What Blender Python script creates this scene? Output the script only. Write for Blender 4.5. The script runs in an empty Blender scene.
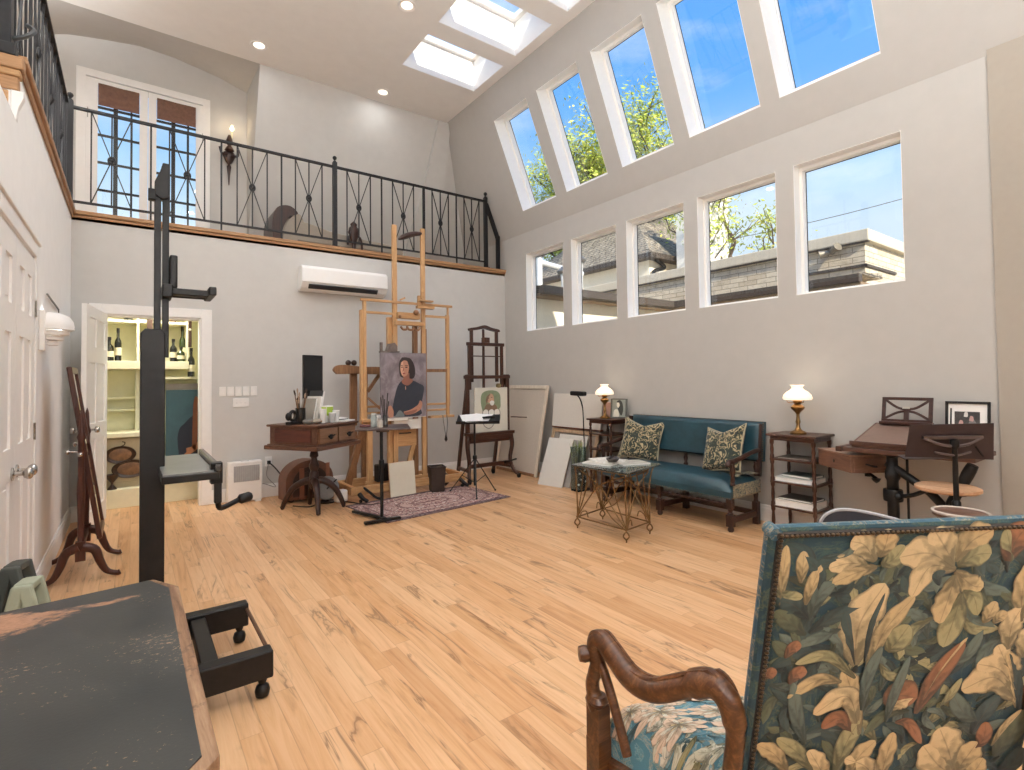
import bpy, bmesh, math, random
from math import sin, cos, pi, radians
from mathutils import Vector as V, Matrix as M, noise as mnoise
sc = bpy.context.scene
COL = sc.collection
rnd = random.Random(7)

# ---------------------------------------------------------------- materials
def lin(c):
    if isinstance(c, str):
        c = [int(c[i:i + 2], 16) / 255 for i in (0, 2, 4)]
    return tuple(x / 12.92 if x <= .04045 else ((x + .055) / 1.055) ** 2.4 for x in c) + (1,)

class NT:
    """small helper round a node tree"""
    def __init__(s, name):
        s.m = bpy.data.materials.new(name); s.m.use_nodes = True
        s.t = s.m.node_tree; s.b = s.t.nodes['Principled BSDF']; s.out = s.t.nodes['Material Output']
    def n(s, typ, **kw):
        nd = s.t.nodes.new('ShaderNode' + typ)
        ins = kw.pop('i', {})
        for k, v in kw.items(): setattr(nd, k, v)
        for k, v in ins.items(): s.put(nd.inputs[k], v)
        return nd
    def put(s, sock, v):
        if hasattr(v, 'is_output'): s.t.links.new(v, sock)
        else: sock.default_value = v
    def coord(s, scale=(1, 1, 1), kind='Object', rot=(0, 0, 0), loc=(0, 0, 0)):
        tc = s.n('TexCoord'); mp = s.n('Mapping')
        s.t.links.new(tc.outputs[kind], mp.inputs['Vector'])
        mp.inputs['Scale'].default_value = scale; mp.inputs['Rotation'].default_value = rot
        mp.inputs['Location'].default_value = loc
        return mp.outputs[0]
    def ramp(s, fac, stops, interp='LINEAR'):
        r = s.n('ValToRGB'); r.color_ramp.interpolation = interp
        el = r.color_ramp.elements
        while len(el) < len(stops): el.new(.5)
        for e, (p, c) in zip(el, stops):
            e.position = p; e.color = lin(c) if isinstance(c, str) else ((c,) * 3 + (1,) if not hasattr(c, '__len__') else c)
        s.put(r.inputs[0], fac); return r.outputs[0]
    def math(s, op, a, b=0.0, c=None):
        m = s.n('Math', operation=op); s.put(m.inputs[0], a); s.put(m.inputs[1], b)
        if c is not None: s.put(m.inputs[2], c)
        return m.outputs[0]
    def noise(s, vec, scale=5, detail=4, rough=.5, dist=0, out='Fac'):
        return s.n('TexNoise', i=dict(Vector=vec, Scale=scale, Detail=detail, Roughness=rough, Distortion=dist)).outputs[out]
    def mix(s, f, a, b, mode='MIX'):
        m = s.n('MixRGB', blend_type=mode); s.put(m.inputs[0], f)
        for k, v in ((1, a), (2, b)):
            s.put(m.inputs[k], lin(v) if isinstance(v, str) else v)
        return m.outputs[0]
    def bump(s, h, strength=.3, dist=.01):
        b = s.n('Bump', i=dict(Height=h, Strength=strength, Distance=dist)); s.put(s.b.inputs['Normal'], b.outputs[0])
    def base(s, c): s.put(s.b.inputs['Base Color'], lin(c) if isinstance(c, str) else c)
    def set(s, **k):
        names = dict(rough='Roughness', metal='Metallic', spec='Specular IOR Level', coat='Coat Weight', trans='Transmission Weight', ior='IOR', sheen='Sheen Weight', emis='Emission Strength', emc='Emission Color', alpha='Alpha', crough='Coat Roughness', sss='Subsurface Weight')
        for a, v in k.items(): s.put(s.b.inputs[names[a]], lin(v) if isinstance(v, str) else v)
        return s

MATS = {}
def plain(name, c, rough=.5, metal=0, var=.08, bump=0, scale=20, **kw):
    if name in MATS: return MATS[name]
    t = NT(name); v = t.coord()
    n = t.noise(v, scale, 5, .6)
    l = lin(c); lo = tuple(x * (1 - var) for x in l[:3]) + (1,); hi = tuple(min(1, x * (1 + var)) for x in l[:3]) + (1,)
    t.base(t.ramp(n, [(.3, lo), (.7, hi)])); t.set(rough=rough, metal=metal, **kw)
    if bump: t.bump(t.noise(v, scale * 6, 3), bump, .003)
    MATS[name] = t.m; return t.m

def wood(name, dark, mid, light, axis='Z', rough=.4, scale=1.0, worn=None):
    if name in MATS: return MATS[name]
    t = NT(name); k = {'X': (.09, 1, 1), 'Y': (1, .09, 1), 'Z': (1, 1, .09)}[axis]
    v = t.coord(tuple(x * 22 * scale for x in k))
    n = t.noise(v, 1.6, 6, .62, 1.2)
    n2 = t.noise(v, 9, 4, .6)
    f = t.math('ADD', t.math('MULTIPLY', n, .72), t.math('MULTIPLY', n2, .28))
    c = t.ramp(f, [(.3, dark), (.5, mid), (.72, light)])
    if worn:
        w = t.noise(t.coord((9, 9, 9)), 1.4, 6, .7)
        c = t.mix(t.ramp(w, [(.56, 0.0), (.66, 1.0)]), c, worn)
    t.base(c); t.set(rough=rough, spec=.4); t.bump(f, .12, .004)
    MATS[name] = t.m; return t.m

# ---------------------------------------------------------------- mesh building
class B:
    """collects shapes into one mesh"""
    def __init__(s): s.bm = bmesh.new(); s.mi = 0; s.uv = None
    def face(s, vs):
        try:
            f = s.bm.faces.new(vs); f.material_index = s.mi; return f
        except ValueError: return None
    def vs(s, pts): return [s.bm.verts.new(p) for p in pts]
    def quad(s, *p): return s.face(s.vs(p))
    def poly(s, p): return s.face(s.vs(p))
    def box(s, c, d, rot=None):
        c = V(c); h = V(d) / 2; R = rot if rot is not None else M.Identity(3)
        v = s.vs([c + R @ V((x * h.x, y * h.y, z * h.z)) for x in (-1, 1) for y in (-1, 1) for z in (-1, 1)])
        for f in ((0, 1, 3, 2), (4, 6, 7, 5), (0, 4, 5, 1), (2, 3, 7, 6), (0, 2, 6, 4), (1, 5, 7, 3)): s.face([v[i] for i in f])
        return s
    def bb(s, x0, x1, y0, y1, z0, z1): return s.box(((x0 + x1) / 2, (y0 + y1) / 2, (z0 + z1) / 2), (abs(x1 - x0), abs(y1 - y0), abs(z1 - z0)))
    def bar(s, p, q, w, d=None, side=(0, 0, 1), w2=None, d2=None):
        """tapering rectangular bar from p to q; w measured across 'side' x axis"""
        p, q = V(p), V(q); d = w if d is None else d; a = (q - p).normalized()
        sd = V(side)
        if abs(a.dot(sd)) > .98: sd = V((1, 0, 0)) if abs(a.x) < .9 else V((0, 1, 0))
        u = a.cross(sd).normalized(); v = u.cross(a).normalized()
        w2 = w if w2 is None else w2; d2 = d if d2 is None else d2
        A = s.vs([p + u * (i * w / 2) + v * (j * d / 2) for i, j in ((-1, -1), (1, -1), (1, 1), (-1, 1))])
        Bq = s.vs([q + u * (i * w2 / 2) + v * (j * d2 / 2) for i, j in ((-1, -1), (1, -1), (1, 1), (-1, 1))])
        s.face(A[::-1]); s.face(Bq)
        for i in range(4): s.face([A[i], A[(i + 1) % 4], Bq[(i + 1) % 4], Bq[i]])
        return s
    def tube(s, pts, r, n=8, closed=False, flat=1.0, up=None):
        pts = [V(p) for p in pts]; m = len(pts); rs = r if hasattr(r, '__len__') else [r] * m
        rings = []; prev = None
        for i, p in enumerate(pts):
            if closed: t = (pts[(i + 1) % m] - pts[i - 1])
            else: t = pts[min(i + 1, m - 1)] - pts[max(i - 1, 0)]
            if t.length < 1e-9: t = V((0, 0, 1))
            t.normalize()
            if prev is None:
                u = V(up) if up is not None else (V((0, 0, 1)) if abs(t.z) < .9 else V((1, 0, 0)))
                u = (u - t * u.dot(t)).normalized()
            else:
                u = prev - t * prev.dot(t); u.normalize()
            prev = u; w = t.cross(u)
            rings.append(s.vs([p + (u * cos(2 * pi * k / n) * flat + w * sin(2 * pi * k / n)) * rs[i] for k in range(n)]))
        for i in range(m if closed else m - 1):
            a, b = rings[i], rings[(i + 1) % m]
            for k in range(n): s.face([a[k], a[(k + 1) % n], b[(k + 1) % n], b[k]])
        if not closed: s.face(rings[0][::-1]); s.face(rings[-1])
        return s
    def lathe(s, prof, c=(0, 0, 0), n=20, axis=(0, 0, 1), sx=1, sy=1, caps=True):
        c = V(c); q = V((0, 0, 1)).rotation_difference(V(axis))
        rings = [s.vs([c + q @ V((r * cos(2 * pi * k / n) * sx, r * sin(2 * pi * k / n) * sy, z)) for k in range(n)]) for r, z in prof]
        for a, b in zip(rings, rings[1:]):
            for k in range(n): s.face([a[k], a[(k + 1) % n], b[(k + 1) % n], b[k]])
        if caps: s.face(rings[0][::-1]); s.face(rings[-1])
        return s
    def ball(s, c, r, n=12, sx=1, sy=1, sz=1):
        m = max(6, n // 2)
        return s.lathe([(max(r * sin(pi * i / m), 1e-4), -r * cos(pi * i / m) * sz) for i in range(m + 1)], c, n, sx=sx, sy=sy)
    def prism(s, poly, o, u, v, t):
        """polygon in (u, v) extruded by the vector t"""
        o, u, v, t = V(o), V(u), V(v), V(t)
        a = s.vs([o + u * x + v * y for x, y in poly]); b = s.vs([o + u * x + v * y + t for x, y in poly])
        s.face(a[::-1]); s.face(b)
        for i in range(len(a)): s.face([a[i], a[(i + 1) % len(a)], b[(i + 1) % len(a)], b[i]])
        return s
    def panel(s, us, vsz, holes, o, u, v, nrm, th):
        """slab with rectangular holes: us, vsz outer range; holes (u0,u1,v0,v1); thickness th along nrm"""
        o, u, v, nrm = V(o), V(u), V(v), V(nrm)
        U = sorted({*us, *[h[0] for h in holes], *[h[1] for h in holes]}); W = sorted({*vsz, *[h[2] for h in holes], *[h[3] for h in holes]})
        U = [x for x in U if us[0] <= x <= us[1]]; W = [x for x in W if vsz[0] <= x <= vsz[1]]
        solid = lambda i, j: 0 <= i < len(U) - 1 and 0 <= j < len(W) - 1 and not any(h[0] <= (U[i] + U[i + 1]) / 2 <= h[1] and h[2] <= (W[j] + W[j + 1]) / 2 <= h[3] for h in holes)
        cache = {}
        def P(i, j, k):
            if (i, j, k) not in cache: cache[i, j, k] = s.bm.verts.new(o + u * U[i] + v * W[j] + nrm * (th * k))
            return cache[i, j, k]
        for i in range(len(U) - 1):
            for j in range(len(W) - 1):
                if not solid(i, j): continue
                s.face([P(i, j, 0), P(i, j + 1, 0), P(i + 1, j + 1, 0), P(i + 1, j, 0)])
                s.face([P(i, j, 1), P(i + 1, j, 1), P(i + 1, j + 1, 1), P(i, j + 1, 1)])
                for di, dj, a, b in ((-1, 0, (i, j), (i, j + 1)), (1, 0, (i + 1, j + 1), (i + 1, j)), (0, -1, (i + 1, j), (i, j)), (0, 1, (i, j + 1), (i + 1, j + 1))):
                    if not solid(i + di, j + dj): s.face([P(*a, 0), P(*b, 0), P(*b, 1), P(*a, 1)])
        return s
    def frame(s, u0, u1, v0, v1, w, o, u, v, nrm, th):
        return s.panel((u0, u1), (v0, v1), [(u0 + w, u1 - w, v0 + w, v1 - w)], o, u, v, nrm, th)
    def grid(s, fn, nu, nv, wrap=False, uv=False):
        g = [[s.bm.verts.new(fn(i / nu, j / nv)) for j in range(nv + 1)] for i in range(nu + (0 if wrap else 1))]
        L = s.uvl() if uv else None
        for i in range(nu):
            for j in range(nv):
                a = i; b = (i + 1) % len(g) if wrap else i + 1
                f = s.face([g[a][j], g[b][j], g[b][j + 1], g[a][j + 1]])
                if f and uv:
                    for lp, (x, y) in zip(f.loops, ((i, j), (i + 1, j), (i + 1, j + 1), (i, j + 1))): lp[L].uv = (x / nu, y / nv)
        return s
    def uvl(s):
        if s.uv is None: s.uv = s.bm.loops.layers.uv.new('UVMap')
        return s.uv

def obj(name, b, mat, parent=None, smooth=None, bevel=0, sub=0, weld=False, bseg=2):
    bm = b.bm if isinstance(b, B) else b
    if weld: bmesh.ops.remove_doubles(bm, verts=bm.verts, dist=1e-5)
    bmesh.ops.recalc_face_normals(bm, faces=bm.faces)
    me = bpy.data.meshes.new(name); bm.to_mesh(me); bm.free()
    for m in (mat if isinstance(mat, (list, tuple)) else [mat]): me.materials.append(m)
    o = bpy.data.objects.new(name, me); COL.objects.link(o)
    if parent is not None: o.parent = parent
    if sub:
        md = o.modifiers.new('sub', 'SUBSURF'); md.levels = md.render_levels = sub
        for p in me.polygons: p.use_smooth = True
    if bevel:
        md = o.modifiers.new('bevel', 'BEVEL'); md.width = bevel; md.segments = bseg; md.limit_method = 'ANGLE'; md.angle_limit = radians(40)
    if smooth is not None:
        me.set_sharp_from_angle(angle=radians(smooth))
        for p in me.polygons: p.use_smooth = True
    return o

def tag(o, label=None, cat=None, group=None, kind=None):
    if label: o['label'] = label
    if cat: o['category'] = cat
    if group: o['group'] = group
    if kind: o['kind'] = kind
    return o

def thing(name, label, cat, loc=(0, 0, 0), rz=0, group=None):
    o = bpy.data.objects.new(name, None); COL.objects.link(o); o.empty_display_size = .1
    o.location = loc; o.rotation_euler = (0, 0, rz)
    return tag(o, label, cat, group)

def struct(name, b, mat, label=None, parent=None, **kw):
    o = obj(name, b, mat, parent, **kw)
    if parent is None:
        o['kind'] = 'structure'
        if label: o['label'] = label
    return o

def dup(root, loc, rz=None, label=None, group=None):
    r = root.copy(); COL.objects.link(r); r.location = loc
    if rz is not None: r.rotation_euler = (0, 0, rz)
    if label: r['label'] = label
    if group: r['group'] = group
    for ch in list(root.children):
        c = ch.copy(); COL.objects.link(c); c.parent = r
        for g in ch.children:
            d = g.copy(); COL.objects.link(d); d.parent = c
    return r

def bez(pts, n=24):
    """Catmull-Rom through points"""
    P = [V(p) for p in pts]; P = [P[0] * 2 - P[1]] + P + [P[-1] * 2 - P[-2]]; out = []
    m = len(P) - 3
    for i in range(n + 1):
        t = i / n * m; k = min(int(t), m - 1); t -= k
        a, b, c, d = P[k:k + 4]
        out.append(.5 * ((2 * b) + (c - a) * t + (2 * a - 5 * b + 4 * c - d) * t * t + (3 * b - a - 3 * c + d) * t ** 3))
    return out
def Rz(a): return M.Rotation(a, 3, 'Z')
def Rx(a): return M.Rotation(a, 3, 'X')
def Ry(a): return M.Rotation(a, 3, 'Y')
X, Y, Z = V((1, 0, 0)), V((0, 1, 0)), V((0, 0, 1))

# ---------------------------------------------------------------- room dimensions (metres)
W, D, L = 4.727, 6.618, .48          # right wall x, back wall y, left wall x = -L
ZL, ZB, ZC = 3.05, 3.509, 5.345      # loft edge, slope break, ceiling
S = .4188                            # slope run per metre of rise
YU, YF = 7.06, 8.0                   # top of the rear slope, french door wall
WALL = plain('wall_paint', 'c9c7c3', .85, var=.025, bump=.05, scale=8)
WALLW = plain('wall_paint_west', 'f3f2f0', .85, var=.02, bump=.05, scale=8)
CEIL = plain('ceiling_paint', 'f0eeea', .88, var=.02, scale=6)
WALLDIM = plain('wall_paint_backlit', 'b6b3ae', .85, var=.02, bump=.05, scale=8)  # the wall paint darkened: backlit shade of east wall and slope put into colour
WHITE = plain('white_trim_paint', 'efedea', .45, var=.02)
WELL = plain('white_well_paint', 'f6f4f0', .8, var=.01)
SWITCHW = plain('white_plastic', 'eceae6', .4, var=.02)
IRON = plain('black_iron', '1d1c1e', .5, .3, var=.3, bump=.1, scale=40)
BLACKP = plain('black_lacquer', '171413', .42, 0, var=.35, bump=.1, scale=30, spec=.3)
BLACKM = plain('black_metal', '1a1a1b', .42, .5, var=.2)
CHROME = plain('nickel', 'b9b5b0', .22, 1, var=.05)
BRASS = plain('aged_brass', '86683f', .34, .85, var=.2, scale=40)
OAK = wood('oak_easel', 'a3794f', 'c1976a', 'd6b285', 'Z', .42)
OAKX = wood('oak_easel_cross', '9c724a', 'ba9063', 'cfab7e', 'X', .42)
OAKD = wood('old_oak', '684830', '866042', 'a07a56', 'Z', .45)
TRIMW = wood('loft_trim_oak', '86603f', 'a47c57', 'bb946c', 'X', .5)
TRIMY = wood('loft_trim_oak_side', '86603f', 'a47c57', 'bb946c', 'Y', .5)
WAL = wood('walnut', '2a1710', '40251a', '583626', 'Z', .35)
WALX = wood('walnut_cross', '2a1710', '40251a', '583626', 'X', .35)
MAHO = wood('mahogany', '2f160f', '46241a', '5c3125', 'Z', .35)
DESKW = wood('desk_walnut', '3c241a', '593a2b', '70503d', 'X', .38)
DARKW = wood('dark_turned_oak', '22140e', '36211a', '4d3126', 'Z', .35)
ARMW = wood('carved_walnut', '2c170b', '50301a', '7a5232', 'X', .3)
PLYW = wood('pale_worn_wood', '9d7454', 'bd9472', 'd2ad8c', 'Y', .5)
CREAM = plain('cream_cabinet_paint', 'e8e3c4', .55, var=.03)
CREAMD = plain('putty_cabinet_front', 'b3a587', .6, var=.05)
GESSO = plain('gessoed_canvas', 'd6d2ca', .85, var=.03, bump=.15, scale=60)
GESSO2 = plain('raw_canvas_back', 'bfb5a8', .9, var=.06, bump=.2, scale=60)
PAPER = plain('paper', 'eceae6', .8, var=.03)
NAVYL = None

def mk_floor():
    t = NT('oak_strip_floor')
    tc = t.n('TexCoord'); sx = t.n('SeparateXYZ'); t.t.links.new(tc.outputs['Object'], sx.inputs[0])
    x, y = sx.outputs[0], sx.outputs[1]
    pw = .083
    xr = t.math('DIVIDE', x, pw); row = t.math('FLOOR', xr); fx = t.math('FRACT', xr)
    w1 = t.n('TexWhiteNoise', noise_dimensions='1D', i={'W': row})
    ln = t.math('MULTIPLY_ADD', w1.outputs['Value'], .5, .75)
    yy = t.math('ADD', t.math('DIVIDE', y, ln), t.math('MULTIPLY', w1.outputs['Value'], 17.3)); pl = t.math('FLOOR', yy); fy = t.math('FRACT', yy)
    cb = t.n('CombineXYZ', i={'X': row, 'Y': pl}); w2 = t.n('TexWhiteNoise', noise_dimensions='2D', i={'Vector': cb.outputs[0]})
    tone = w2.outputs['Value']
    sh = t.n('VectorMath', operation='SCALE', i={0: w2.outputs['Color'], 'Scale': 40})
    ad = t.n('VectorMath', operation='ADD', i={0: tc.outputs['Object'], 1: sh.outputs[0]})
    mp = t.n('Mapping', i={'Vector': ad.outputs[0], 'Scale': (14, .9, 1)})
    g = t.noise(mp.outputs[0], 1.5, 8, .62, 1.6)
    mp2 = t.n('Mapping', i={'Vector': ad.outputs[0], 'Scale': (120, 3, 1)}); fine = t.noise(mp2.outputs[0], 1, 3, .6)
    base = t.ramp(tone, [(0, 'c08b5c'), (.25, 'd3a272'), (.5, 'dcae80'), (.75, 'e4bb90'), (1, 'cd9765')])
    grain = t.ramp(g, [(.28, '8a5a34'), (.44, 'd3a273'), (.6, 'e6bd93')])
    c = t.mix(.42, base, grain)
    c = t.mix(t.math('MULTIPLY', fine, .18), c, '8f6440')
    mp3 = t.n('Mapping', i={'Vector': ad.outputs[0], 'Scale': (11, 1.3, 1)}); k = t.noise(mp3.outputs[0], 1.1, 7, .66, 2.6)
    streak = t.ramp(k, [(.62, 0.0), (.7, 1.0)])
    sel = t.ramp(w2.outputs['Color'], [(.45, 0.0), (.6, 1.0)])
    c = t.mix(t.math('MULTIPLY', t.math('MULTIPLY', streak, sel), .62), c, '60371d')
    kn = t.n('TexVoronoi', i={'Vector': t.n('Mapping', i={'Vector': ad.outputs[0], 'Scale': (3.2, 1.1, 1)}).outputs[0], 'Scale': 1.0})
    c = t.mix(t.math('MULTIPLY', t.ramp(kn.outputs['Distance'], [(.015, 1.0), (.06, 0.0)]), .75), c, '3f2212')
    ex = t.math('MINIMUM', fx, t.math('SUBTRACT', 1, fx)); ey = t.math('MULTIPLY', t.math('MINIMUM', fy, t.math('SUBTRACT', 1, fy)), 12)
    e = t.math('MINIMUM', ex, ey)
    seam = t.ramp(e, [(.008, 1.0), (.03, 0.0)])
    vn = t.noise(t.n('Mapping', i={'Vector': ad.outputs[0], 'Scale': (7, .8, 1)}).outputs[0], 1.0, 5, .55, 1.1)
    vein = t.ramp(t.math('ABSOLUTE', t.math('SUBTRACT', vn, .5)), [(.004, 1.0), (.016, .35), (.05, 0.0)])
    vsel = t.ramp(t.noise(t.n('Mapping', i={'Vector': ad.outputs[0], 'Scale': (3, 1.2, 1)}).outputs[0], 1.0, 3, .5), [(.5, 0.0), (.6, 1.0)])
    c = t.mix(t.math('MULTIPLY', t.math('MULTIPLY', vein, vsel), .6), c, '5d371c')
    c = t.mix(t.math('MULTIPLY', seam, .28), c, '6b4224')
    t.base(c); t.set(rough=t.math('MULTIPLY_ADD', g, .12, .3), spec=.45)
    t.bump(t.math('SUBTRACT', t.math('MULTIPLY', g, .3), seam), .12, .002)
    return t.m
FLOOR = mk_floor()

def mk_glass(name='window_glass'):
    t = NT(name)
    tr = t.n('BsdfTransparent', i={'Color': (.97, .985, .98, 1)}); gl = t.n('BsdfGlossy', i={'Roughness': .02, 'Color': (1, 1, 1, 1)})
    mx = t.n('MixShader', i={0: .035, 1: tr.outputs[0], 2: gl.outputs[0]})
    t.t.links.new(mx.outputs[0], t.out.inputs[0]); return t.m
GLASS = mk_glass()
def mk_solidglass():
    t = NT('table_glass'); t.base('d5e6e0'); t.set(rough=.03, trans=.92, ior=1.45); return t.m
TGLASS = mk_solidglass()

def glow(name, c, s):
    t = NT(name); t.base(c); t.set(emc=c, emis=s, rough=.5); return t.m
CANGLOW = glow('downlight_lens', 'fff1dc', 2.2)
BULB = glow('warm_bulb', 'ffd9a0', 9)

def mk_shade():
    t = NT('opal_glass_shade'); t.base('fff4e6'); t.set(rough=.35, emc='ffe6c6', emis=.75); return t.m
SHADE = mk_shade()

def mk_tapestry(name, ground, pal, scale, seed=0):
    t = NT(name); v = t.coord((scale,) * 3, loc=(seed, seed * .7, 0))
    d = t.noise(v, 1.6, 3, .5, 0, 'Color')
    w = t.n('VectorMath', operation='SCALE', i={0: d, 'Scale': 1.3}); a = t.n('VectorMath', operation='ADD', i={0: v, 1: w.outputs[0]})
    vo = t.n('TexVoronoi', feature='SMOOTH_F1', i={'Vector': a.outputs[0], 'Scale': 2.2, 'Smoothness': .25})
    wav = t.math('SINE', t.math('MULTIPLY', vo.outputs['Distance'], 19))
    n = t.noise(a.outputs[0], 3.0, 5, .65, 1.2)
    f = t.math('MULTIPLY_ADD', wav, .13, n)
    c = t.ramp(f, [(.2, ground), (.42, ground)] + [(p, q) for p, q in pal])
    th = t.noise(t.coord((900, 900, 900)), 1, 1); c = t.mix(.18, c, t.ramp(th, [(.3, '202020'), (.7, 'ffffff')]), 'MULTIPLY')
    t.base(c); t.set(rough=.95, sheen=.15); t.bump(th, .2, .001); return t.m
PILLOW = mk_tapestry('pillow_tapestry', '2b352f', [(.48, '2f3a33'), (.52, '4b4f3e'), (.555, '7d7457'), (.60, 'b09f7c'), (.66, 'c2b18f'), (.70, '8e7150'), (.75, '3d463b')], 5.2)
SOFATAP = mk_tapestry('sofa_side_tapestry', '33443f', [(.47, '6d6a50'), (.53, 'b7a583'), (.62, '8d7d62'), (.75, '4b5a50')], 11, 3)

def mk_leaf():
    """woven leaf: uv.x along the leaf, uv.y across it; hue class stored in a vertex colour"""
    t = NT('tapestry_leaf'); tc = t.n('TexCoord'); s = t.n('SeparateXYZ'); t.t.links.new(tc.outputs['UV'], s.inputs[0])
    at = t.n('Attribute', attribute_name='hue'); u, v = s.outputs[0], s.outputs[1]
    n = t.noise(t.coord((60, 60, 60)), 1, 3, .6)
    side = t.math('MULTIPLY', t.math('ABSOLUTE', t.math('SUBTRACT', v, .5)), 2)
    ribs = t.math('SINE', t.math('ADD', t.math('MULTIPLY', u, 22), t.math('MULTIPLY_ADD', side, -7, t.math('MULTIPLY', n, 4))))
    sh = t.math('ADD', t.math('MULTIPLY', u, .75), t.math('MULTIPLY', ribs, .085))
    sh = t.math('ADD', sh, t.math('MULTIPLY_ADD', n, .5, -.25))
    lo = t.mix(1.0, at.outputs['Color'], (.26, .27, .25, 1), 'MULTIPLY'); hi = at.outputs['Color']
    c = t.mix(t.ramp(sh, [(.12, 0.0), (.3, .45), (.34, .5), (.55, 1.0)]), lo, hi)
    edge = t.ramp(side, [(.8, 0.0), (.93, 1.0)]); vein = t.ramp(side, [(.0, 1.0), (.07, 0.0)])
    c = t.mix(t.math('MULTIPLY', edge, .55), c, '2a2a22'); c = t.mix(t.math('MULTIPLY', vein, .5), c, '4a3c28')
    th = t.noise(t.coord((900, 900, 900)), 1, 1); c = t.mix(.15, c, t.ramp(th, [(.3, '303030'), (.7, 'ffffff')]), 'MULTIPLY')
    t.base(c); t.set(rough=.95, sheen=.1); t.bump(th, .25, .001); return t.m
LEAF = mk_leaf()

def mk_tapground(name, a, b, c_, sc_=7):
    t = NT(name); v = t.coord((sc_,) * 3); n = t.noise(v, 1.4, 5, .6, 2.2); w = t.math('SINE', t.math('MULTIPLY', n, 26))
    c = t.ramp(t.math('MULTIPLY_ADD', w, .16, n), [(.35, a), (.52, a), (.56, b), (.66, a), (.74, c_)])
    th = t.noise(t.coord((900, 900, 900)), 1, 1); c = t.mix(.2, c, t.ramp(th, [(.3, '303030'), (.7, 'ffffff')]), 'MULTIPLY')
    t.base(c); t.set(rough=.95, sheen=.1); t.bump(th, .25, .001); return t.m
TAPG = mk_tapground('tapestry_ground', '16323b', '33483f', '565a3c')
TAPS = mk_tapground('tapestry_seat_ground', '4f7e8e', '86aaae', 'b9b59f', 9)
TAPE = mk_tapground('tapestry_edge_weave', '2b4a58', '48636b', 'a08f70', 14)

def mk_leathertop():
    t = NT('scuffed_black_leather'); v = t.coord()
    big = t.noise(t.coord((2.2, 4.5, 1), loc=(-1.1, 3.4, 0)), 1.3, 9, .72, .4); sp = t.noise(t.coord((85, 130, 85)), 1, 6, .75)
    cl = t.noise(t.coord((3, 3, 3)), 1.2, 4, .6)
    c = t.ramp(cl, [(.3, '222322'), (.6, '343533'), (.8, '454543')])
    sx = t.n('SeparateXYZ', i={0: v}); 
    # the worn tan patch near the far left edge of the top
    dx = t.math('ABSOLUTE', t.math('SUBTRACT', sx.outputs[0], .2)); dy = t.math('ABSOLUTE', t.math('SUBTRACT', sx.outputs[1], .36))
    near = t.math('SUBTRACT', 1, t.math('ADD', t.math('MULTIPLY', dx, 3.0), t.math('MULTIPLY', dy, 4.2)))
    wm = t.ramp(t.math('ADD', t.math('MULTIPLY', t.math('MAXIMUM', near, -.6), .34), big), [(.60, 0.0), (.66, 1.0)])
    c = t.mix(wm, c, t.ramp(sp, [(.3, '8a5f42'), (.7, 'b3876a')]))
    speck = t.ramp(t.math('ADD', sp, t.math('MULTIPLY', t.math('SUBTRACT', cl, .5), .5)), [(.645, 0.0), (.69, 1.0)])
    c = t.mix(t.math('MULTIPLY', speck, .85), c, 'a18467')
    scr = t.noise(t.coord((8, 90, 8), rot=(0, 0, .9)), 1, 4, .6); c = t.mix(t.math('MULTIPLY', t.ramp(scr, [(.7, 0.0), (.74, 1.0)]), .5), c, '9b9186')
    t.base(c); t.set(rough=t.ramp(cl, [(.3, .34), (.7, .5)]), spec=.5); t.bump(t.noise(t.coord((160,) * 3), 1, 4), .2, .001); return t.m
LTOP = mk_leathertop()

def mk_teal():
    t = NT('teal_leather'); n = t.noise(t.coord((5, 5, 5)), 1.3, 5, .6); f = t.noise(t.coord((180,) * 3), 1, 3)
    t.base(t.ramp(n, [(.3, '19323c'), (.6, '22424d'), (.8, '335863')])); t.set(rough=.38, spec=.5); t.bump(f, .15, .001); return t.m
TEAL = mk_teal()

def mk_rug():
    t = NT('persian_rug'); tc = t.n('TexCoord'); s = t.n('SeparateXYZ'); t.t.links.new(tc.outputs['Object'], s.inputs[0])
    ax = t.math('ABSOLUTE', s.outputs[0]); ay = t.math('ABSOLUTE', s.outputs[1])
    cb = t.n('CombineXYZ', i={'X': ax, 'Y': ay}); vo = t.n('TexVoronoi', i={'Vector': cb.outputs[0], 'Scale': 15})
    n = t.noise(t.coord((24, 24, 1)), 1, 3, .7)
    f = t.math('ADD', t.math('MULTIPLY', vo.outputs['Distance'], .9), t.math('MULTIPLY', n, .4))
    c = t.ramp(f, [(.2, '5a4644'), (.34, '966a64'), (.46, 'a87e78'), (.56, 'd0bdb2'), (.66, '7c5854'), (.8, 'b8998f')], 'CONSTANT')
    d = t.math('MINIMUM', t.math('SUBTRACT', .79, ax), t.math('SUBTRACT', .42, ay))
    bd = t.ramp(d, [(.0, 1.0), (.03, .0), (.11, 0.0), (.12, .9), (.135, 0.0)], 'CONSTANT')
    c = t.mix(t.math('MULTIPLY', bd, .7), c, '2b2430')
    r = t.math('SQRT', t.math('ADD', t.math('POWER', t.math('MULTIPLY', ax, .62), 2), t.math('POWER', ay, 2)))
    ring = t.ramp(t.math('SINE', t.math('MULTIPLY', r, 60)), [(.6, 0.0), (.8, .5)]); c = t.mix(ring, c, '5a3238')
    t.base(c); t.set(rough=.95); t.bump(t.noise(t.coord((300,) * 3), 1, 2), .4, .002); return t.m
RUG = mk_rug()
# ================================================================ ROOM SHELL
XLW, YS = -2.4, -2.6                     # far side of the loft on the left, wall behind the camera
b = B(); b.bb(-L - .15, W + .15, YS, D + .02, -.12, 0); b.bb(-L - .15, 1.2, D + .02, 7.75, -.12, 0); struct('floor', b, FLOOR)
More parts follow.
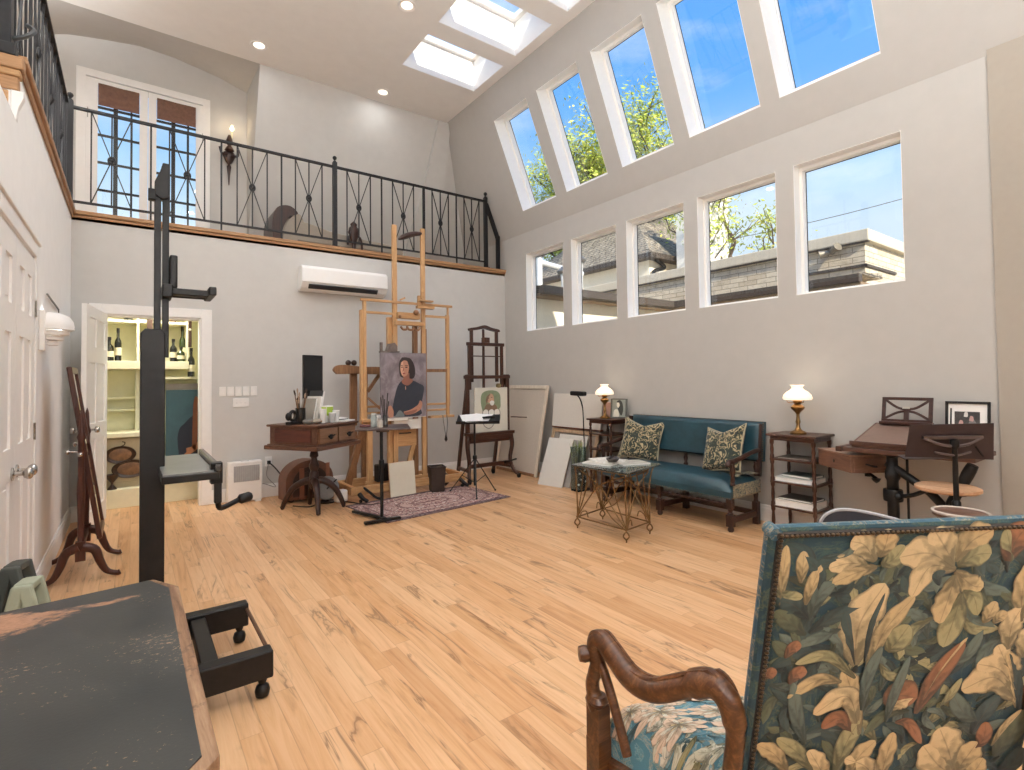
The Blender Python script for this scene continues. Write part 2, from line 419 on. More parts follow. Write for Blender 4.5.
# north wall below the loft, with the closet doorway
DX0, DX1, DZ = -.24, .62, 2.04
b = B(); b.panel((-L - .15, W + .15), (0, ZL - .05), [(DX0, DX1, -1, DZ)], (0, D, 0), X, Z, Y, .13); struct('wall_north', b, WALL)
# loft floor slab with the oak edge trim
b = B(); b.bb(-L - .15, W + .1, D + .0, YF + .1, ZL - .1, ZL - .02); b.bb(XLW, -L - .04, 3.64, YF + .1, ZL - .1, ZL - .02); struct('floor_loft', b, plain('loft_floor', 'a8835e', .5))
b = B(); b.bb(-L - .0, W + .06, D - .035, D + .13, ZL - .045, ZL - .005); b.bb(-L, W + .02, D - .018, D - .0005, ZL - .075, ZL - .045); struct('trim_1', b, TRIMW, bevel=.006)
b = B(); b.bb(-L - .13, -L + .035, 3.64, D - .036, ZL - .045, ZL - .005); b.bb(-L + .0005, -L + .018, 3.64, D - .02, ZL - .085, ZL - .045); struct('trim_2', b, TRIMY, bevel=.006)
# west wall (below the loft) and the wall returning beside the pilaster
LD0, LDM, LD1, LDZ = 2.90, 3.56, 4.2, 2.10
b = B(); b.panel((YS, D + .02), (0, ZL - .05), [(LD0, LD1, -1, LDZ), (YS - 1, 3.59, 2.68, 4)], (-L, 0, 0), Y, Z, -X, .13); struct('wall_west', b, WALLW)
# east wall with five square windows
WIN = [(5.254, 6.073), (4.293, 5.093), (3.337, 4.134), (2.3615, 3.175), (1.402, 2.202)]; WZ0, WZ1 = 2.04, 3.192
b = B(); b.panel((YS, YF + .2), (0, ZB), [(y0, y1, WZ0, WZ1) for y0, y1 in WIN], (W, 0, 0), Y, Z, X, .18); struct('wall_east', b, WALLDIM)
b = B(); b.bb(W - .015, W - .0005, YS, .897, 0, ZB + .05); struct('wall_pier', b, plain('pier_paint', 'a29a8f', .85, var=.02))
# slope with five tall windows
sn = V((1, 0, S)).normalized(); sv = V((-S, 0, 1)).normalized(); kk = math.sqrt(1 + S * S)
SW = [(5.2418, 5.9805), (4.3022, 5.0336), (3.3537, 4.0731), (2.4198, 3.1675), (1.4783, 2.2485)]; SZ0, SZ1 = (3.785 - ZB) * kk, (4.979 - ZB) * kk
b = B(); b.panel((YS, YF + .2), (0, (ZC - ZB) * kk), [(y0, y1, SZ0, SZ1) for y0, y1 in SW], (W, 0, ZB), Y, sv, sn, .30); struct('wall_slope', b, WALLDIM)
# ceiling with four skylight wells
XS = W - S * (ZC - ZB)
SK = [(5.333, 6.052), (4.382, 5.086), (3.42, 4.13), (2.46, 3.17)]; KX0, KX1, KZ = 2.754, 3.834, .465
b = B(); b.panel((XLW, XS + .1), (YS, YU), [(KX0, KX1, *k) for k in SK], (0, 0, ZC), X, Y, Z, KZ); struct('ceiling', b, CEIL)
for i, (y0, y1) in enumerate(SK):        # white lining of each well, its frame and its pane
    b = B(); b.panel((KX0, KX1), (y0, y1), [(KX0 + .006, KX1 - .006, y0 + .006, y1 - .006)], (0, 0, ZC + .002), X, Y, Z, KZ - .06)
    o = struct('trim_%d' % (10 + i), b, WELL)
    b = B(); b.frame(KX0 - .02, KX1 + .02, y0 - .02, y1 + .02, .075, (0, 0, ZC + KZ - .045), X, Y, Z, .07)
    o = struct('window_%d' % (21 + i), b, WHITE, bevel=.004)
    b = B(); b.bb(KX0 + .02, KX1 - .02, y0 + .02, y1 - .02, ZC + KZ - .0, ZC + KZ + .008); obj('pane', b, GLASS, o)
# rear slope over the loft (x > step) and the vaulted dormer with the french doors (x < step)
XT = 1.297
rn = V((0, 1, S)).normalized(); rv = V((0, S, -1)).normalized()
b = B(); b.panel((XT, W + .1), (0, (ZC - ZL + .1) * kk), [], (0, YU, ZC), X, rv, rn, .1); struct('wall_loft', b, WALL)
arc = [(-2.4, 5.345), (-1.4, 5.36), (-.89, 5.40), (-.62, 5.50), (-.33, 5.555), (.07, 5.615), (.44, 5.598), (.96, 5.506), (XT, 5.40)]
b = B(); b.prism([(-2.4, 5.34), *arc, (XT, 5.34)], (0, YF, 0), X, Z, (0, .1, 0))
FX0, FX1, FZ1 = -.457, .773, 5.035
b.panel((-2.4, XT), (ZL - .1, 5.34), [(FX0 + .01, FX1 - .01, ZL - .02, FZ1 - .01)], (0, YF, 0), X, Z, Y, .1)
struct('wall_dormer', b, WALL)
b = B(); n = len(arc)
for (x0, z0), (x1, z1) in zip(arc, arc[1:]):
    for k in range(6):
        f = lambda z, q: ZC + (z - ZC) * q
        q0, q1 = (k / 6), ((k + 1) / 6); yy = lambda q: YU + (YF - YU) * q
        b.quad((x0, yy(q0), f(z0, q0)), (x1, yy(q0), f(z1, q0)), (x1, yy(q1), f(z1, q1)), (x0, yy(q1), f(z0, q1)))
struct('ceiling_dormer', b, WALL, smooth=60, weld=True)
b = B(); b.prism([(YU, ZC + .02), (YF, ZC + .05), (YF, ZL - .1), (YF + .02, ZL - .1), (YU + (ZC - ZL) * S, ZL - .1)], (XT - .004, 0, 0), Y, Z, (.05, 0, 0)); struct('wall_cheek', b, WALL)
# the slanting boxed chase at the right end of the loft
o3 = V((0, YU, ZC)); b = B()
ch = [(3.80, 0), (4.0, 0), (4.06, .5), (4.09, 1.05), (4.13, 1.9), (3.9, 2.5), (3.56, 2.5), (3.65, 1.62), (3.735, 1.07)]
b.prism(ch, o3 - rn * .05, X, rv, rn * .045); struct('wall_chase', b, WALL)
# outer closing walls
b = B(); b.bb(XLW - .1, XLW, YS, YF + .1, ZL - .1, ZC + .2); struct('wall_loft_west', b, WALL)
b = B(); b.bb(XLW - .1, W + .4, YS - .12, YS, 0, ZC + .3); struct('wall_south', b, WALL)
b = B(); b.bb(XLW, -L - .131, 3.2, 3.3, 0, ZL - .0); b.bb(XLW, -L - .131, YS, 3.2, ZC - 1.4, ZC); struct('wall_return', b, WALLW)

# ---------------------------------------------------------------- windows
def window(n, y0, y1, z0, z1, o, v, nrm, depth, fw, ft, name='window'):
    """frame set back in the opening, an inner sash bead and a pane"""
    b = B(); b.frame(y0 + .001, y1 - .001, z0 + .001, z1 - .001, fw, V(o) + V(nrm) * (depth - ft), Y, v, nrm, ft)
    b.frame(y0 + fw * .6, y1 - fw * .6, z0 + fw * .6, z1 - fw * .6, fw * .55, V(o) + V(nrm) * (depth - ft * .55), Y, v, nrm, ft * .5)
    r = struct('window_%d' % n, b, WELL)
    b = B(); b.frame(y0 + fw * 1.1, y1 - fw * 1.1, z0 + fw * 1.1, z1 - fw * 1.1, .007, V(o) + V(nrm) * (depth - .006), Y, v, nrm, .005); obj('gasket', b, BLACKP, r)
    b = B(); b.panel((y0 + fw * .8, y1 - fw * .8), (z0 + fw * .8, z1 - fw * .8), [], V(o) + V(nrm) * (depth - .004), Y, v, nrm, .006); obj('pane', b, GLASS, r)
    return r
for i, (y0, y1) in enumerate(WIN):
    window(1 + i, y0, y1, WZ0, WZ1, (W, 0, 0), Z, X, .16, .03, .06)
    b = B(); b.panel((y0, y1), (WZ0, WZ1), [(y0 + .004, y1 - .004, WZ0 + .004, WZ1 - .004)], (W + .001, 0, 0), Y, Z, X, .098); struct('trim_%d' % (30 + i), b, WELL)  # white lining added: daylight brightness of the reveals put into its colour
for i, (y0, y1) in enumerate(SW):
    window(11 + i, y0, y1, SZ0, SZ1, (W, 0, ZB), sv, sn, .25, .036, .07)
    b = B(); b.panel((y0, y1), (SZ0, SZ1), [(y0 + .004, y1 - .004, SZ0 + .004, SZ1 - .004)], V((W, 0, ZB)) + sn * .001, Y, sv, sn, .178); struct('trim_%d' % (20 + i), b, WELL)

# ---------------------------------------------------------------- baseboards, casings
def baseboard(name, p, q, nrm):
    p, q, nrm = V(p), V(q), V(nrm); b = B(); d = (q - p)
    b.prism([(0, 0), (.016, 0), (.016, .115), (.011, .128), (.011, .14), (.006, .15), (0, .15)], p, nrm, Z, d)
    struct(name, b, WHITE)
baseboard('baseboard_north', (DX1 + .1, D, 0), (W, D, 0), -Y)
baseboard('baseboard_corner', (-L, D, 0), (DX0 - .1, D, 0), -Y)
baseboard('baseboard_east', (W, D, 0), (W, .897, 0), -X)
baseboard('baseboard_west', (-L, LD1 + .09, 0), (-L, D, 0), X)
# closet door casing (door_1), leaf swung into the room
b = B(); b.bb(DX0 - .1, DX0, D - .02, D, 0, DZ + .1); b.bb(DX1, DX1 + .1, D - .02, D, 0, DZ + .1); b.bb(DX0, DX1, D - .02, D, DZ, DZ + .1)
b.bb(DX0, DX0 + .02, D, D + .13, 0, DZ); b.bb(DX1 - .02, DX1, D, D + .13, 0, DZ); b.bb(DX0 + .02, DX1 - .02, D, D + .13, DZ - .02, DZ)
struct('trim_3', b, WHITE, bevel=.004)

def panel_door(w, h, rows, th=.036):
    """six panel leaf in local x (0..w), z; recessed panels on both faces"""
    st = .11; mid = .1; xs = [(st, (w - mid) / 2), ((w + mid) / 2, w - st)]
    holes = [(x0, x1, z0, z1) for x0, x1 in xs for z0, z1 in rows]
    b = B(); b.panel((0, w), (0, h), holes, (0, 0, 0), X, Z, Y, th)
    for x0, x1, z0, z1 in holes:
        b.bb(x0, x1, th * .3, th * .7, z0, z1); b.bb(x0 + .03, x1 - .03, th * .16, th * .84, z0 + .03, z1 - .03)
    return b
rows = [(.2, .82), (.97, 1.52), (1.66, 1.92)]
lf = struct('door_1', panel_door(.84, 2.02, rows), WHITE); lf.location = (DX0 + .012, D - .03, .01); lf.rotation_euler = (0, 0, radians(262))
b = B(); b.lathe([(.025, 0), (.025, .006), (.009, .01), (.009, .045), (.026, .052), (.03, .066), (.024, .08), (.002, .084)], (.78, .036, .93), 16, (0, 1, 0))
b.lathe([(.025, 0), (.025, .006), (.009, .01), (.009, .045), (.026, .052), (.03, .066), (.024, .08), (.002, .084)], (.78, 0, .93), 16, (0, -1, 0)); obj('door_knob', b, CHROME, lf, smooth=50)
# double door in the west wall (door_2, door_3)
b = B()
for y0, y1, z0, z1 in ((LD0 - .085, LD0, 0, LDZ + .085), (LD1, LD1 + .085, 0, LDZ + .085), (LD0, LD1, LDZ, LDZ + .085)):
    b.bb(-L, -L + .02, y0, y1, z0, z1)
b.bb(-L, -L + .03, LD0 - .1, LD1 + .1, LDZ + .085, LDZ + .105)
b.bb(-L - .13, -L, LD1 - .012, LD1, 0, LDZ); b.bb(-L - .13, -L, LD0, LD0 + .012, 0, LDZ); b.bb(-L - .13, -L, LD0, LD1, LDZ - .012, LDZ)
struct('trim_4', b, WHITE, bevel=.004)
for k, (y0, y1) in enumerate(((LD0 + .014, LDM - .002), (LDM + .002, LD1 - .014))):
    w = y1 - y0
    d = struct('door_%d' % (2 + k), panel_door(w, 2.07, [(.2, .86), (1.02, 1.58), (1.72, 1.95)]), WHITE)
    d.location = (-L - .036 + .012, y1, .008); d.rotation_euler = (0, 0, radians(-90))
    # local x runs toward -y; knobs sit by the meeting stiles
    kx = w - .06 if k else .06
    b = B(); b.lathe([(.032, 0), (.032, .007), (.011, .012), (.011, .04), (.022, .046), (.03, .06), (.028, .072), (.016, .08), (.002, .082)], (kx, .036, .89), 18, (0, 1, 0)); obj('door_knob', b, CHROME, d, smooth=50)
    for z in (.2, 1.05, 1.78):
        b = B(); x = -.004 if k else w + .004; b.bb(x - .016, x + .01, .034, .0385, z - .045, z + .045); b.lathe([(.006, -.05), (.006, .05)], (x, .041, z), 8); obj('hinge', b, CHROME, d)
# ---------------------------------------------------------------- pilaster cap on the west side (carved oak cornice at the loft corner)
for k, (x1, y0, z0, z1) in enumerate(((-.45, 3.56, 2.935, 3.0), (-.462, 3.57, 2.90, 2.935), (-.47, 3.578, 2.83, 2.90), (-.505, 3.588, 2.66, 2.83))):
    b = B(); b.bb(-1.2, x1, y0, 3.64, z0, z1); struct('trim_%d' % (40 + k), b, (TRIMW, OAKX, TRIMW, OAKX)[k], bevel=.008)
b = B(); b.prism([(0, 0), (.05, 0), (.05, -.03), (.03, -.09), (.022, -.15), (.0, -.17)], (-.50, 3.58, 2.83), X, Z, (0, .05, 0)); struct('trim_6', b, WHITE, bevel=.005)

# ---------------------------------------------------------------- french doors of the loft
b = B(); b.frame(FX0 - .09, FX1 + .07, ZL - .06, FZ1 + .11, .09, (0, YF - .03, 0), X, Z, Y, .029); struct('trim_7', b, WHITE, bevel=.004)
wm = (FX0 + FX1) / 2
NIGHT = plain('roman_blind', '6b4c3d', .8, var=.2, scale=30)
def mk_outside():
    t = NT('daylight_sky_beyond_doors'); v = t.coord((1.4, 1.4, 1.4)); n = t.noise(v, 1.2, 4, .6)
    t.base('000000'); t.put(t.b.inputs['Emission Color'], t.ramp(n, [(.35, '7e95c4'), (.5, 'a9bce0'), (.7, 'e6e9f2')])); t.set(emis=1.0, rough=1); return t.m
for k, (x0, x1) in enumerate(((FX0, wm - .003), (wm + .003, FX1))):
    b = B(); g0, g1 = x0 + .115, x1 - .085
    if k: g0, g1 = x0 + .085, x1 - .095
    b.panel((x0, x1), (ZL - .02, FZ1), [(g0, g1, ZL + .26, FZ1 - .05)], (0, YF - .045, 0), X, Z, Y, .04)
    d = struct('door_%d' % (4 + k), b, WHITE, bevel=.003)
    b = B(); b.bb(g0 - .01, g1 + .01, YF - .03, YF - .024, ZL + .25, FZ1 - .04); obj('pane', b, GLASS, d)
    b = B(); zt = FZ1 - .05
    b.grid(lambda u, v, g0=g0, g1=g1: V((g0 + .004 + (g1 - g0 - .008) * u, YF - .05 - .012 * abs(sin(v * pi * 2)) - .004 * sin(u * 9), zt - .27 * v)), 8, 16); obj('blind', b, NIGHT, d, smooth=60)
    b = B()
    for q in (.42,): b.bb(g0 + (g1 - g0) * q - .022, g0 + (g1 - g0) * q + .022, YF - .028, YF - .004, ZL + .26, zt)
    for q in (.18, .34, .5, .66): z = ZL + .26 + (zt - .27 - ZL - .26) * q * 1.5; b.bb(g0, g1, YF - .027, YF - .006, z - .013, z + .013)
    b.bb(g0 + (g1 - g0) * .8 - .01, g0 + (g1 - g0) * .8 + .01, YF - .027, YF - .006, ZL + .26, zt)
    obj('glazing_bars', b, BLACKP, d)
    b = B(); b.lathe([(.005, -.06), (.005, .06)], (x0 + .02 if not k else x1 - .02, YF - .05, ZL + 1.55), 8); obj('hinge', b, CHROME, d)
FILLW = 250
CANW = 11.5
# ================================================================ LAMPS OF THE ROOM AND ADDED FILL LIGHTS
def lamp(kind, loc, watts, color, parent=None, size=.1, rot=None, name='bulb_light', spread=None):
    l = bpy.data.lights.new(name, kind); l.energy = watts; l.color = color
    if kind == 'AREA': l.shape = 'DISK'; l.size = size
    else: l.shadow_soft_size = size
    if spread and kind == 'AREA': l.spread = spread
    o = bpy.data.objects.new(name, l); COL.objects.link(o); o.location = loc
    if parent is not None: o.parent = parent
    if rot: o.rotation_euler = rot
    return o
WARM = (.97, .985, 1)
cans = [(2.36, 5.043, 'round recessed downlight near the front skylights, with bright white lens'), (1.208, 6.666, 'round recessed downlight above the loft, left of the tall rear wall'), (2.805, 6.786, 'small round recessed downlight between the rear wall and first skylight')]
fill_cans = [(x, y) for x in (-.9, 1.1, 2.36) for y in (-1.6, .1, 1.75, 3.4)] + [(1.1, 5.0), (-1.2, 5.6)]  # unseen downlights added to brighten the room
for i, (x, y, lb) in enumerate(cans + [(x, y, None) for x, y in fill_cans]):
    t = thing('recessed_downlight', lb or 'added fill downlight in the ceiling, out of view', 'light', (x, y, ZC), 0, 'recessed downlights in the ceiling')
    b = B(); b.lathe([(.062, -.001), (.095, -.001), (.1, -.006), (.095, -.014), (.066, -.008), (.062, -.004)], (0, 0, 0), 28); obj('trim_ring', b, WHITE, t, smooth=50)
    b = B(); b.lathe([(.001, -.003), (.058, -.003), (.062, -.006), (.001, -.0065)], (0, 0, 0), 24); obj('lens', b, CANGLOW, t)
    lamp('AREA', (0, 0, -.02), CANW * (.3 if y > 6 else 1.08), WARM, t, .14)

# added uplights shaped as torchieres, all out of view: they brighten the ceiling
for i, (x, y) in enumerate(((.3, -2.3), (-.25, -.9), (-1.5, 4.3), (-1.6, 6.2))):
    t = thing('added_uplight', 'added fill uplight shaped as a brass torchiere, out of view ' + ('behind the photograph' if i < 2 else 'on the west loft'), 'lamp', (x, y, 0 if i < 2 else ZL - .02), 0, 'added fill uplights ' + ('behind the photograph' if i < 2 else 'on the west loft'))
    b = B(); b.lathe([(.14, 0), (.14, .02), (.02, .04), (.014, .06), (.014, 1.7), (.03, 1.72)], (0, 0, 0), 20); obj('stand', b, BRASS, t, smooth=45)
    b = B(); b.lathe([(.03, 1.72), (.12, 1.76), (.19, 1.84), (.185, 1.84), (.115, 1.77), (.02, 1.73)], (0, 0, 0), 28, caps=False); obj('bowl_shade', b, WHITE, t, smooth=60)
    lamp('AREA', (0, 0, 1.80), FILLW * (1 if i < 2 else .5), WARM, t, .3, (pi, 0, 0))
# ================================================================ OUTSIDE
def mk_brick():
    t = NT('painted_brick'); tc = t.n('TexCoord'); s = t.n('SeparateXYZ'); t.t.links.new(tc.outputs['Object'], s.inputs[0])
    cb = t.n('CombineXYZ', i={'X': t.math('ADD', s.outputs[0], s.outputs[1]), 'Y': s.outputs[2]})
    br = t.n('TexBrick', i={'Vector': cb.outputs[0], 'Scale': 1.0, 'Brick Width': .34, 'Row Height': .085, 'Mortar Size': .006, 'Color1': lin('e6d6bd'), 'Color2': lin('cdb99d'), 'Mortar': lin('9c8b74')})
    n = t.noise(t.coord((5, 5, 12)), 1.2, 5, .65)
    t.base(t.mix(t.ramp(n, [(.5, 0.0), (.68, .6)]), br.outputs[0], 'a4927a')); t.set(rough=.9); t.bump(br.outputs['Fac'], -.5, .01); return t.m
BRICK = mk_brick()
def mk_shingle():
    t = NT('slate_shingles'); tc = t.n('TexCoord'); s = t.n('SeparateXYZ'); t.t.links.new(tc.outputs['Object'], s.inputs[0])
    cb = t.n('CombineXYZ', i={'X': t.math('ADD', s.outputs[0], s.outputs[1]), 'Y': t.math('MULTIPLY', s.outputs[2], 1.3)})
    br = t.n('TexBrick', i={'Vector': cb.outputs[0], 'Scale': 1.0, 'Brick Width': .22, 'Row Height': .12, 'Mortar Size': .012, 'Color1': lin('b3a48f'), 'Color2': lin('91826e'), 'Mortar': lin('544a3e')})
    n = t.noise(t.coord((7, 7, 14)), 1.2, 5, .7)
    t.base(t.mix(t.ramp(n, [(.52, 0.0), (.6, .8)]), br.outputs[0], '3b3835')); t.set(rough=.9); t.bump(br.outputs['Fac'], -.6, .02); return t.m
SHING = mk_shingle()
STUC = plain('cream_stucco', 'f2e4cc', .9, var=.04)
STUCW = plain('white_stucco', 'f2ebe0', .9, var=.03)
GUT = plain('dark_gutter', '4b4037', .6, var=.2)
SOFF = plain('timber_soffit', '8a7256', .8, var=.2)
DOWN = plain('black_downpipe', '23201e', .45, .3)
GRASS = plain('outdoor_ground', '8d8d7c', .95, var=.2)
b = B(); b.bb(W + .4, 60, -40, 60, -.3, -.25); tag(obj('ground', b, GRASS), kind='structure')

# brick wing with a flat roof and stone coping
t = thing('brick_wing', 'flat-roofed painted brick wing with stone coping outside the lower east windows', 'building', (9, 3.17, 0))
def wobj(name, b, mat, parent, **k):
    """link a mesh built in world coordinates under a parent that has its own place"""
    Mx = M.Identity(4); p = parent
    while p is not None: Mx = p.matrix_basis @ Mx; p = p.parent
    bm = b.bm if isinstance(b, B) else b
    bmesh.ops.transform(bm, matrix=Mx.inverted(), verts=bm.verts)
    return obj(name, b, mat, parent, **k)
b = B(); b.bb(9, 14, 3.17, 16, 0, 3.36); wobj('brick_wall', b, BRICK, t)
b = B(); b.bb(8.92, 14.05, 3.09, 16, 3.36, 3.54); wobj('coping', b, plain('stone_coping', 'd9c9b0', .85, var=.05), t, bevel=.015)
b = B(); b.bb(8.93, 9, 3.1, 16, 3.345, 3.36); wobj('drip_joint', b, GUT, t)
b = B(); b.bb(9 - .03, 9, 3.17 - .03, 4.0, 2.98, 3.02); b.bb(9 - .03, 10.2, 3.17 - .03, 3.17, 2.98, 3.02); wobj('brick_course', b, GUT, t)
b = B(); b.lathe([(.05, 0), (.05, .05)], (8.95, 3.62, 3.3), 10, (1, 0, 0))
for s_ in (-1, 1): b.lathe([(.03, 0), (.05, .08), (.07, .16), (.001, .161)], (8.93, 3.62, 3.28), 12, (-.4, s_ * .8, -.15 if s_ > 0 else .35))
wobj('flood_light', b, plain('floodlight_bronze', '8a8070', .4, .6), t, smooth=40)
# low cream house with the eaves wrapping an inner corner
t = thing('stucco_house', 'low cream stucco house with dark eaves gutter outside the far lower windows', 'building', (8.3, 6, 0))
b = B(); b.bb(5.1, 8.9, 6.35, 9.0, 0, 2.6); b.bb(8.45, 8.98, 2.5, 6.4, 0, 2.6); wobj('wall', b, STUC, t)
b = B(); b.bb(5.0, 8.25, 6.0, 6.12, 2.63, 2.75); b.bb(8.15, 8.27, 2.95, 6.12, 2.63, 2.75); wobj('gutter', b, GUT, t, bevel=.01)
b = B(); b.bb(5.0, 8.9, 6.1, 6.4, 2.6, 2.64); b.bb(8.2, 8.5, 2.95, 6.3, 2.6, 2.64); wobj('soffit', b, SOFF, t)
b = B(); b.prism([(6.0, 2.75), (9.0, 2.95), (9.0, 2.75)], (5.0, 0, 0), Y, Z, (3.5, 0, 0)); b.prism([(8.15, 2.75), (9, 2.84), (9, 2.75)], (0, 2.95, 0), X, Z, (0, 3.2, 0)); wobj('roof', b, SHING, t)
b = B(); b.prism([(6.05, 2.0), (6.36, 2.12), (6.36, 1.9), (6.05, 1.9)], (4.95, 0, 0), Y, Z, (1.6, 0, 0)); wobj('awning', b, SOFF, t)
# hip roofed tower behind it
t = thing('slate_tower', 'cream tower under a grey slate hip roof beyond the flat roof', 'building', (13.6, 11.2, 0))
tx, ty, te, ov = 12.3, 9.9, 4.82, .3
b = B(); b.bb(tx, tx + 6, ty, ty + 6, 0, te + .05); wobj('wall', b, STUC, t)
b = B(); a0 = (tx - ov, ty - ov, te + .12); a1 = (tx + 6 + ov, ty - ov, te + .12); a2 = (tx + 6 + ov, ty + 6 + ov, te + .12); a3 = (tx - ov, ty + 6 + ov, te + .12); r0 = (tx + 2.6, ty + 3, te + 3.0); r1 = (tx + 3.4, ty + 3, te + 3.0)
vv = b.vs([a0, a1, a2, a3, r0, r1]); b.face([vv[0], vv[1], vv[5], vv[4]]); b.face([vv[1], vv[2], vv[5]]); b.face([vv[2], vv[3], vv[4], vv[5]]); b.face([vv[3], vv[0], vv[4]]); b.face([vv[3], vv[2], vv[1], vv[0]]); wobj('roof', b, SHING, t)
b = B(); b.panel((tx - ov - .04, tx + 6.34), (ty - ov - .04, ty + 6.34), [(tx, tx + 6, ty, ty + 6)], (0, 0, te - .02), X, Y, Z, .14); wobj('eaves_gutter', b, GUT, t)
b = B(); b.tube(bez([(tx + .1, ty - .12, te), (tx + .5, ty - .1, te - .12), (tx + .55, ty - .1, te - .22), (tx + .1, ty - .1, te - .36), (tx + .08, ty - .1, te - .6), (tx + .1, ty - .1, te - 3)], 24), .055, 10); wobj('downpipe', b, DOWN, t, smooth=50)
b = B(); b.bb(tx + .3, tx + 1.3, ty - .1, ty + 0, te - .95, te - .3); wobj('frieze_panel', b, STUCW, t)
t = thing('white_chimney', 'tall white rendered chimney rising beside the slate hip roof', 'chimney', (13.4, 8.8, 0))
b = B(); b.bb(13, 14, 8.38, 9.45, 0, 6.4); wobj('stack', b, STUCW, t)
b = B(); b.bb(12.93, 14.07, 8.31, 9.52, 6.4, 6.55); wobj('cap', b, STUCW, t, bevel=.02)
t = thing('vent_pipes', 'white metal flue pipes with cowls seen in the farthest lower window', 'pipe', (7.8, 8.6, 2.9))
for k, (p, q) in enumerate((((7.3, 8.9, 2.9), (7.3, 8.9, 4.05)), ((7.3, 8.9, 3.92), (8.6, 8.9, 3.80)), ((7.8, 8.6, 2.9), (7.75, 8.6, 3.66)), ((8.15, 8.5, 2.9), (8.15, 8.5, 3.95)))):
    b = B(); b.tube([p, q], .07, 12); wobj('flue', b, plain('galvanised_white', 'd8d6d2', .45, .2), t, smooth=40)
    if k != 1: b = B(); b.lathe([(.13, 0), (.16, .05), (.05, .16), (.001, .17)], q, 14); wobj('cowl', b, plain('grey_cowl', '77726b', .5, .4), t, smooth=40)

# trees: branching limbs and small leaf blades
BARK = plain('tree_bark', '54463a', .9, var=.3, bump=.4, scale=12)
LEAFG = [plain('leaf_' + n, c, .7, var=.25, scale=3) for n, c in (('lime', 'b3bd42'), ('olive', '9aa43c'), ('yellow', 'd3cb62'))]
def tree(name, label, loc, h, crown, nb, leaves, seed, ls=.13, trunk=.13, clump=.45, bare=.0):
    r = random.Random(seed); t = thing(name, label, 'tree', loc, 0, None); b = B(); tips = []
    def grow(p, d, ln, rad, depth):
        q = V(p); pts = [q.copy()]; dd = V(d)
        for k in range(4):
            dd = (dd + V((r.uniform(-1, 1), r.uniform(-1, 1), r.uniform(-.4, .7))) * .22).normalized(); q = q + dd * ln / 4; pts.append(q.copy())
        b.tube(pts, [rad * (1 - .1 * k) for k in range(5)], 6)
        if depth <= 2: tips.extend(pts[2:])
        if depth == 0: return
        for k in range(3 if depth > 1 else 2):
            a = r.uniform(0, 2 * pi); e = (dd + V((cos(a), sin(a), r.uniform(-.1, .5))) * r.uniform(.6, 1.0)).normalized()
            grow(pts[-1] if k < 2 else pts[2], e, ln * r.uniform(.6, .82), rad * .58, depth - 1)
    b.tube([(0, 0, 0), (.05, 0, h * .5), (0, .08, h)], [trunk * 1.3, trunk * 1.1, trunk], 9)
    for k in range(nb):
        a = 2 * pi * k / nb + r.uniform(-.3, .3); grow((0, .05, h * r.uniform(.8, 1)), (cos(a) * .8, sin(a) * .8, r.uniform(.4, 1.2)), crown * .5, trunk * .55, 3)
    grow((0, .05, h), (0, 0, 1), crown * .55, trunk * .6, 3)
    obj('trunk', b, BARK, t, smooth=60)
    b = B()
    for _ in range(leaves):
        c = V(r.choice(tips)) + V((r.gauss(0, 1), r.gauss(0, 1), r.gauss(0, .8))) * clump * .5
        u = V((r.gauss(0, 1), r.gauss(0, 1), r.gauss(0, 1))).normalized(); v = u.orthogonal().normalized(); s = ls * r.uniform(.6, 1.3)
        b.mi = r.choice((0, 0, 1, 2)); b.poly([c - u * s, c + v * s * .45, c + u * s, c - v * s * .45 + u.cross(v) * s * .2])
    obj('foliage', b, LEAFG, t)
    return t
tree('street_tree', 'tall lime-green tree filling the two farthest sloped windows', (16.5, 16.2, -.25), 6.2, 5.4, 7, 30000, 3, .095, .2, .85)
tree('street_tree', 'lime-green tree with open branches in the middle sloped window', (15.5, 13.4, -.25), 6.8, 4.4, 4, 6500, 11, .085, .15, .55)
tree('street_tree', 'spreading dark-limbed tree with sparse yellowish leaves above the brick coping', (13.6, 8.25, -.25), 4.4, 2.5, 4, 3200, 23, .07, .12, .4)
b = B(); b.tube(bez([(14, 14, 5.6), (14, 6, 5.25), (14, 0, 5.55)], 20), .007, 5); tag(obj('overhead_cable', b, DOWN), 'thin dark overhead cable crossing the sky above the brick coping', 'cable')
# daylight: clear sky with soft cloud, sun from behind the house
wd = bpy.data.worlds.new('sky'); sc.world = wd; wd.use_nodes = True; nt = wd.node_tree; nt.nodes.clear()
N = lambda typ, **k: [setattr(nd := nt.nodes.new('ShaderNode' + typ), a, v) for a, v in k.items()] and nd or nt.nodes.new('ShaderNode' + typ)
LK = nt.links.new
tc = nt.nodes.new('ShaderNodeTexCoord'); sep = nt.nodes.new('ShaderNodeSeparateXYZ'); LK(tc.outputs['Generated'], sep.inputs[0])
rp = nt.nodes.new('ShaderNodeValToRGB'); LK(sep.outputs[2], rp.inputs[0]); e = rp.color_ramp.elements
for _ in range(3): e.new(.5)
for q, (p, c) in zip(e, ((0, 'e4eef8'), (.24, 'd3e6f8'), (.34, 'a9d3fa'), (.46, '6cb2fd'), (.75, '479bff'))): q.position = p; q.color = lin(c)
mp = nt.nodes.new('ShaderNodeMapping'); mp.inputs['Scale'].default_value = (2.2, 2.2, 5.5); mp.inputs['Location'].default_value = (.35, .1, .4); LK(tc.outputs['Generated'], mp.inputs[0])
nz = nt.nodes.new('ShaderNodeTexNoise'); nz.inputs['Scale'].default_value = 1.7; nz.inputs['Detail'].default_value = 7; nz.inputs['Roughness'].default_value = .58; LK(mp.outputs[0], nz.inputs['Vector'])
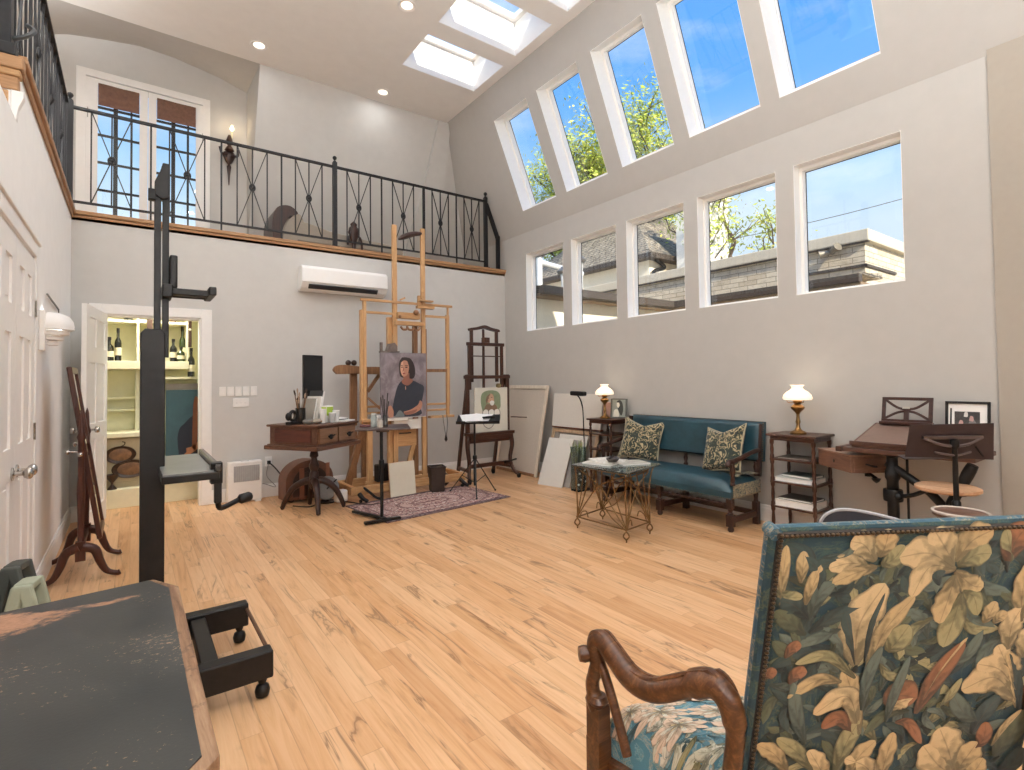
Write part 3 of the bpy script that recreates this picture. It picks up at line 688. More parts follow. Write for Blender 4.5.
cr = nt.nodes.new('ShaderNodeValToRGB'); LK(nz.outputs[0], cr.inputs[0]); cr.color_ramp.elements[0].position = .48; cr.color_ramp.elements[1].position = .8; cr.color_ramp.elements[1].color = (.75, .75, .75, 1)
mx = nt.nodes.new('ShaderNodeMixRGB'); LK(cr.outputs[0], mx.inputs[0]); LK(rp.outputs[0], mx.inputs[1]); mx.inputs[2].default_value = lin('eef5fd')
bg = nt.nodes.new('ShaderNodeBackground'); LK(mx.outputs[0], bg.inputs[0]); bg.inputs[1].default_value = 1.22
ow = nt.nodes.new('ShaderNodeOutputWorld'); LK(bg.outputs[0], ow.inputs[0])
ld = bpy.data.lights.new('sun', 'SUN'); ld.energy = 8; ld.angle = radians(1.5); ld.color = (1, .93, .82)
so = bpy.data.objects.new('sun', ld); COL.objects.link(so); so.rotation_euler = V((-.2, -.8, .5)).to_track_quat('Z', 'Y').to_euler()
# ================================================================ BAR CLOSET behind the open door
YC = 7.62
CG = plain('closet_lime_paint', 'dedcc0', .7, var=.03)
b = B(); b.bb(-.75, 1.05, YC, YC + .06, 0, 2.5); b.bb(-.78, -.72, D + .13, YC, 0, 2.5); b.bb(.98, 1.04, D + .13, YC, 0, 2.5); struct('wall_closet', b, CG)
b = B(); b.bb(-.75, 1.05, D + .13, YC, 2.42, 2.5); struct('ceiling_closet', b, CREAM)
t = thing('added_closet_light', 'added round ceiling light inside the bar closet, out of view', 'light', (.15, 7.0, 2.42))  # unseen fixture added to carry the light that brightens the closet
b = B(); b.lathe([(.17, 0), (.17, -.02), (.155, -.025), (.155, 0)], (0, 0, 0), 28); obj('trim_ring', b, WHITE, t, smooth=50)
b = B(); b.lathe([(.001, -.02), (.154, -.016), (.154, -.012), (.001, -.012)], (0, 0, 0), 28); obj('lens', b, CANGLOW, t)
lamp('AREA', (0, 0, -.035), 22, (1, .97, .86), t, .3, name='added_closet_lamp')
# base cabinet and counter
t = thing('base_cabinet', 'putty-coloured base cabinet under the cream counter inside the bar closet', 'cabinet', (-.3, 7.2, 0))
b = B(); b.bb(-.71, .30, 7.17, YC - .01, .0, .745); wobj('carcass', b, CREAMD, t)
b = B(); b.bb(-.71, .97, 7.04, 7.165, 0, .2); wobj('kickboard', b, CREAM, t, bevel=.004)
b = B(); b.bb(-.70, .29, 7.158, 7.169, .26, .735); wobj('door', b, CREAMD, t, bevel=.004)
b = B(); b.bb(-.71, .31, 7.10, YC - .005, .75, .80); tag(obj('countertop', b, CREAM, bevel=.006), 'cream counter slab on the putty base cabinet in the closet', 'countertop')
DISH = wood('dark_dish_wood', '1d120b', '3c2616', '5d4029', 'X', .35)
def dish(x, z, rx, rz_, lb, tilt=0):
    t = thing('oval_tray', lb, 'tray', (x, 7.157, z), 0, 'dark oval trays in the closet')
    b = B(); b.lathe([(.98, .0), (1, .018), (.96, .026), (.78, .012), (.001, .009)], (0, 0, 0), 32, (0, -1, 0)); bmesh.ops.scale(b.bm, vec=(rx, 1, rz_), verts=b.bm.verts); obj('bowl', b, DISH, t, smooth=40)
    b = B(); b.lathe([(.70, .0125), (.66, .0135), (.001, .0128)], (0, 0, 0), 28, (0, -1, 0)); bmesh.ops.scale(b.bm, vec=(rx, 1, rz_), verts=b.bm.verts); obj('inlay', b, plain('dish_inlay', '7c5a3c', .4, var=.5, scale=18), t, smooth=40)
dish(-.09, .56, .142, .095, 'upper dark oval wooden tray with brown centre hanging inside the closet')
dish(.0, .40, .168, .10, 'lower and larger dark oval wooden tray hanging inside the closet')
b = B(); b.lathe([(.001, 0), (.045, 0), (.04, .012), (.012, .05), (.012, .07), (.05, .12), (.058, .16), (.054, .16), (.045, .12), (.001, .08)], (-.16, 7.10, .2), 18)
tag(obj('goblet', b, DISH, smooth=50), 'small dark goblet standing on the cream kickboard ledge under the oval trays', 'goblet')
b = B(); b.tube(bez([(-.075, 7.157, .70), (-.05, 7.145, .69), (-.06, 7.14, .665), (-.085, 7.14, .65), (-.07, 7.15, .63)], 14), .005, 6); tag(obj('cabinet_hook', b, plain('dark_bronze', '4b3c28', .4, .7), smooth=50), 'small curled bronze hook above the oval trays', 'hook')
# shelves
t = thing('wall_shelf', 'cream boxed bar shelving with uprights above the counter, on the closet wall', 'shelf', (-.2, 7.3, 1.5))
b = B(); b.bb(-.71, .55, 7.2, YC - .01, 1.50, 1.59); wobj('box_shelf', b, CREAM, t, bevel=.004)
for z in (2.03,): b = B(); b.bb(-.71, .55, 7.3, YC - .01, z, z + .028); wobj('shelf_board', b, CREAM, t)
for x in (.05, .53): b = B(); b.bb(x, x + .022, 7.28, YC - .01, 1.59, 2.4); wobj('upright', b, CREAM, t)
b = B(); b.bb(.04, .075, 7.4, YC - .01, .80, 1.5); wobj('side_panel', b, CG, t)
for z in (1.02, 1.16): b = B(); b.bb(-.71, .04, 7.5, YC - .01, z, z + .02); wobj('ledge', b, CG, t)
b = B(); b.bb(.32, .975, 7.22, YC - .01, 1.385, 1.41); wobj('ledge', b, CREAM, t)
BG = [plain('bottle_' + n, c, .12, 0, spec=.6) for n, c in (('dark', '14160f'), ('green', '2c3a17'), ('amber', '4a2410'), ('clear', 'b9b8a0'))]
def bottle(x, y, z, h, m, lb, label=None, k=1):
    t = thing('bottle', lb, 'bottle', (x, y, z), 0, 'bottles on the closet shelves')
    b = B(); r = .036 * k; b.lathe([(.001, 0), (r, 0), (r, h * .55), (r * .9, h * .63), (r * .4, h * .74), (r * .36, h * .97), (r * .42, h)], (0, 0, 0), 16); obj('glass_body', b, BG[m], t, smooth=45)
    b = B(); b.lathe([(r * 1.02, h * .18), (r * 1.02, h * .42)], (0, 0, 0), 16, caps=False); obj('paper_label', b, plain('bottle_label', label or 'd8cfb0', .7), t, smooth=60)
    b = B(); b.lathe([(r * .46, h * .9), (r * .46, h * 1.03), (.001, h * 1.03)], (0, 0, 0), 12); obj('cap', b, BLACKP, t, smooth=45)
bottle(-.20, 7.3, 1.59, .26, 0, 'squat dark bottle at the left end of the lower bar shelf', k=1.2)
bottle(-.12, 7.32, 1.59, .36, 0, 'tall slim dark bottle beside the squat one on the lower bar shelf', k=.9)
bottle(.40, 7.3, 1.59, .26, 0, 'dark bottle with white label on the lower shelf right of the black mast', 'e8e6dd')
bottle(.475, 7.28, 1.59, .17, 1, 'short green bottle with yellow label on the lower shelf', 'c9cf4a', 1.1)
bottle(.50, 7.45, 1.59, .42, 1, 'tall green bottle at the back of the lower bar shelf')
bottle(.575, 7.24, 1.412, .33, 0, 'dark wine bottle with pale base label on the low right ledge', 'd9d6cf')
bottle(-.03, 7.42, 2.058, .27, 0, 'dark bottle with pale label on the upper bar shelf', 'c8c3ae', 1.2)
bottle(.40, 7.42, 2.058, .27, 2, 'amber bottle with white label on the upper shelf right of the mast', 'efece2', 1.1)
def banner(x, z0, z1, w, lb):
    t = thing('wall_plaque', lb, 'plaque', (x, 7.26, z0), 0, 'dark plaques on the bar shelves')
    b = B(); b.bb(-w / 2, w / 2, -.012, .0, 0, z1 - z0); obj('board', b, wood('plaque_wood', '2a1a12', '3f2a1d', '553a29', 'Z', .4), t, bevel=.004)
    b = B(); b.ball((0, -.012, (z1 - z0) * .35), .014, 12); b.bb(-w * .3, w * .3, -.015, -.012, (z1 - z0) * .78, (z1 - z0) * .84); obj('ornament', b, CREAM, t, smooth=50)
banner(.17, 1.72, 2.34, .055, 'tall narrow dark wooden plaque with pale disc left of the black mast')
banner(.245, 1.95, 2.34, .03, 'slim dark strip plaque close to the left side of the mast top')
banner(-.262, 1.66, 2.36, .03, 'slim dark plaque at the far left end of the bar shelf')
banner(.563, 1.76, 2.36, .035, 'dark hanging strip beside the right shelf upright')
for i, x in enumerate((.0, -.03, .03)):
    pass
# unframed portrait leaning inside the closet
def lay(b, pts, o, u, v, n, k):
    b.mi = k[0]; o = V(o) + V(n) * (.0006 * k[1]); b.poly([o + V(u) * x + V(v) * y for x, y in pts])
def sm(pts, n=40): return [(p.x, p.y) for p in bez([(x, y, 0) for x, y in pts] + [(*pts[0], 0)], n)[:-1]]
t = thing('canvas_painting', 'teal-ground portrait canvas of a seated figure in navy leaning inside the closet', 'painting', (.64, 7.02, .2))
b = B(); b.bb(.315, .97, 7.0, 7.03, .22, 1.26); wobj('canvas', b, plain('teal_ground', '34545c', .6, var=.2, scale=5), t)
b = B(); o = (.315, 6.9985, .22)
TF = lambda pts: sm([(x * .5 + .03, z * .95 + .26) for x, z in pts])
lay(b, TF([(.16, .25), (.18, .1), (.24, .0), (.65, .0), (.65, .55), (.44, .5), (.3, .42), (.2, .36)]), o, X, Z, -Y, (0, 1))
lay(b, TF([(.33, .12), (.36, .04), (.5, .08), (.62, .14), (.6, .2), (.45, .14)]), o, X, Z, -Y, (1, 2))
lay(b, TF([(.24, -.02), (.34, -.02), (.40, .04), (.36, .08), (.28, .04)]), o, X, Z, -Y, (1, 3))
lay(b, TF([(.44, .12), (.47, .66), (.55, .72), (.57, .5), (.52, .12)]), o, X, Z, -Y, (2, 2))
wobj('painted_figure', b, [plain('navy_paint', '161d2c', .6), plain('skin_paint', 'a8714c', .6, var=.2), plain('sienna_paint', '7d4a2c', .6)], t)
b = B(); b.bb(.315, .97, 6.99, 7.03, 1.262, 1.33); tag(obj('shelf_rail', b, plain('grey_rail', '6e675c', .5)), 'grey rail along the top of the teal portrait in the closet', 'rail', kind='structure')
# ================================================================ LOFT RAILINGS AND OBJECTS
RZ0, RZ1 = 3.145, 4.085
def finial(parent, x, y, z):
    b = B(); b.lathe([(.022, 0), (.022, .012), (.009, .02), (.012, .03), (.024, .045), (.027, .058), (.022, .072), (.008, .082), (.001, .085)], (x, y, z), 14); wobj('finial', b, IRON, parent, smooth=50)
def railing(name, label, o, dirv, secs, posts, loc):
    t = thing(name, label, 'railing', loc); o = V(o); d = V(dirv); nrm = V((d.y, -d.x, 0))
    A, E_ = secs[0][0], secs[-1][1]
    P = lambda s, z: o + d * s + Z * z
    b = B(); b.bar(P(A, RZ1), P(E_, RZ1), .045, .022); wobj('top_rail', b, IRON, t)
    b = B(); b.bar(P(A, RZ0), P(E_, RZ0), .028, .02); wobj('bottom_rail', b, IRON, t)
    for s in posts:
        b = B(); w = .05; b.bar(P(s, ZL - .005), P(s, RZ1 + .06), w, w); b.bar(P(s, ZL - .005), P(s, ZL + .01), .09, .09); p = wobj('newel_post', b, IRON, t); finial(p, *P(s, RZ1 + .06))
    for s0, s1, n in secs:
        u = (s1 - s0) / n
        for k in range(n + 1):
            if k in (0, n) and any(abs(s0 + u * k - q) < .05 for q in posts): continue
            thick = k % 4 == 0 and k
            b = B(); q = P(s0 + u * k, 0); r = .0085 if thick else .0065
            b.bar((q.x, q.y, RZ0 if not thick else ZL - .005), (q.x, q.y, RZ1), r * 2); wobj('baluster', b, IRON, t)
        for k in range(1, n - 2, 4):
            x0, x1 = s0 + u * k, s0 + u * (k + 2); xm = (x0 + x1) / 2; zm = (RZ0 + RZ1) / 2; b = B()
            b.bar(P(x0, RZ0) + nrm * .008, P(x1, RZ1) + nrm * .008, .011, .009); b.bar(P(x1, RZ0) - nrm * .008, P(x0, RZ1) - nrm * .008, .011, .009)
            b.tube([P(xm + .026 * cos(a), zm + .036 * sin(a)) + nrm * .0 for a in [2 * pi * j / 14 for j in range(14)]], .011, 6, True); b.ball(P(xm, zm), .018, 8)
            wobj('cross_panel', b, IRON, t, smooth=40)
    return t
xs = [-.5, .817, 2.096, 3.353, 4.42]
rl_ = railing('balcony_railing', 'black wrought-iron balcony railing with crossed panels along the rear loft edge', (0, D + .045, 0), X, [(xs[0], xs[1], 8), (xs[1], xs[2], 8), (xs[2], xs[3], 8), (xs[3], xs[4], 8)], [xs[0], xs[2], 4.405], (2.1, D + .045, ZL))
b = B(); b.bar((xs[3], D + .045, ZL - .005), (xs[3], D + .045, RZ1), .03); wobj('mid_post', b, IRON, rl_)
b = B(); b.bar((4.42, D + .045, 4.05), (4.625, D + .045, 3.55), .05, .045, (0, 1, 0)); b.bar((4.63, D + .045, 3.575), (4.63, D + .045, ZL - .005), .05); wobj('raking_post', b, IRON, rl_)
railing('balcony_railing', 'black wrought-iron railing above the white west wall, ending at an oak cornice', (-L - .045, 0, 0), Y, [(3.68, 5.12, 8), (5.12, 6.56, 8)], [], (-L - .045, 5.1, ZL))
t = thing('iron_newel', 'heavy black newel post on the oak cornice at the top left corner', 'post', (-.545, 3.62, 3.0))
b = B(); b.box((0, 0, .62), (.09, .09, 1.24)); b.box((0, 0, .03), (.13, .13, .06)); obj('shaft', b, IRON, t, bevel=.006)
b = B(); b.ball((0, 0, 1.30), .06, 14); obj('ball_cap', b, IRON, t, smooth=50)
b = B(); b.tube(bez([(.05, -.02, .1), (.1, -.04, .12), (.13, -.02, .17), (.10, 0, .2)], 14), .012, 6); obj('scroll', b, plain('grey_iron', '55585a', .4, .6), t, smooth=50)
# candle sconce
t = thing('candle_sconce', 'dark carved wall sconce with a lit candle bulb beside the french doors', 'sconce', (1.06, YF - .03, 4.43))
b = B(); b.lathe([(.001, -.42), (.008, -.40), (.014, -.28), (.028, -.16), (.012, -.13), (.04, -.10), (.075, -.02), (.07, .03), (.02, .05)], (0, -.06, 0), 14, sy=.7); obj('backplate', b, DARKW, t, smooth=50)
b = B(); b.tube(bez([(0, -.08, 0), (-.09, -.13, -.02), (-.12, -.14, .06)], 12), .016, 8); b.tube(bez([(0, -.08, 0), (.09, -.13, -.02), (.1, -.14, .06)], 12), .016, 8); b.lathe([(.03, 0), (.06, .03), (.045, .06), (.02, .1), (.05, .13), (.03, .2), (.015, .24)], (0, -.1, .02), 14); obj('scroll_arm', b, DARKW, t, smooth=50)
b = B(); b.lathe([(.012, 0), (.012, .1)], (.03, -.1, .22), 10); obj('candle', b, CREAM, t, smooth=50)
b = B(); b.lathe([(.001, 0), (.02, .015), (.026, .035), (.016, .06), (.002, .085)], (.03, -.1, .32), 14); obj('candle_bulb', b, BULB, t, smooth=60)
lamp('POINT', (.03, -.15, .38), 1.2, (1, .8, .55), t, .04)
# chaise on the loft
UPH = plain('grey_upholstery', '9d9488', .9, var=.06, bump=.2, scale=60)
t = thing('chaise_longue', 'grey low chaise with dark scrolled end seen through the loft railing', 'chaise', (2.2, 7.1, ZL - .02))
pr_c = [(1.45, .08), (1.45, .34), (1.6, .36), (1.85, .33), (2.1, .27), (2.5, .23), (2.9, .21), (3.15, .17), (3.15, .08)]
b = B(); b.prism(pr_c, (0, 6.91, ZL), X, Z, (0, .48, 0)); wobj('seat', b, UPH, t, bevel=.02)
b = B(); b.prism(sm([(0, .0), (.0, .3), (.06, .46), (.2, .5), (.3, .42), (.2, .36), (.12, .2), (.1, 0)]), (1.40, 6.88, ZL), X, Z, (0, .52, 0)); wobj('scroll_end', b, DARKW, t, smooth=40)
b = B(); b.prism(sm([(.1, .02), (.12, .2), (.2, .36), (.3, .42), (.36, .3), (.3, .12), (.22, 0)]), (1.42, 6.9, ZL), X, Z, (0, .48, 0)); wobj('bolster', b, UPH, t, smooth=40)
for x in (1.46, 3.08):
    for y in (6.95, 7.33): b = B(); b.bar((x, y, ZL - .02), (x, y, ZL + .1), .05, w2=.07); wobj('leg', b, DARKW, t)
t = thing('wooden_carving', 'small dark wooden carving on the loft behind the middle of the railing', 'carving', (2.40, 6.83, ZL - .02)); t.scale = (.8, .8, .75)
b = B(); b.lathe([(.06, 0), (.07, .03), (.03, .06), (.035, .2), (.07, .3), (.1, .38), (.08, .47), (.05, .5), (.06, .54), (.001, .6)], (0, 0, 0), 12, sy=.6); b.tube(bez([(.0, 0, .35), (.1, -.02, .3), (.14, 0, .14), (.12, .02, 0)], 12), .02, 7); b.tube(bez([(.0, 0, .35), (-.09, 0, .3), (-.1, 0, .16)], 12), .02, 7); obj('body', b, DARKW, t, smooth=50)
# ================================================================ FOREGROUND: TAPESTRY ARMCHAIR
HUE = dict(T='bda57a', B='cdb68c', K='989069', O='565a42', D='33413d', R='8d5f40', G='59645a', W='d8d2c0', A='7fa3ac', P='d9bfa6', S='5b7f8a', C='c9c6b0')
def leaf(b, pts, w, hue, off, frame, ns=12, lob=0):
    """one woven leaf: a curved strip with scalloped edges laid on the surface frame(x, y, height)"""
    uvl = b.uvl(); cl = b.bm.loops.layers.float_color.get('hue') or b.bm.loops.layers.float_color.new('hue')
    c = bez([(x, y, 0) for x, y in pts], ns); rows_ = []
    for i, p in enumerate(c):
        t = i / ns; tg = (c[min(i + 1, ns)] - c[max(i - 1, 0)]).normalized(); nn = V((-tg.y, tg.x, 0))
        hw = w / 2 * max(.04, sin(pi * min(1, .04 + t * .96)) ** .55 * (.62 + .5 * t)) * (1 - lob * .17 * (abs(cos(t * pi * 3.5)) ** 3))
        rows_.append([b.bm.verts.new(frame(p.x + nn.x * hw * s, p.y + nn.y * hw * s, off + .0012 * (1 - abs(s)))) for s in (-1, -.5, 0, .5, 1)])
    h = lin(HUE[hue])
    for i in range(ns):
        for j in range(4):
            f = b.face([rows_[i][j], rows_[i + 1][j], rows_[i + 1][j + 1], rows_[i][j + 1]])
            if f:
                for lp, (a, q) in zip(f.loops, ((i, j), (i + 1, j), (i + 1, j + 1), (i, j + 1))): lp[uvl].uv = (a / ns, q / 4); lp[cl] = h
LEAVES = '''T,0.036,0.162,0.035,0.096,0.035,0.033,0.029;T,0.074,0.116,0.073,0.081,0.071,0.047,0.031;T,0.090,0.165,0.098,0.126,0.110,0.078,0.033;K,0.023,0.130,0.053,0.145,0.082,0.147,0.031;D,0.101,0.197,0.065,0.164,0.027,0.148,0.042;O,0.099,0.233,0.064,0.204,0.028,0.175,0.042;G,0.101,0.201,0.115,0.144,0.144,0.119,0.042;D,0.105,0.229,0.153,0.195,0.207,0.176,0.038;D,0.156,0.264,0.100,0.275,0.034,0.303,0.039;G,0.172,0.224,0.132,0.240,0.079,0.260,0.030;O,0.093,0.302,0.069,0.277,0.031,0.243,0.034;D,0.138,0.282,0.118,0.328,0.106,0.399,0.039;B,0.205,0.083,0.167,0.077,0.127,0.086,0.050;B,0.221,0.075,0.192,0.039,0.164,0.030,0.062;T,0.228,0.067,0.236,0.041,0.238,0.007,0.059;T,0.227,0.088,0.183,0.099,0.138,0.119,0.042;K,0.235,0.084,0.258,0.072,0.276,0.043,0.046;B,0.215,0.311,0.209,0.217,0.250,0.125,0.095;T,0.243,0.322,0.267,0.232,0.319,0.155,0.048;D,0.215,0.311,0.196,0.244,0.174,0.183,0.035;D,0.235,0.303,0.235,0.218,0.253,0.147,0.020;T,0.235,0.414,0.215,0.368,0.194,0.319,0.053;K,0.280,0.282,0.298,0.259,0.318,0.223,0.066;B,0.389,0.096,0.332,0.063,0.270,0.068,0.085;B,0.388,0.087,0.358,0.046,0.331,0.011,0.081;T,0.391,0.083,0.417,0.040,0.459,0.016,0.078;K,0.397,0.092,0.432,0.071,0.466,0.069,0.061;T,0.395,0.105,0.437,0.138,0.464,0.144,0.053;B,0.395,0.101,0.338,0.093,0.311,0.159,0.060;T,0.397,0.114,0.391,0.170,0.383,0.223,0.066;K,0.419,0.156,0.413,0.217,0.403,0.280,0.063;K,0.420,0.151,0.447,0.166,0.465,0.209,0.040;D,0.367,0.135,0.358,0.112,0.374,0.104,0.026;R,0.505,0.088,0.512,0.042,0.534,0.006,0.075;K,0.514,0.088,0.501,0.053,0.485,0.017,0.040;T,0.568,0.229,0.553,0.163,0.554,0.090,0.050;B,0.551,0.295,0.547,0.237,0.560,0.195,0.064;B,0.588,0.317,0.593,0.278,0.601,0.235,0.065;B,0.567,0.345,0.546,0.314,0.526,0.283,0.051;T,0.482,0.228,0.491,0.206,0.498,0.178,0.041;T,0.505,0.230,0.515,0.216,0.532,0.208,0.032;B,0.598,0.422,0.536,0.362,0.465,0.387,0.085;B,0.592,0.396,0.543,0.343,0.489,0.325,0.075;T,0.583,0.376,0.571,0.345,0.553,0.304,0.057;D,0.614,0.449,0.589,0.381,0.558,0.305,0.038;T,0.603,0.443,0.591,0.411,0.560,0.334,0.014;G,0.524,0.473,0.481,0.444,0.443,0.390,0.043;D,0.512,0.503,0.530,0.453,0.558,0.409,0.048;R,0.370,0.440,0.400,0.357,0.450,0.269,0.050;T,0.381,0.401,0.409,0.334,0.453,0.260,0.021;R,0.298,0.414,0.325,0.391,0.367,0.400,0.082;B,0.308,0.425,0.328,0.409,0.358,0.399,0.046;T,0.320,0.386,0.320,0.371,0.324,0.357,0.020;R,0.327,0.457,0.361,0.465,0.398,0.519,0.028;B,0.485,0.607,0.446,0.576,0.404,0.525,0.087;B,0.487,0.591,0.462,0.535,0.433,0.481,0.091;T,0.494,0.602,0.511,0.566,0.531,0.525,0.078;B,0.468,0.616,0.439,0.613,0.403,0.599,0.063;T,0.518,0.626,0.538,0.606,0.554,0.570,0.059;R,0.529,0.541,0.543,0.516,0.539,0.474,0.044;O,0.578,0.567,0.605,0.516,0.637,0.446,0.064;T,0.567,0.539,0.586,0.493,0.618,0.449,0.022;D,0.597,0.612,0.631,0.588,0.665,0.548,0.055;R,0.061,0.282,0.075,0.259,0.092,0.256,0.032;R,0.077,0.344,0.091,0.321,0.112,0.318,0.037;R,0.020,0.326,0.031,0.317,0.048,0.313,0.032;K,0.219,0.340,0.150,0.283,0.084,0.297,0.030;T,0.190,0.347,0.137,0.339,0.077,0.378,0.035;B,0.250,0.481,0.208,0.383,0.139,0.422,0.058;R,0.236,0.480,0.198,0.436,0.162,0.458,0.041;K,0.210,0.581,0.222,0.504,0.244,0.445,0.050;G,0.131,0.496,0.104,0.424,0.085,0.340,0.035;K,0.158,0.566,0.116,0.515,0.067,0.475,0.041;T,0.100,0.565,0.067,0.516,0.025,0.487,0.045;B,0.195,0.601,0.170,0.556,0.142,0.512,0.055;T,0.241,0.605,0.255,0.543,0.289,0.500,0.051;B,0.307,0.612,0.277,0.566,0.227,0.541,0.056;T,0.316,0.612,0.320,0.549,0.327,0.482,0.047;G,0.245,0.420,0.246,0.342,0.265,0.267,0.031;G,0.304,0.455,0.312,0.390,0.331,0.295,0.027;K,0.422,0.424,0.440,0.400,0.459,0.357,0.023'''
A0 = V((.974, .513, 1.042)); B0 = V((1.043, .627, .49)); wv = V((.85487, -.51883, 0)); dv = (B0 - A0).normalized(); nv = wv.cross(dv).normalized()
if nv.dot(-A0) < 0: nv = -nv          # faces the camera side: the outside back
fv = V((-nv.x, -nv.y, 0)).normalized()
ch = thing('tapestry_armchair', 'high-backed armchair in dark teal leaf tapestry with nailhead trim and carved walnut arms', 'armchair', (1.3, .6, 0))
PWD, PH = .66, .66
P3 = lambda x, y, h: A0 + wv * x + dv * y + nv * h
b = B(); TH = .026
b.mi = 0; b.poly([P3(0, 0, 0), P3(PWD, 0, 0), P3(PWD, PH, 0), P3(0, PH, 0)])
b.mi = 1
for p, q in (((0, 0), (PWD, 0)), ((PWD, 0), (PWD, PH)), ((PWD, PH), (0, PH)), ((0, PH), (0, 0))):
    b.poly([P3(*p, 0), P3(*q, 0), P3(*q, -TH), P3(*p, -TH)])
b.mi = 1; b.poly([P3(0, 0, -TH), P3(0, PH, -TH), P3(PWD, PH, -TH), P3(PWD, 0, -TH)])
bk = wobj('backrest', b, [TAPG, TAPE], ch, bevel=.012, weld=True, bseg=3)
b = B(); r = random.Random(5); off = .0006
for k in range(260):                      # dim undergrowth leaves of the woven ground
    x, y, a, l = r.uniform(.03, PWD - .04), r.uniform(.03, PH - .02), r.uniform(0, 2 * pi), r.uniform(.06, .12)
    q = (x + cos(a) * l, y + sin(a) * l); m_ = (x + cos(a + .4) * l * .5, y + sin(a + .4) * l * .5)
    if not (.02 < q[0] < PWD - .02 and .02 < q[1] < PH): continue
    off += .000012; leaf(b, [(x, y), m_, q], l * .3, r.choice('DDDDGOOGK'), off, P3, 8)
for ln in LEAVES.split(';'):
    h, *q = ln.split(','); q = list(map(float, q)); pts = list(zip(q[0:6:2], q[1:6:2]))
    if any(not (.004 < x < PWD - .01) or not (.004 < y < PH) for x, y in pts): pts = [(min(max(x, .012), PWD - .02), min(max(y, .012), PH - .01)) for x, y in pts]
    off += .00004; leaf(b, pts, q[6] * 1.06, h, off, P3, 28, 1 if h in 'BTP' and q[6] > .035 else .3)
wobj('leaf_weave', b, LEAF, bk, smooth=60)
b = B()
for i in range(64): b.ball(P3(.021 + .0 * i, .012 + i * .0102, .006), .0045, 8, sz=.8)
for i in range(62): b.ball(P3(.031 + i * .0102, .0135, .006), .0045, 8, sz=.8)
nh = wobj('nailhead_trim', b, plain('bronze_nails', '4d3d2c', .35, .85), bk, smooth=60)
b = B(); b.tube([P3(.021, .008, .001), P3(.021, PH, .001)], .0062, 6); b.tube([P3(.014, .0135, .001), P3(PWD, .0135, .001)], .0062, 6); wobj('gimp', b, plain('dark_gimp', '241d17', .9), bk)
b = B(); c_ = P3(.012, .012, -.02)
b.tube([P3(.012, .011, .003), P3(.012, .011, -TH)], .013, 12); wobj('corner_roll', b, TAPE, bk, smooth=50)
# seat
gl = V((-.85, .53, 0)); SA, SB, SC, SD = V((.985, .985, 0)), V((1.62, .60, 0)), V((1.56, .31, 0)), V((1.035, .64, 0))
def seat(u, v, z0=.35, h=.14):
    p = (SD * (1 - u) + SC * u) * (1 - v) + (SA * (1 - u) + SB * u) * v; e = min(1, min(u, 1 - u, v, 1 - v) * 9)
    return V((p.x, p.y, z0 + h * (1 - (1 - e) ** 2) ** .5 + .012 * sin(pi * u) * sin(pi * v)))
b = B(); b.grid(lambda u, v: seat(u, v), 26, 26); st = wobj('seat', b, TAPS, ch, smooth=70)
b = B(); r = random.Random(9); off = .0008
def SF(u, v, h):
    u, v = min(max(u, .01), .99), min(max(v, .01), .99); return seat(u, v) + Z * h
for k in range(300):
    x, y, a, l = r.uniform(.03, .97), r.uniform(.03, .97), r.uniform(0, 2 * pi), r.uniform(.07, .16)
    off += .000004; leaf(b, [(x, y), (x + cos(a + .5) * l * .5, y + sin(a + .5) * l * .5), (x + cos(a) * l, y + sin(a) * l)], l * .38, r.choice('SACAWCCKW'), off, SF, 8)
for (fx, fy, R_) in ((.33, .42, .17), (.12, .74, .1), (.3, .68, .11), (.2, .9, .08), (.1, .55, .1), (.5, .74, .14), (.64, .45, .15), (.8, .75, .14), (.42, .16, .13), (.72, .16, .12), (.06, .86, .07), (.36, .93, .1)):
    for ring, (n, rr, hh) in enumerate(((8, 1, 'P'), (6, .66, 'W'), (5, .36, 'B'))):
        for k in range(n):
            a = 2 * pi * k / n + ring * .4; off += .00001
            leaf(b, [(fx, fy), (fx + cos(a + .1) * R_ * rr * .5, fy + sin(a + .1) * R_ * rr * .5), (fx + cos(a) * R_ * rr, fy + sin(a) * R_ * rr)], R_ * rr * .6, hh, off, SF, 8, .5)
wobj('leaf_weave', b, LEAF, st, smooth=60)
b = B()
for p, q in ((SA, SB), (SB, SC), (SC, SD), (SD, SA)): b.bar((p.x, p.y, .335), (q.x, q.y, .335), .035, .06)
wobj('seat_rail', b, ARMW, ch, bevel=.008)
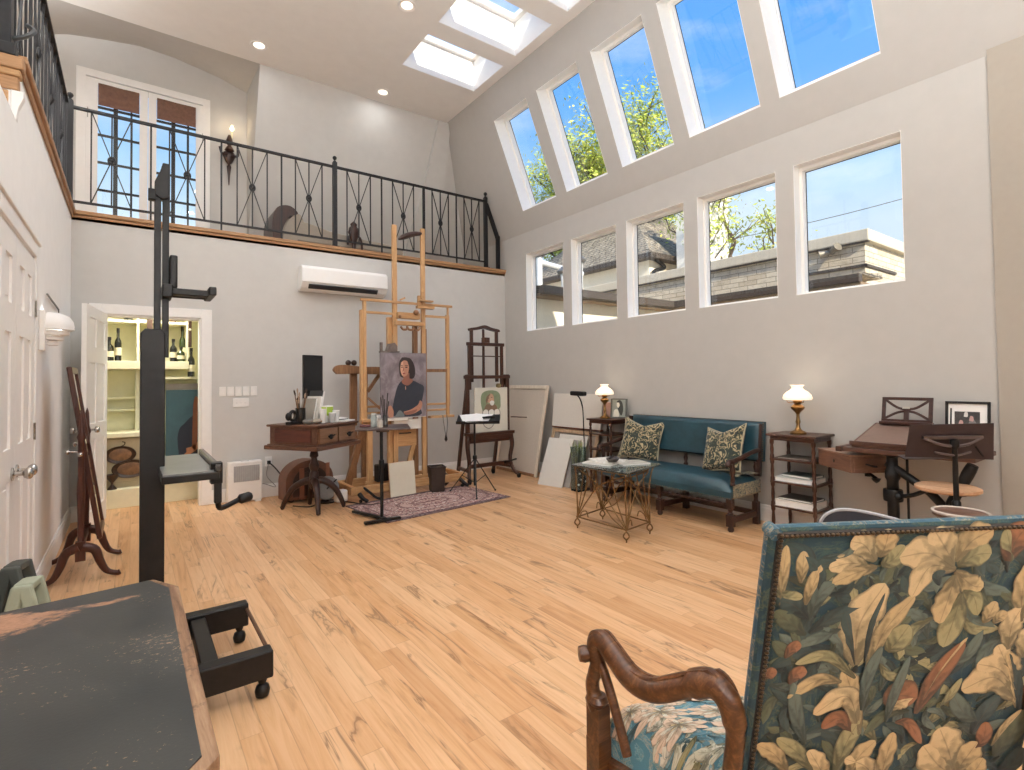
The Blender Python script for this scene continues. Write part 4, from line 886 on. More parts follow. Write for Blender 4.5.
# carved arms, arm posts and legs
def arm(front, rear, rail, out):
    F, R_ = V(front), V(rear); d = (R_ - F); q = lambda t, o, z: V((F.x + d.x * t + out.x * o, F.y + d.y * t + out.y * o, z))
    b = B()
    pts = bez([q(-.02, .0, .61), q(-.015, .0, .655), q(.07, .004, .668), q(.2, .012, .647), q(.38, .02, .613), q(.55, .016, .61), q(.74, .0, .645), q(.90, -.004, .67), q(1.02, -.0, .65), q(1.06, 0, .59), q(1.03, 0, .50), q(1.0, 0, .42)], 54)
    rs = [.019 + .009 * sin(min(1, i / 42) * pi) + (.006 if 30 < i < 44 else 0) for i in range(55)]
    b.tube(pts, rs, 12)
    for s in (-1, 1): b.tube([p + out * (.012 * s) + Z * (rs[i] * .86) for i, p in enumerate(pts[4:44], 0)], .006, 6)
    a = wobj('arm', b, ARMW, ch, smooth=50)
    b = B(); b.lathe([(.001, -.036), (.018, -.034), (.021, -.02), (.017, 0), (.021, .02), (.018, .034), (.001, .036)], q(-.05, 0, .622), 14, tuple(out)); wobj('scroll_knob', b, ARMW, a, smooth=50)
    b = B(); b.tube(bez([q(-.02, 0, .645), q(.0, 0, .60), q(-.05, 0, .55), q(-.03, 0, .51), q(0, 0, .49)], 20), [.02] * 8 + [.018] * 6 + [.024] * 7, 10); b.bar((F.x, F.y, .42), (F.x, F.y, .50), .042); b.lathe([(.02, 0), (.028, .012), (.02, .024)], (F.x, F.y, .50), 14); b.tube(bez([q(.03, 0, .61), q(.14, .01, .56), q(.26, .02, .49), q(.36, .03, .43)], 12), .012, 8); wobj('arm_post', b, ARMW, ch, smooth=50)
    b = B(); b.bar((F.x, F.y, .30), (F.x, F.y, .42), .044); b.lathe([(.02, 0), (.03, .02), (.018, .05), (.026, .1), (.03, .17), (.018, .24), (.025, .26), (.02, .30)], (F.x, F.y, 0), 16); wobj('leg', b, ARMW, ch, smooth=50)
    return a
ol = (gl).normalized()
arm((.965, .965, 0), (1.015, .64, 0), None, ol)
arm((1.66, .585, 0), (1.57, .27, 0), None, -ol)
for p in (SD + V((.03, -.01, 0)), SC):
    b = B(); b.bar((p.x + .05 * nv.x, p.y + .05 * nv.y, 0), (p.x, p.y, .42), .035, w2=.045); b.bar((p.x, p.y, .40), tuple(P3(.03 if p is not SC else PWD - .03, PH, -.03)), .04); wobj('leg', b, ARMW, ch, bevel=.006)
b = B(); m0, m1 = (SA + SD) / 2, (SB + SC) / 2
for p, q in ((SA, SD), (SB, SC), (m0, m1)): b.bar((p.x, p.y, .14), (q.x, q.y, .14), .035)
wobj('stretcher', b, ARMW, ch, bevel=.008)

# ================================================================ BLACK-TOPPED TABLE
tb = thing('library_table', 'table with scuffed black leather top, worn timber edge and clipped corners in the near corner', 'table', (-.55, 1.38, 0))
X1a, X1b = .104, .113
top = [(.057, 1.872), (.112, 1.765), (.114, .93), (.06, .87), (-1.2, .78), (-1.3, .86), (-1.3, 1.66), (-1.22, 1.75)]
inn = [(.045, 1.858), (.088, 1.757), (.09, .94), (.046, .892), (-1.19, .80), (-1.275, .87), (-1.275, 1.65), (-1.215, 1.735)]
b = B(); b.prism(top, (0, 0, .725), X, Y, (0, 0, .033)); wobj('top_frame', b, wood('worn_table_edge', '5b3f2c', '86654b', 'a98a6c', 'Y', .5, worn='4a3528'), tb, bevel=.006)
b = B(); b.prism(inn, (0, 0, .7575), X, Y, (0, 0, .003)); lt = wobj('leather_top', b, LTOP, tb)
b = B(); b.panel((-1.18, .0), (.95, 1.68), [(-1.155, -.025, .975, 1.655)], (0, 0, .62), X, Y, Z, .105); wobj('apron', b, WAL, tb)
for x in (-1.13, -.05):
    for y in (1.0, 1.62): b = B(); b.lathe([(.02, 0), (.035, .03), (.022, .08), (.032, .3), (.04, .45), (.03, .5), (.042, .54), (.042, .70)], (x, y, 0), 16); wobj('leg', b, WAL, tb, smooth=45)

# ================================================================ BLACK CRANK EASEL (seen edge-on)
ez = thing('studio_easel', 'tall black mast easel with crank tray and bun-footed base behind the leather-topped table', 'easel', (.08, 2.75, 0))
for y in (2.44, 3.02):
    b = B(); b.bb(-.12, .493, y - .035, y + .035, .085, .2); rb = wobj('base_runner', b, BLACKP, ez, bevel=.008)
    for x in (-.08, .455): b = B(); b.lathe([(.012, 0), (.026, .008), (.03, .03), (.024, .05), (.012, .058), (.018, .07), (.018, .086)], (x, y, 0), 16); wobj('bun_foot', b, BLACKP, rb, smooth=50)
b = B(); b.bb(.235, .30, 2.475, 2.985, .13, .185); wobj('cross_beam', b, BLACKP, ez, bevel=.006)
b = B(); b.tube([(.485, 2.47, .17), (.485, 2.985, .17)], .009, 8); wobj('tie_rod', b, plain('rusty_rod', '6d4f3c', .5, .4), ez)
b = B(); b.bb(-.06, .20, 2.475, 2.985, .12, .2); wobj('base_block', b, BLACKP, ez, bevel=.006)
b = B(); b.prism([(-.046, 0), (.045, 0), (.045, 1.375), (.03, 1.395), (-.03, 1.395), (-.046, 1.375)], (.078, 2.80, .18), X, Z, (0, .1, 0)); cl = wobj('column', b, BLACKP, ez, bevel=.004)
for x, z1 in ((.094, 2.22), (.125, 2.33)):
    b = B(); b.bb(x - .013, x + .013, 2.84, 2.868, 1.45, z1); wobj('mast', b, BLACKP, ez, bevel=.003)
b = B(); b.prism([(.082, 2.19), (.082, 2.25), (.102, 2.30), (.112, 2.34), (.138, 2.34), (.138, 2.18), (.11, 2.17)], (0, 2.832, 0), X, Z, (0, .045, 0)); b.box((.073, 2.855, 2.19), (.03, .04, .05)); wobj('mast_cap', b, BLACKP, ez, bevel=.004)
b = B(); b.bb(.139, .169, 2.80, 2.90, 1.765, 1.915); cp = wobj('clamp_pad', b, BLACKP, ez, bevel=.006)
b = B(); b.bb(.125, .31, 2.80, 2.815, 1.735, 1.765); b.bb(.125, .31, 2.90, 2.915, 1.735, 1.765); b.bb(.15, .30, 2.815, 2.90, 1.74, 1.75); b.bb(.288, .318, 2.74, 2.97, 1.735, 1.775); b.bb(.11, .15, 2.79, 2.93, 1.72, 1.78); wobj('canvas_clamp', b, BLACKP, ez, bevel=.005)
b = B(); b.bb(.10, .305, 2.52, 3.2, .925, .955); wobj('tray', b, BLACKP, ez, bevel=.004)
b = B(); b.bb(.105, .285, 2.525, 3.195, .955, .962); wobj('tray_top', b, plain('slate_tray_top', '76797a', .3, .2, var=.25, scale=7), ez)
b = B(); b.bb(.288, .312, 2.52, 3.2, .955, .985); wobj('tray_lip', b, plain('worn_steel_lip', '4a4a4a', .25, .7), ez, bevel=.006)
b = B(); b.bb(.275, .32, 2.55, 2.60, .90, .99); b.bb(.29, .318, 2.56, 2.59, .815, .9); b.tube(bez([(.304, 2.575, .82), (.32, 2.60, .785), (.40, 2.66, .80)], 10), .012, 8); cr_ = wobj('crank_arm', b, BLACKP, ez, bevel=.003)
b = B(); b.lathe([(.012, 0), (.022, .01), (.022, .05), (.015, .06), (.001, .062)], (.395, 2.655, .80), 14, (.93, .3, .12)); wobj('crank_handle', b, BLACKP, cr_, smooth=45)
b = B(); b.bar((.12, 2.72, .92), (.12, 3.0, .92), .03); b.bar((.12, 2.86, .91), (.29, 2.86, .91), .03); wobj('tray_bracket', b, BLACKP, ez)

# ================================================================ CHEVAL MIRROR
mr = thing('cheval_mirror', 'tilted mahogany cheval mirror on splayed feet beside the open closet door', 'mirror', (-.27, 4.86, 0))
pv = .98
for y in (4.585, 5.135):
    b = B()
    b.lathe([(.018, 0), (.024, .012), (.017, .03), (.018, .2), (.024, .36), (.018, .5), (.02, pv - .26), (.026, pv - .24), (.016, pv - .2), (.012, pv - .1), (.008, pv - .08), (.001, pv - .06)], (-.27, y, .235), 14); b.box((-.27, y, .21), (.055, .045, .13)); wobj('post', b, MAHO, mr, smooth=45)
    for s in (-1, 1):
        b = B(); b.tube(bez([(-.27 + s * .01, y, .235), (-.27 + s * .075, y, .205), (-.27 + s * .105, y, .12), (-.27 + s * .14, y, .05), (-.27 + s * .195, y, .022), (-.27 + s * .215, y, .026)], 24), [.034 - .016 * min(1, i / 16) for i in range(25)], 10); wobj('leg', b, MAHO, mr, smooth=50)
b = B(); b.bb(-.285, -.255, 4.6, 5.12, .20, .25); wobj('stretcher', b, MAHO, mr, bevel=.006)
fr = bpy.data.objects.new('mirror_frame', None)
tl = radians(-8.2); Rt = Ry(tl)
def tiltpts(bm):
    for v in bm.verts: v.co = Rt @ (v.co - V((-.255, 0, .86))) + V((-.255, 0, .86))
b = B(); b.frame(4.635, 5.085, .255, 1.46, .045, (-.272, 0, 0), Y, Z, X, .03); tiltpts(b.bm); mf = wobj('mirror_frame', b, MAHO, mr, bevel=.006)
b = B(); b.bb(-.258, -.252, 4.675, 5.045, .295, 1.42); tiltpts(b.bm); t_ = NT('mirror_silver'); t_.base('d8d8d6'); t_.set(metal=1, rough=.02); wobj('mirror_glass', b, t_.m, mf)
b = B(); b.bb(-.268, -.262, 4.665, 5.055, .285, 1.43); tiltpts(b.bm); wobj('backing', b, PLYW, mf)
for y, s in ((4.585, -1), (5.135, 1)):
    b = B(); b.lathe([(.006, 0), (.006, .03), (.016, .034), (.018, .045), (.008, .052), (.001, .053)], (-.30, y, .88), 12, (-1, 0, 0)); b.tube([(-.30, y, .88), (-.26, y - s * .0, .88), (-.255, y - s * .06, .86)], .006, 6); b.lathe([(.006, 0), (.014, .02), (.001, .03)], (-.275, y + s * .02, .86), 10, (0, s, 0)); wobj('pivot_knob', b, CHROME, mr, smooth=45)

# white wall sconce with pleated shade on the west wall
sc_ = thing('wall_sconce', 'white wall sconce with fanned pleated shade on the west wall above the mirror', 'sconce', (-L, 4.62, 1.70))
b = B(); b.bb(-L, -L + .03, 4.47, 4.55, 1.555, 1.815); wobj('mounting_plate', b, SWITCHW, sc_, bevel=.006)
PORC = plain('white_porcelain', 'efece8', .4, var=.02)
def half(prof, n=20):
    """half-round shell turned from the wall: (radius, height) rows"""
    b = B(); rows_ = [b.vs([(-L + .03 + r * sin(pi * k / n) * 1.02, 4.62 - r * cos(pi * k / n), z) for k in range(n + 1)]) for r, z in prof]
    for a, c in zip(rows_, rows_[1:]):
        for k in range(n): b.face([a[k], a[k + 1], c[k + 1], c[k]])
    return b
wobj('dome', half([(.02, 1.815), (.07, 1.81), (.11, 1.79), (.13, 1.755), (.135, 1.72), (.128, 1.72), (.11, 1.76)]), PORC, sc_, smooth=50)
for k in range(4):
    r = .132 - .026 * k; z = 1.722 - .034 * k
    wobj('louvre', half([(r - .055, z + .02), (r, z), (r + .004, z - .022), (r - .012, z - .026), (r - .06, z - .006)]), PORC, sc_, smooth=40)
lamp('POINT', (.12, 0, .03), 2.5, WARM, sc_, .03)
b = B(); b.tube([(-L + .012, 4.75, 1.955), (-L + .012, 5.45, 1.93)], .006, 6); b.tube([(-L + .012, 5.45, 1.93), (-L + .012, 5.45, 1.80)], .004, 6); wobj('hook_rod', b, plain('grey_rod', '77736d', .4, .5), sc_)

# folded A-frame trestles by the west door
for nm, x, y, h, mt, lb in (('folding_trestle', -.475, 2.40, .62, plain('sage_plastic', 'a4ab97', .55, var=.04), 'sage-green folded trestle of flat bars behind the far corner of the leather table'),
                            ('folding_trestle', -.60, 2.47, .70, plain('charcoal_plastic', '4a4e4a', .55, var=.1), 'charcoal folded trestle leaning behind the sage-green one by the west door')):
    pass
tr1 = thing('folding_trestle', 'sage-green folded trestle of flat bars behind the far corner of the leather table', 'trestle', (-.315, 2.72, 0), radians(-12), 'folded trestles by the west door')
SG = plain('sage_plastic', 'a4ab97', .55, var=.04)
for yy in (-.05, .05):
    b = B(); b.prism([(-.16, 0), (-.115, 0), (0, .56), (.115, 0), (.16, 0), (.03, .62), (-.03, .62)], (0, yy - .012, 0), X, Z, (0, .024, 0)); obj('leg_frame', b, SG, tr1, bevel=.008)
b = B(); b.box((0, 0, .608), (.06, .08, .03)); obj('hinge_bar', b, SG, tr1, bevel=.006)
for x in (-.07, .07): b = B(); b.box((x, 0, .25), (.025, .08, .04)); obj('spacer_bar', b, SG, tr1, bevel=.006)
tr1.scale = (1, 1, .94)
tr2 = dup(tr1, (-.385, 3.02, 0), radians(-14), 'charcoal folded trestle just behind the sage-green one, nearest the west door')
CHP = plain('charcoal_plastic', '3a3e3b', .55, var=.1)
for c in tr2.children:
    c.data = c.data.copy(); c.data.materials[0] = CHP
# ================================================================ NORTH WALL EQUIPMENT
ac = thing('wall_air_conditioner', 'white wall-mounted split air conditioner under the loft railing', 'air conditioner', (2.2, D, 2.57))
b = B(); b.prism([(0, 0), (0, .30), (.15, .30), (.195, .26), (.2, .10), (.15, .03), (.06, 0)], (1.63, D - .001, 2.435), -Y, Z, (1.075, 0, 0)); wobj('housing', b, plain('ac_white', 'f3f2f0', .4, var=.01), ac, bevel=.012)
b = B(); b.prism([(.155, .024), (.192, .07), (.196, .062), (.16, .018)], (1.71, D - .001, 2.435), -Y, Z, (.86, 0, 0)); wobj('air_outlet', b, plain('dark_vent', '2a2a2c', .5), ac)
b = B(); b.prism([(.13, .006), (.175, .05), (.181, .046), (.136, .002)], (1.71, D - .001, 2.435), -Y, Z, (.88, 0, 0)); wobj('louvre_flap', b, SWITCHW, ac)
b = B(); b.bb(1.632, 2.702, D - .2005, D - .1995, 2.522, 2.526); wobj('panel_seam', b, plain('grey_seam', 'b9b7b4', .5), ac)
for i, x in enumerate((.825, .905, .985, 1.065, 1.145)):
    lbs = ('leftmost', 'second from the left', 'middle one', 'fourth from the left', 'rightmost')[i]
    t = thing('switch_plate', 'white light switch plate, %s of the row of five beside the closet' % lbs, 'switch', (x, D, 1.235), 0, 'row of five switch plates')
    b = B(); b.box((0, -.004, 0), (.066, .008, .105)); obj('plate', b, SWITCHW, t, bevel=.003)
    b = B(); b.box((0, -.0095, 0), (.03, .005, .062), Rx(radians(6))); obj('rocker', b, WHITE, t, bevel=.002)
t = thing('switch_plate', 'wide white three-gang switch plate below the row of five', 'switch', (1.01, D, 1.105))
b = B(); b.box((0, -.004, 0), (.165, .008, .10)); obj('plate', b, SWITCHW, t, bevel=.003)
for x in (-.045, 0, .045): b = B(); b.box((x, -.0095, 0), (.012, .008, .026), Rx(.3)); obj('toggle', b, WHITE, t)
t = thing('wall_outlet', 'white wall outlet with black plug beside the small white heater', 'outlet', (1.30, D, .41))
b = B(); b.box((0, -.004, 0), (.075, .008, .115)); obj('plate', b, SWITCHW, t, bevel=.003)
b = B(); b.box((0, -.025, -.01), (.035, .035, .04)); obj('plug', b, BLACKP, t, bevel=.005)
b = B(); b.tube(bez([(1.30, D - .045, .40), (1.36, D - .1, .33), (1.44, D - .16, .2), (1.50, D - .2, .08), (1.62, D - .35, .012), (1.78, D - .42, .01), (1.86, D - .3, .01)], 30), .008, 6); tag(obj('power_cable', b, BLACKP, smooth=60), 'thick black cable drooping from the outlet to the floor behind the desk', 'cable')
b = B(); b.tube(bez([(1.29, D - .045, .39), (1.27, D - .07, .25), (1.36, D - .09, .12), (1.2, D - .07, .17), (1.14, D - .12, .03)], 26), .004, 6); tag(obj('power_cable', b, plain('grey_cable', '8a8782', .5), smooth=60), 'thin grey cable running from the outlet down beside the white heater', 'cable')
b = B(); b.box((1.42, D - .165, .235), (.05, .05, .12), Rx(.6)); tag(obj('cable_adapter', b, BLACKP, bevel=.01), 'black power adapter hanging on the thick cable by the desk', 'adapter')
ht = thing('space_heater', 'small white panel heater with grey grille standing against the wall by the closet', 'heater', (1.03, 6.5, 0))
b = B(); b.bb(.855, 1.205, 6.45, 6.56, .012, .455); wobj('case', b, SWITCHW, ht, bevel=.014)
b = B(); b.bb(.915, 1.175, 6.4445, 6.452, .235, .41); gr_ = wobj('grille', b, plain('heater_grille', 'a3a3a2', .5), ht, bevel=.003)
b = B()
for i in range(12): b.bb(.925 + .0215 * i, .927 + .0215 * i, 6.442, 6.446, .24, .405)
wobj('slats', b, plain('heater_slat', '8a8a8a', .5), gr_)
for x in (.9, 1.16): b = B(); b.bb(x - .03, x + .03, 6.44, 6.57, 0, .013); wobj('foot', b, SWITCHW, ht)
b = B(); b.bb(.99, 1.07, 6.47, 6.53, .455, .462); wobj('control_panel', b, plain('heater_controls', 'cfcdca', .4), ht)

# ================================================================ PEDESTAL DESK
dk = thing('pedestal_desk', 'square walnut cabinet desk on a carved tripod pedestal left of the oak easel', 'desk', (1.54, 5.61, 0), radians(33))
def part(n, p, m, *boxes, bv=.005, smooth=None):
    b = B()
    for q in boxes: b.bb(*q)
    return obj(n, b, m, p, bevel=bv, smooth=smooth)
part('case', dk, DESKW, (-.295, .295, -.295, .295, .70, .885))
part('base_rim', dk, DESKW, (-.335, .335, -.335, .335, .66, .70), (-.315, .315, -.315, .315, .70, .712), bv=.01)
part('top', dk, DESKW, (-.32, .32, -.32, .32, .885, .908), bv=.008)
part('side_panel', dk, wood('desk_panel', '3a1e16', '53291e', '6a3828', 'Y', .35), (-.303, -.294, -.23, .23, .735, .86))
for x0, x1 in ((-.27, -.01), (.01, .27)):
    d = part('drawer', dk, wood('drawer_front', '59402e', '765843', '8d6d55', 'X', .4), (x0, x1, -.312, -.294, .72, .87))
    b = B(); x = (x0 + x1) / 2; b.lathe([(.012, 0), (.012, .015), (.026, .025), (.026, .035), (.001, .042)], (x, -.311, .785), 16, (0, -1, 0)); b.tube(bez([(x - .03, -.345, .785), (x + .04, -.352, .80)], 4), .007, 6); obj('knob', b, BLACKM, d, smooth=45)
b = B(); b.lathe([(.06, .655), (.05, .63), (.028, .62), (.04, .59), (.044, .56), (.028, .54), (.036, .5), (.05, .47), (.05, .44), (.034, .41), (.045, .39), (.05, .3), (.055, .26), (.03, .22)], (0, 0, 0), 18); b.lathe([(.085, .645), (.085, .66)], (0, 0, 0), 18); obj('pedestal', b, DARKW, dk, smooth=45)
for k in range(4):
    a = radians(-33) + {0: radians(-97), 1: radians(-14), 2: radians(84), 3: radians(140)}[k]
    L_ = (.26, .29, .27, .34)[k]; c_, s_ = cos(a), sin(a); b = B()
    b.tube(bez([(0, 0, .30), (c_ * .09, s_ * .09, .30), (c_ * L_ * .65, s_ * L_ * .65, .23), (c_ * L_ * .88, s_ * L_ * .88, .12), (c_ * L_, s_ * L_, .03), (c_ * L_ * 1.03, s_ * L_ * 1.03, .018)], 22), [.042 - .02 * min(1, i / 18) for i in range(23)], 9)
    b.ball((c_ * L_, s_ * L_, .02), .02, 8); obj('leg', b, DARKW, dk, smooth=50)
def on(p, x, y):
    c_, s_ = cos(p.rotation_euler.z), sin(p.rotation_euler.z); return (p.location.x + x * c_ - y * s_, p.location.y + x * s_ + y * c_)
zt = .909
# things on the desk
x, y = on(dk, -.17, .02); t = thing('brush_jar', 'dark jar full of paint brushes standing on the walnut cabinet desk', 'jar', (x, y, zt))
b = B(); b.lathe([(.001, 0), (.045, 0), (.05, .03), (.048, .16), (.043, .16), (.043, .02), (.001, .02)], (0, 0, 0), 18); obj('jar', b, plain('dark_jar', '26221f', .25), t, smooth=45)
r = random.Random(3)
for k in range(11):
    a = r.uniform(0, 6.28); l = r.uniform(.2, .33); dx, dy = cos(a) * .03, sin(a) * .03; b = B()
    p, q = V((dx * .4, dy * .4, .022)), V((dx * 1.9, dy * 1.9, l)); b.tube([p, p.lerp(q, .8), q], [.003, .004, .003], 6); br = obj('brush', b, plain('brush_handle_%d' % (k % 3), ('5d3b25', '2a2522', '8d6a45')[k % 3], .4), t)
    b = B(); b.tube([q, q + (q - p).normalized() * .03, q + (q - p).normalized() * .05], [.005, .009, .002], 7); obj('bristles', b, plain('bristle', '3a2a1f', .9) if k % 2 else plain('bristle_pale', 'a9917a', .9), br)
x, y = on(dk, -.27, .03); t = thing('tape_dispenser', 'black round handled object at the left corner of the walnut cabinet desk', 'tape dispenser', (x, y, zt), .6)
b = B(); b.box((0, 0, .015), (.13, .06, .03)); obj('base', b, BLACKP, t, bevel=.008)
b = B(); b.tube([(.005 + .036 * cos(a), 0, .085 + .045 * sin(a)) for a in [2 * pi * k / 20 for k in range(20)]], .017, 8, True); obj('ring', b, BLACKP, t, smooth=50)
b = B(); b.ball((-.05, 0, .08), .032, 12, sz=1.3); obj('knob', b, BLACKP, t, smooth=50)
for i, (dx, dy, w_, h_, c_, lb) in enumerate(((-.02, .02, .035, .27, 'c9c4bb', 'pale grey folder leaning upright behind the green-labelled carton on the desk'), (.03, .05, .03, .33, '2b2927', 'tall black binder leaning upright beside the screen on the desk'), (-.06, .05, .02, .25, '8d867d', 'thin grey notebook leaning upright right of the brush jar'))):
    x, y = on(dk, dx, dy); t = thing('binder', lb, 'binder', (x, y, zt), radians(33), 'upright binders on the desk')
    R_ = Ry(radians(14)); b = B(); b.box(R_ @ V((0, 0, h_ / 2)) + V((0, 0, .005)), (w_, .18, h_), R_); obj('cover', b, plain('binder_%d' % i, c_, .6), t, bevel=.003)
    b = B(); b.box(R_ @ V((0, -.004, h_ / 2)) + V((0, 0, .005)), (w_ * .7, .179, h_ * .985), R_); obj('pages', b, PAPER, t)
x, y = on(dk, .06, -.12)
t = thing('carton', 'white carton with a lime-green label at the desk edge below the screen', 'carton', (x, y, zt), radians(33))
b = B(); b.box((0, 0, .085), (.1, .07, .17)); obj('box', b, PAPER, t, bevel=.003)
b = B(); b.box((0, -.0355, .115), (.098, .001, .09)); b.box((-.0505, 0, .12), (.001, .06, .08)); obj('green_panel', b, plain('lime_label', 'a9c04a', .6), t)
for i, (dx, dy, h_, lb) in enumerate(((-.03, -.14, .14, 'white conical paper cup left of the green-labelled carton'), (.10, -.2, .12, 'white paper cup at the front edge of the desk right of the carton'), (.03, -.21, .10, 'small grey-white cup in front of the green-labelled carton'))):
    x, y = on(dk, dx, dy); t = thing('paper_cup', lb, 'cup', (x, y, zt), 0, 'paper cups on the desk'); b = B(); b.lathe([(.001, 0), (.026, 0), (.036, h_), (.033, h_), (.024, .006), (.001, .006)], (0, 0, 0), 16); obj('cup', b, plain('cup_white_%d' % i, ('e9e7e3', 'dcdcd9', 'b9b8b5')[i], .6), t, smooth=45)
    b = B(); b.lathe([(.0345, h_ - .006), (.0375, h_ - .002), (.0345, h_ + .002)], (0, 0, 0), 16); obj('rim', b, PAPER, t, smooth=45)
for i, (dx, dy, lb) in enumerate(((-.22, -.12, 'crumpled grey rag at the left edge of the desk below the brush jar'), (-.14, -.16, 'larger crumpled beige rag between the jar and the paper cups'))):
    x, y = on(dk, dx, dy); b = B(); rr = random.Random(i); b.ball((0, 0, .025), .04, 14, sx=1.3, sz=.62)
    for v in b.bm.verts: v.co += V((rr.uniform(-1, 1), rr.uniform(-1, 1), rr.uniform(-.3, .6))) * .008
    o = obj('rag', b, plain('rag_%d' % i, ('7a736b', '9d9181')[i], .95), smooth=60); o.location = (x, y, zt); tag(o, lb, 'rag', 'rags on the desk')
x, y = on(dk, .14, .14); t = thing('monitor', 'dark portrait-turned screen standing at the rear of the walnut cabinet desk', 'monitor', (x, y, zt), radians(21))
R_ = Ry(radians(-4)); b = B(); b.box((0, 0, .43), (.24, .03, .56)); obj('casing', b, BLACKP, t, bevel=.006)
b = B(); b.box((0, -.0155, .43), (.22, .002, .53)); obj('screen', b, plain('dark_screen', '17191c', .15), t)
b = B(); b.box((0, .03, .15), (.05, .02, .3)); b.box((0, .03, .006), (.2, .15, .012)); obj('stand', b, BLACKP, t, bevel=.004)
for i, (dx, dy, z0, sx, sy, sz, a, c_, lb) in enumerate(((.19, -.05, 0, .22, .3, .022, .1, '4d4a47', 'dark closed laptop under the papers on the desk'), (.185, -.06, .0235, .2, .28, .012, -.1, 'e2e0dc', 'stack of white papers lying on the dark laptop'), (.2, -.23, 0, .2, .14, .014, .2, 'd7d5d0', 'white paper pad at the right front edge of the desk'))):
    x, y = on(dk, dx, dy); b = B(); b.box((0, 0, sz / 2), (sx, sy, sz)); o = obj(('laptop', 'paper_stack', 'paper_pad')[i], b, plain('desk_flat_%d' % i, c_, .6), bevel=.003); o.location = (x, y, zt + z0); o.rotation_euler = (0, 0, radians(33) + a); tag(o, lb, ('laptop', 'papers', 'pad')[i])
# under the desk
t = thing('domed_case', 'brown leather case with arched lid on the floor behind the desk pedestal', 'case', (1.62, 6.22, 0), radians(8))
arcp = [(-.27, 0), (-.27, .2)] + [(.27 * -cos(a), .2 + .22 * sin(a)) for a in [pi * k / 16 for k in range(1, 16)]] + [(.27, .2), (.27, 0)]
b = B(); b.prism(arcp, (0, -.11, .03), X, Z, (0, .22, 0)); obj('shell', b, plain('brown_leather', '6a4433', .45, var=.2), t, smooth=40)
b = B(); b.prism([(x * .72, z * .76 + .03) for x, z in arcp], (0, -.116, .03), X, Z, (0, .01, 0)); b.prism([(x * .5, z * .6 + .05) for x, z in arcp], (0, -.121, .03), X, Z, (0, .01, 0)); obj('front_panel', b, plain('dark_leather', '35231c', .4, var=.2), t)
for q, w_, h_ in (((.2, -.12, .22), .04, .36), ((-.1, -.123, .2), .05, .34)): b = B(); b.box(q, (w_, .012, h_)); obj('strap', b, plain('tan_leather', '8d5c45', .5), t)
b = B()
for xx in (-.2, .2): b.lathe([(.03, -.09), (.03, .09)], (xx, 0, .03), 12, (0, 1, 0))
obj('foot', b, BLACKP, t)
t = thing('desk_fan', 'small grey round fan with white base on the floor under the right of the desk', 'fan', (1.80, 5.85, 0), radians(-20))
b = B(); b.lathe([(.001, 0), (.12, 0), (.13, .02), (.12, .05), (.001, .06)], (-.05, .02, .155), 24, (-.2, -.95, .25)); obj('fan_cage', b, plain('fan_grey', '8d8f90', .5), t, smooth=45)
b = B(); b.box((.09, -.05, .075), (.13, .1, .13), Rz(.5)); obj('white_base', b, SWITCHW, t, bevel=.02)
b = B(); b.tube(bez([(-.05, -.04, .16), (-.02, -.08, .2), (.05, -.06, .26)], 8), .008, 6); b.lathe([(.09, 0), (.09, .015)], (-.05, .02, 0), 18); b.tube([(-.05, .03, .015), (-.05, .03, .1)], .012, 8); obj('fan_stand', b, BLACKP, t)
b = B(); b.tube(bez([(1.4, 5.9, .01), (1.55, 5.75, .01), (1.75, 5.98, .01), (1.92, 5.72, .01), (2.05, 5.45, .01), (2.2, 5.42, .01)], 30), .006, 6); tag(obj('power_cable', b, BLACKP, smooth=60), 'black cable snaking over the floor from under the desk toward the oak easel', 'cable')

# ================================================================ BIG OAK EASEL
oe = thing('oak_easel', 'very tall double-mast oak studio easel with crank crossbars holding the portrait', 'easel', (2.73, 5.95, 0))
def wb(n, p, m, *bs, bv=.004):
    b = B()
    for q in bs: b.bb(*q)
    return wobj(n, b, m, p, bevel=bv)
wb('mast', oe, OAK, (2.535, 2.592, 5.87, 5.91, .16, 3.22)); wb('mast', oe, OAK, (2.915, 2.968, 5.87, 5.91, .16, 3.235))
wb('rear_post', oe, OAK, (2.49, 2.545, 5.925, 5.98, .16, 2.10)); wb('rear_post', oe, OAKD, (2.83, 2.885, 5.925, 5.98, .16, 2.02)); wb('rear_post', oe, OAKD, (2.97, 3.01, 5.925, 5.98, .16, 1.98))
wb('side_upright', oe, OAK, (2.135, 2.165, 5.86, 5.92, .84, 2.16), (2.165, 2.20, 5.85, 5.90, .80, 2.27)); wb('side_upright', oe, OAK, (3.268, 3.30, 5.87, 5.92, .88, 2.17), (3.30, 3.325, 5.90, 5.94, 1.0, 2.17), (3.28, 3.30, 5.87, 5.90, 2.17, 2.27))
wb('top_rail', oe, OAKX, (2.13, 3.34, 5.845, 5.868, 2.262, 2.292)); wb('cross_rail', oe, OAKX, (2.19, 2.535, 5.86, 5.88, 2.12, 2.15)); wb('cross_rail', oe, OAKX, (2.968, 3.27, 5.86, 5.88, 2.12, 2.15))
for z in (1.455,): wb('cross_rail', oe, OAKD, (2.97, 3.27, 5.88, 5.90, z - .02, z + .02))
for z in (1.03, .955): wb('cross_rail', oe, OAKX, (2.16, 3.30, 5.925, 5.945, z - .013, z + .013))
wb('tray_rail', oe, OAKX, (2.12, 2.5, 5.80, 5.90, .86, .89)); wb('tray_rail', oe, OAKX, (3.0, 3.34, 5.82, 5.90, .86, .89))
wb('crank_block', oe, OAKX, (2.57, 2.86, 5.80, 5.87, 2.08, 2.155)); wb('crank_block', oe, OAKX, (2.54, 2.92, 5.81, 5.868, 2.0, 2.05))
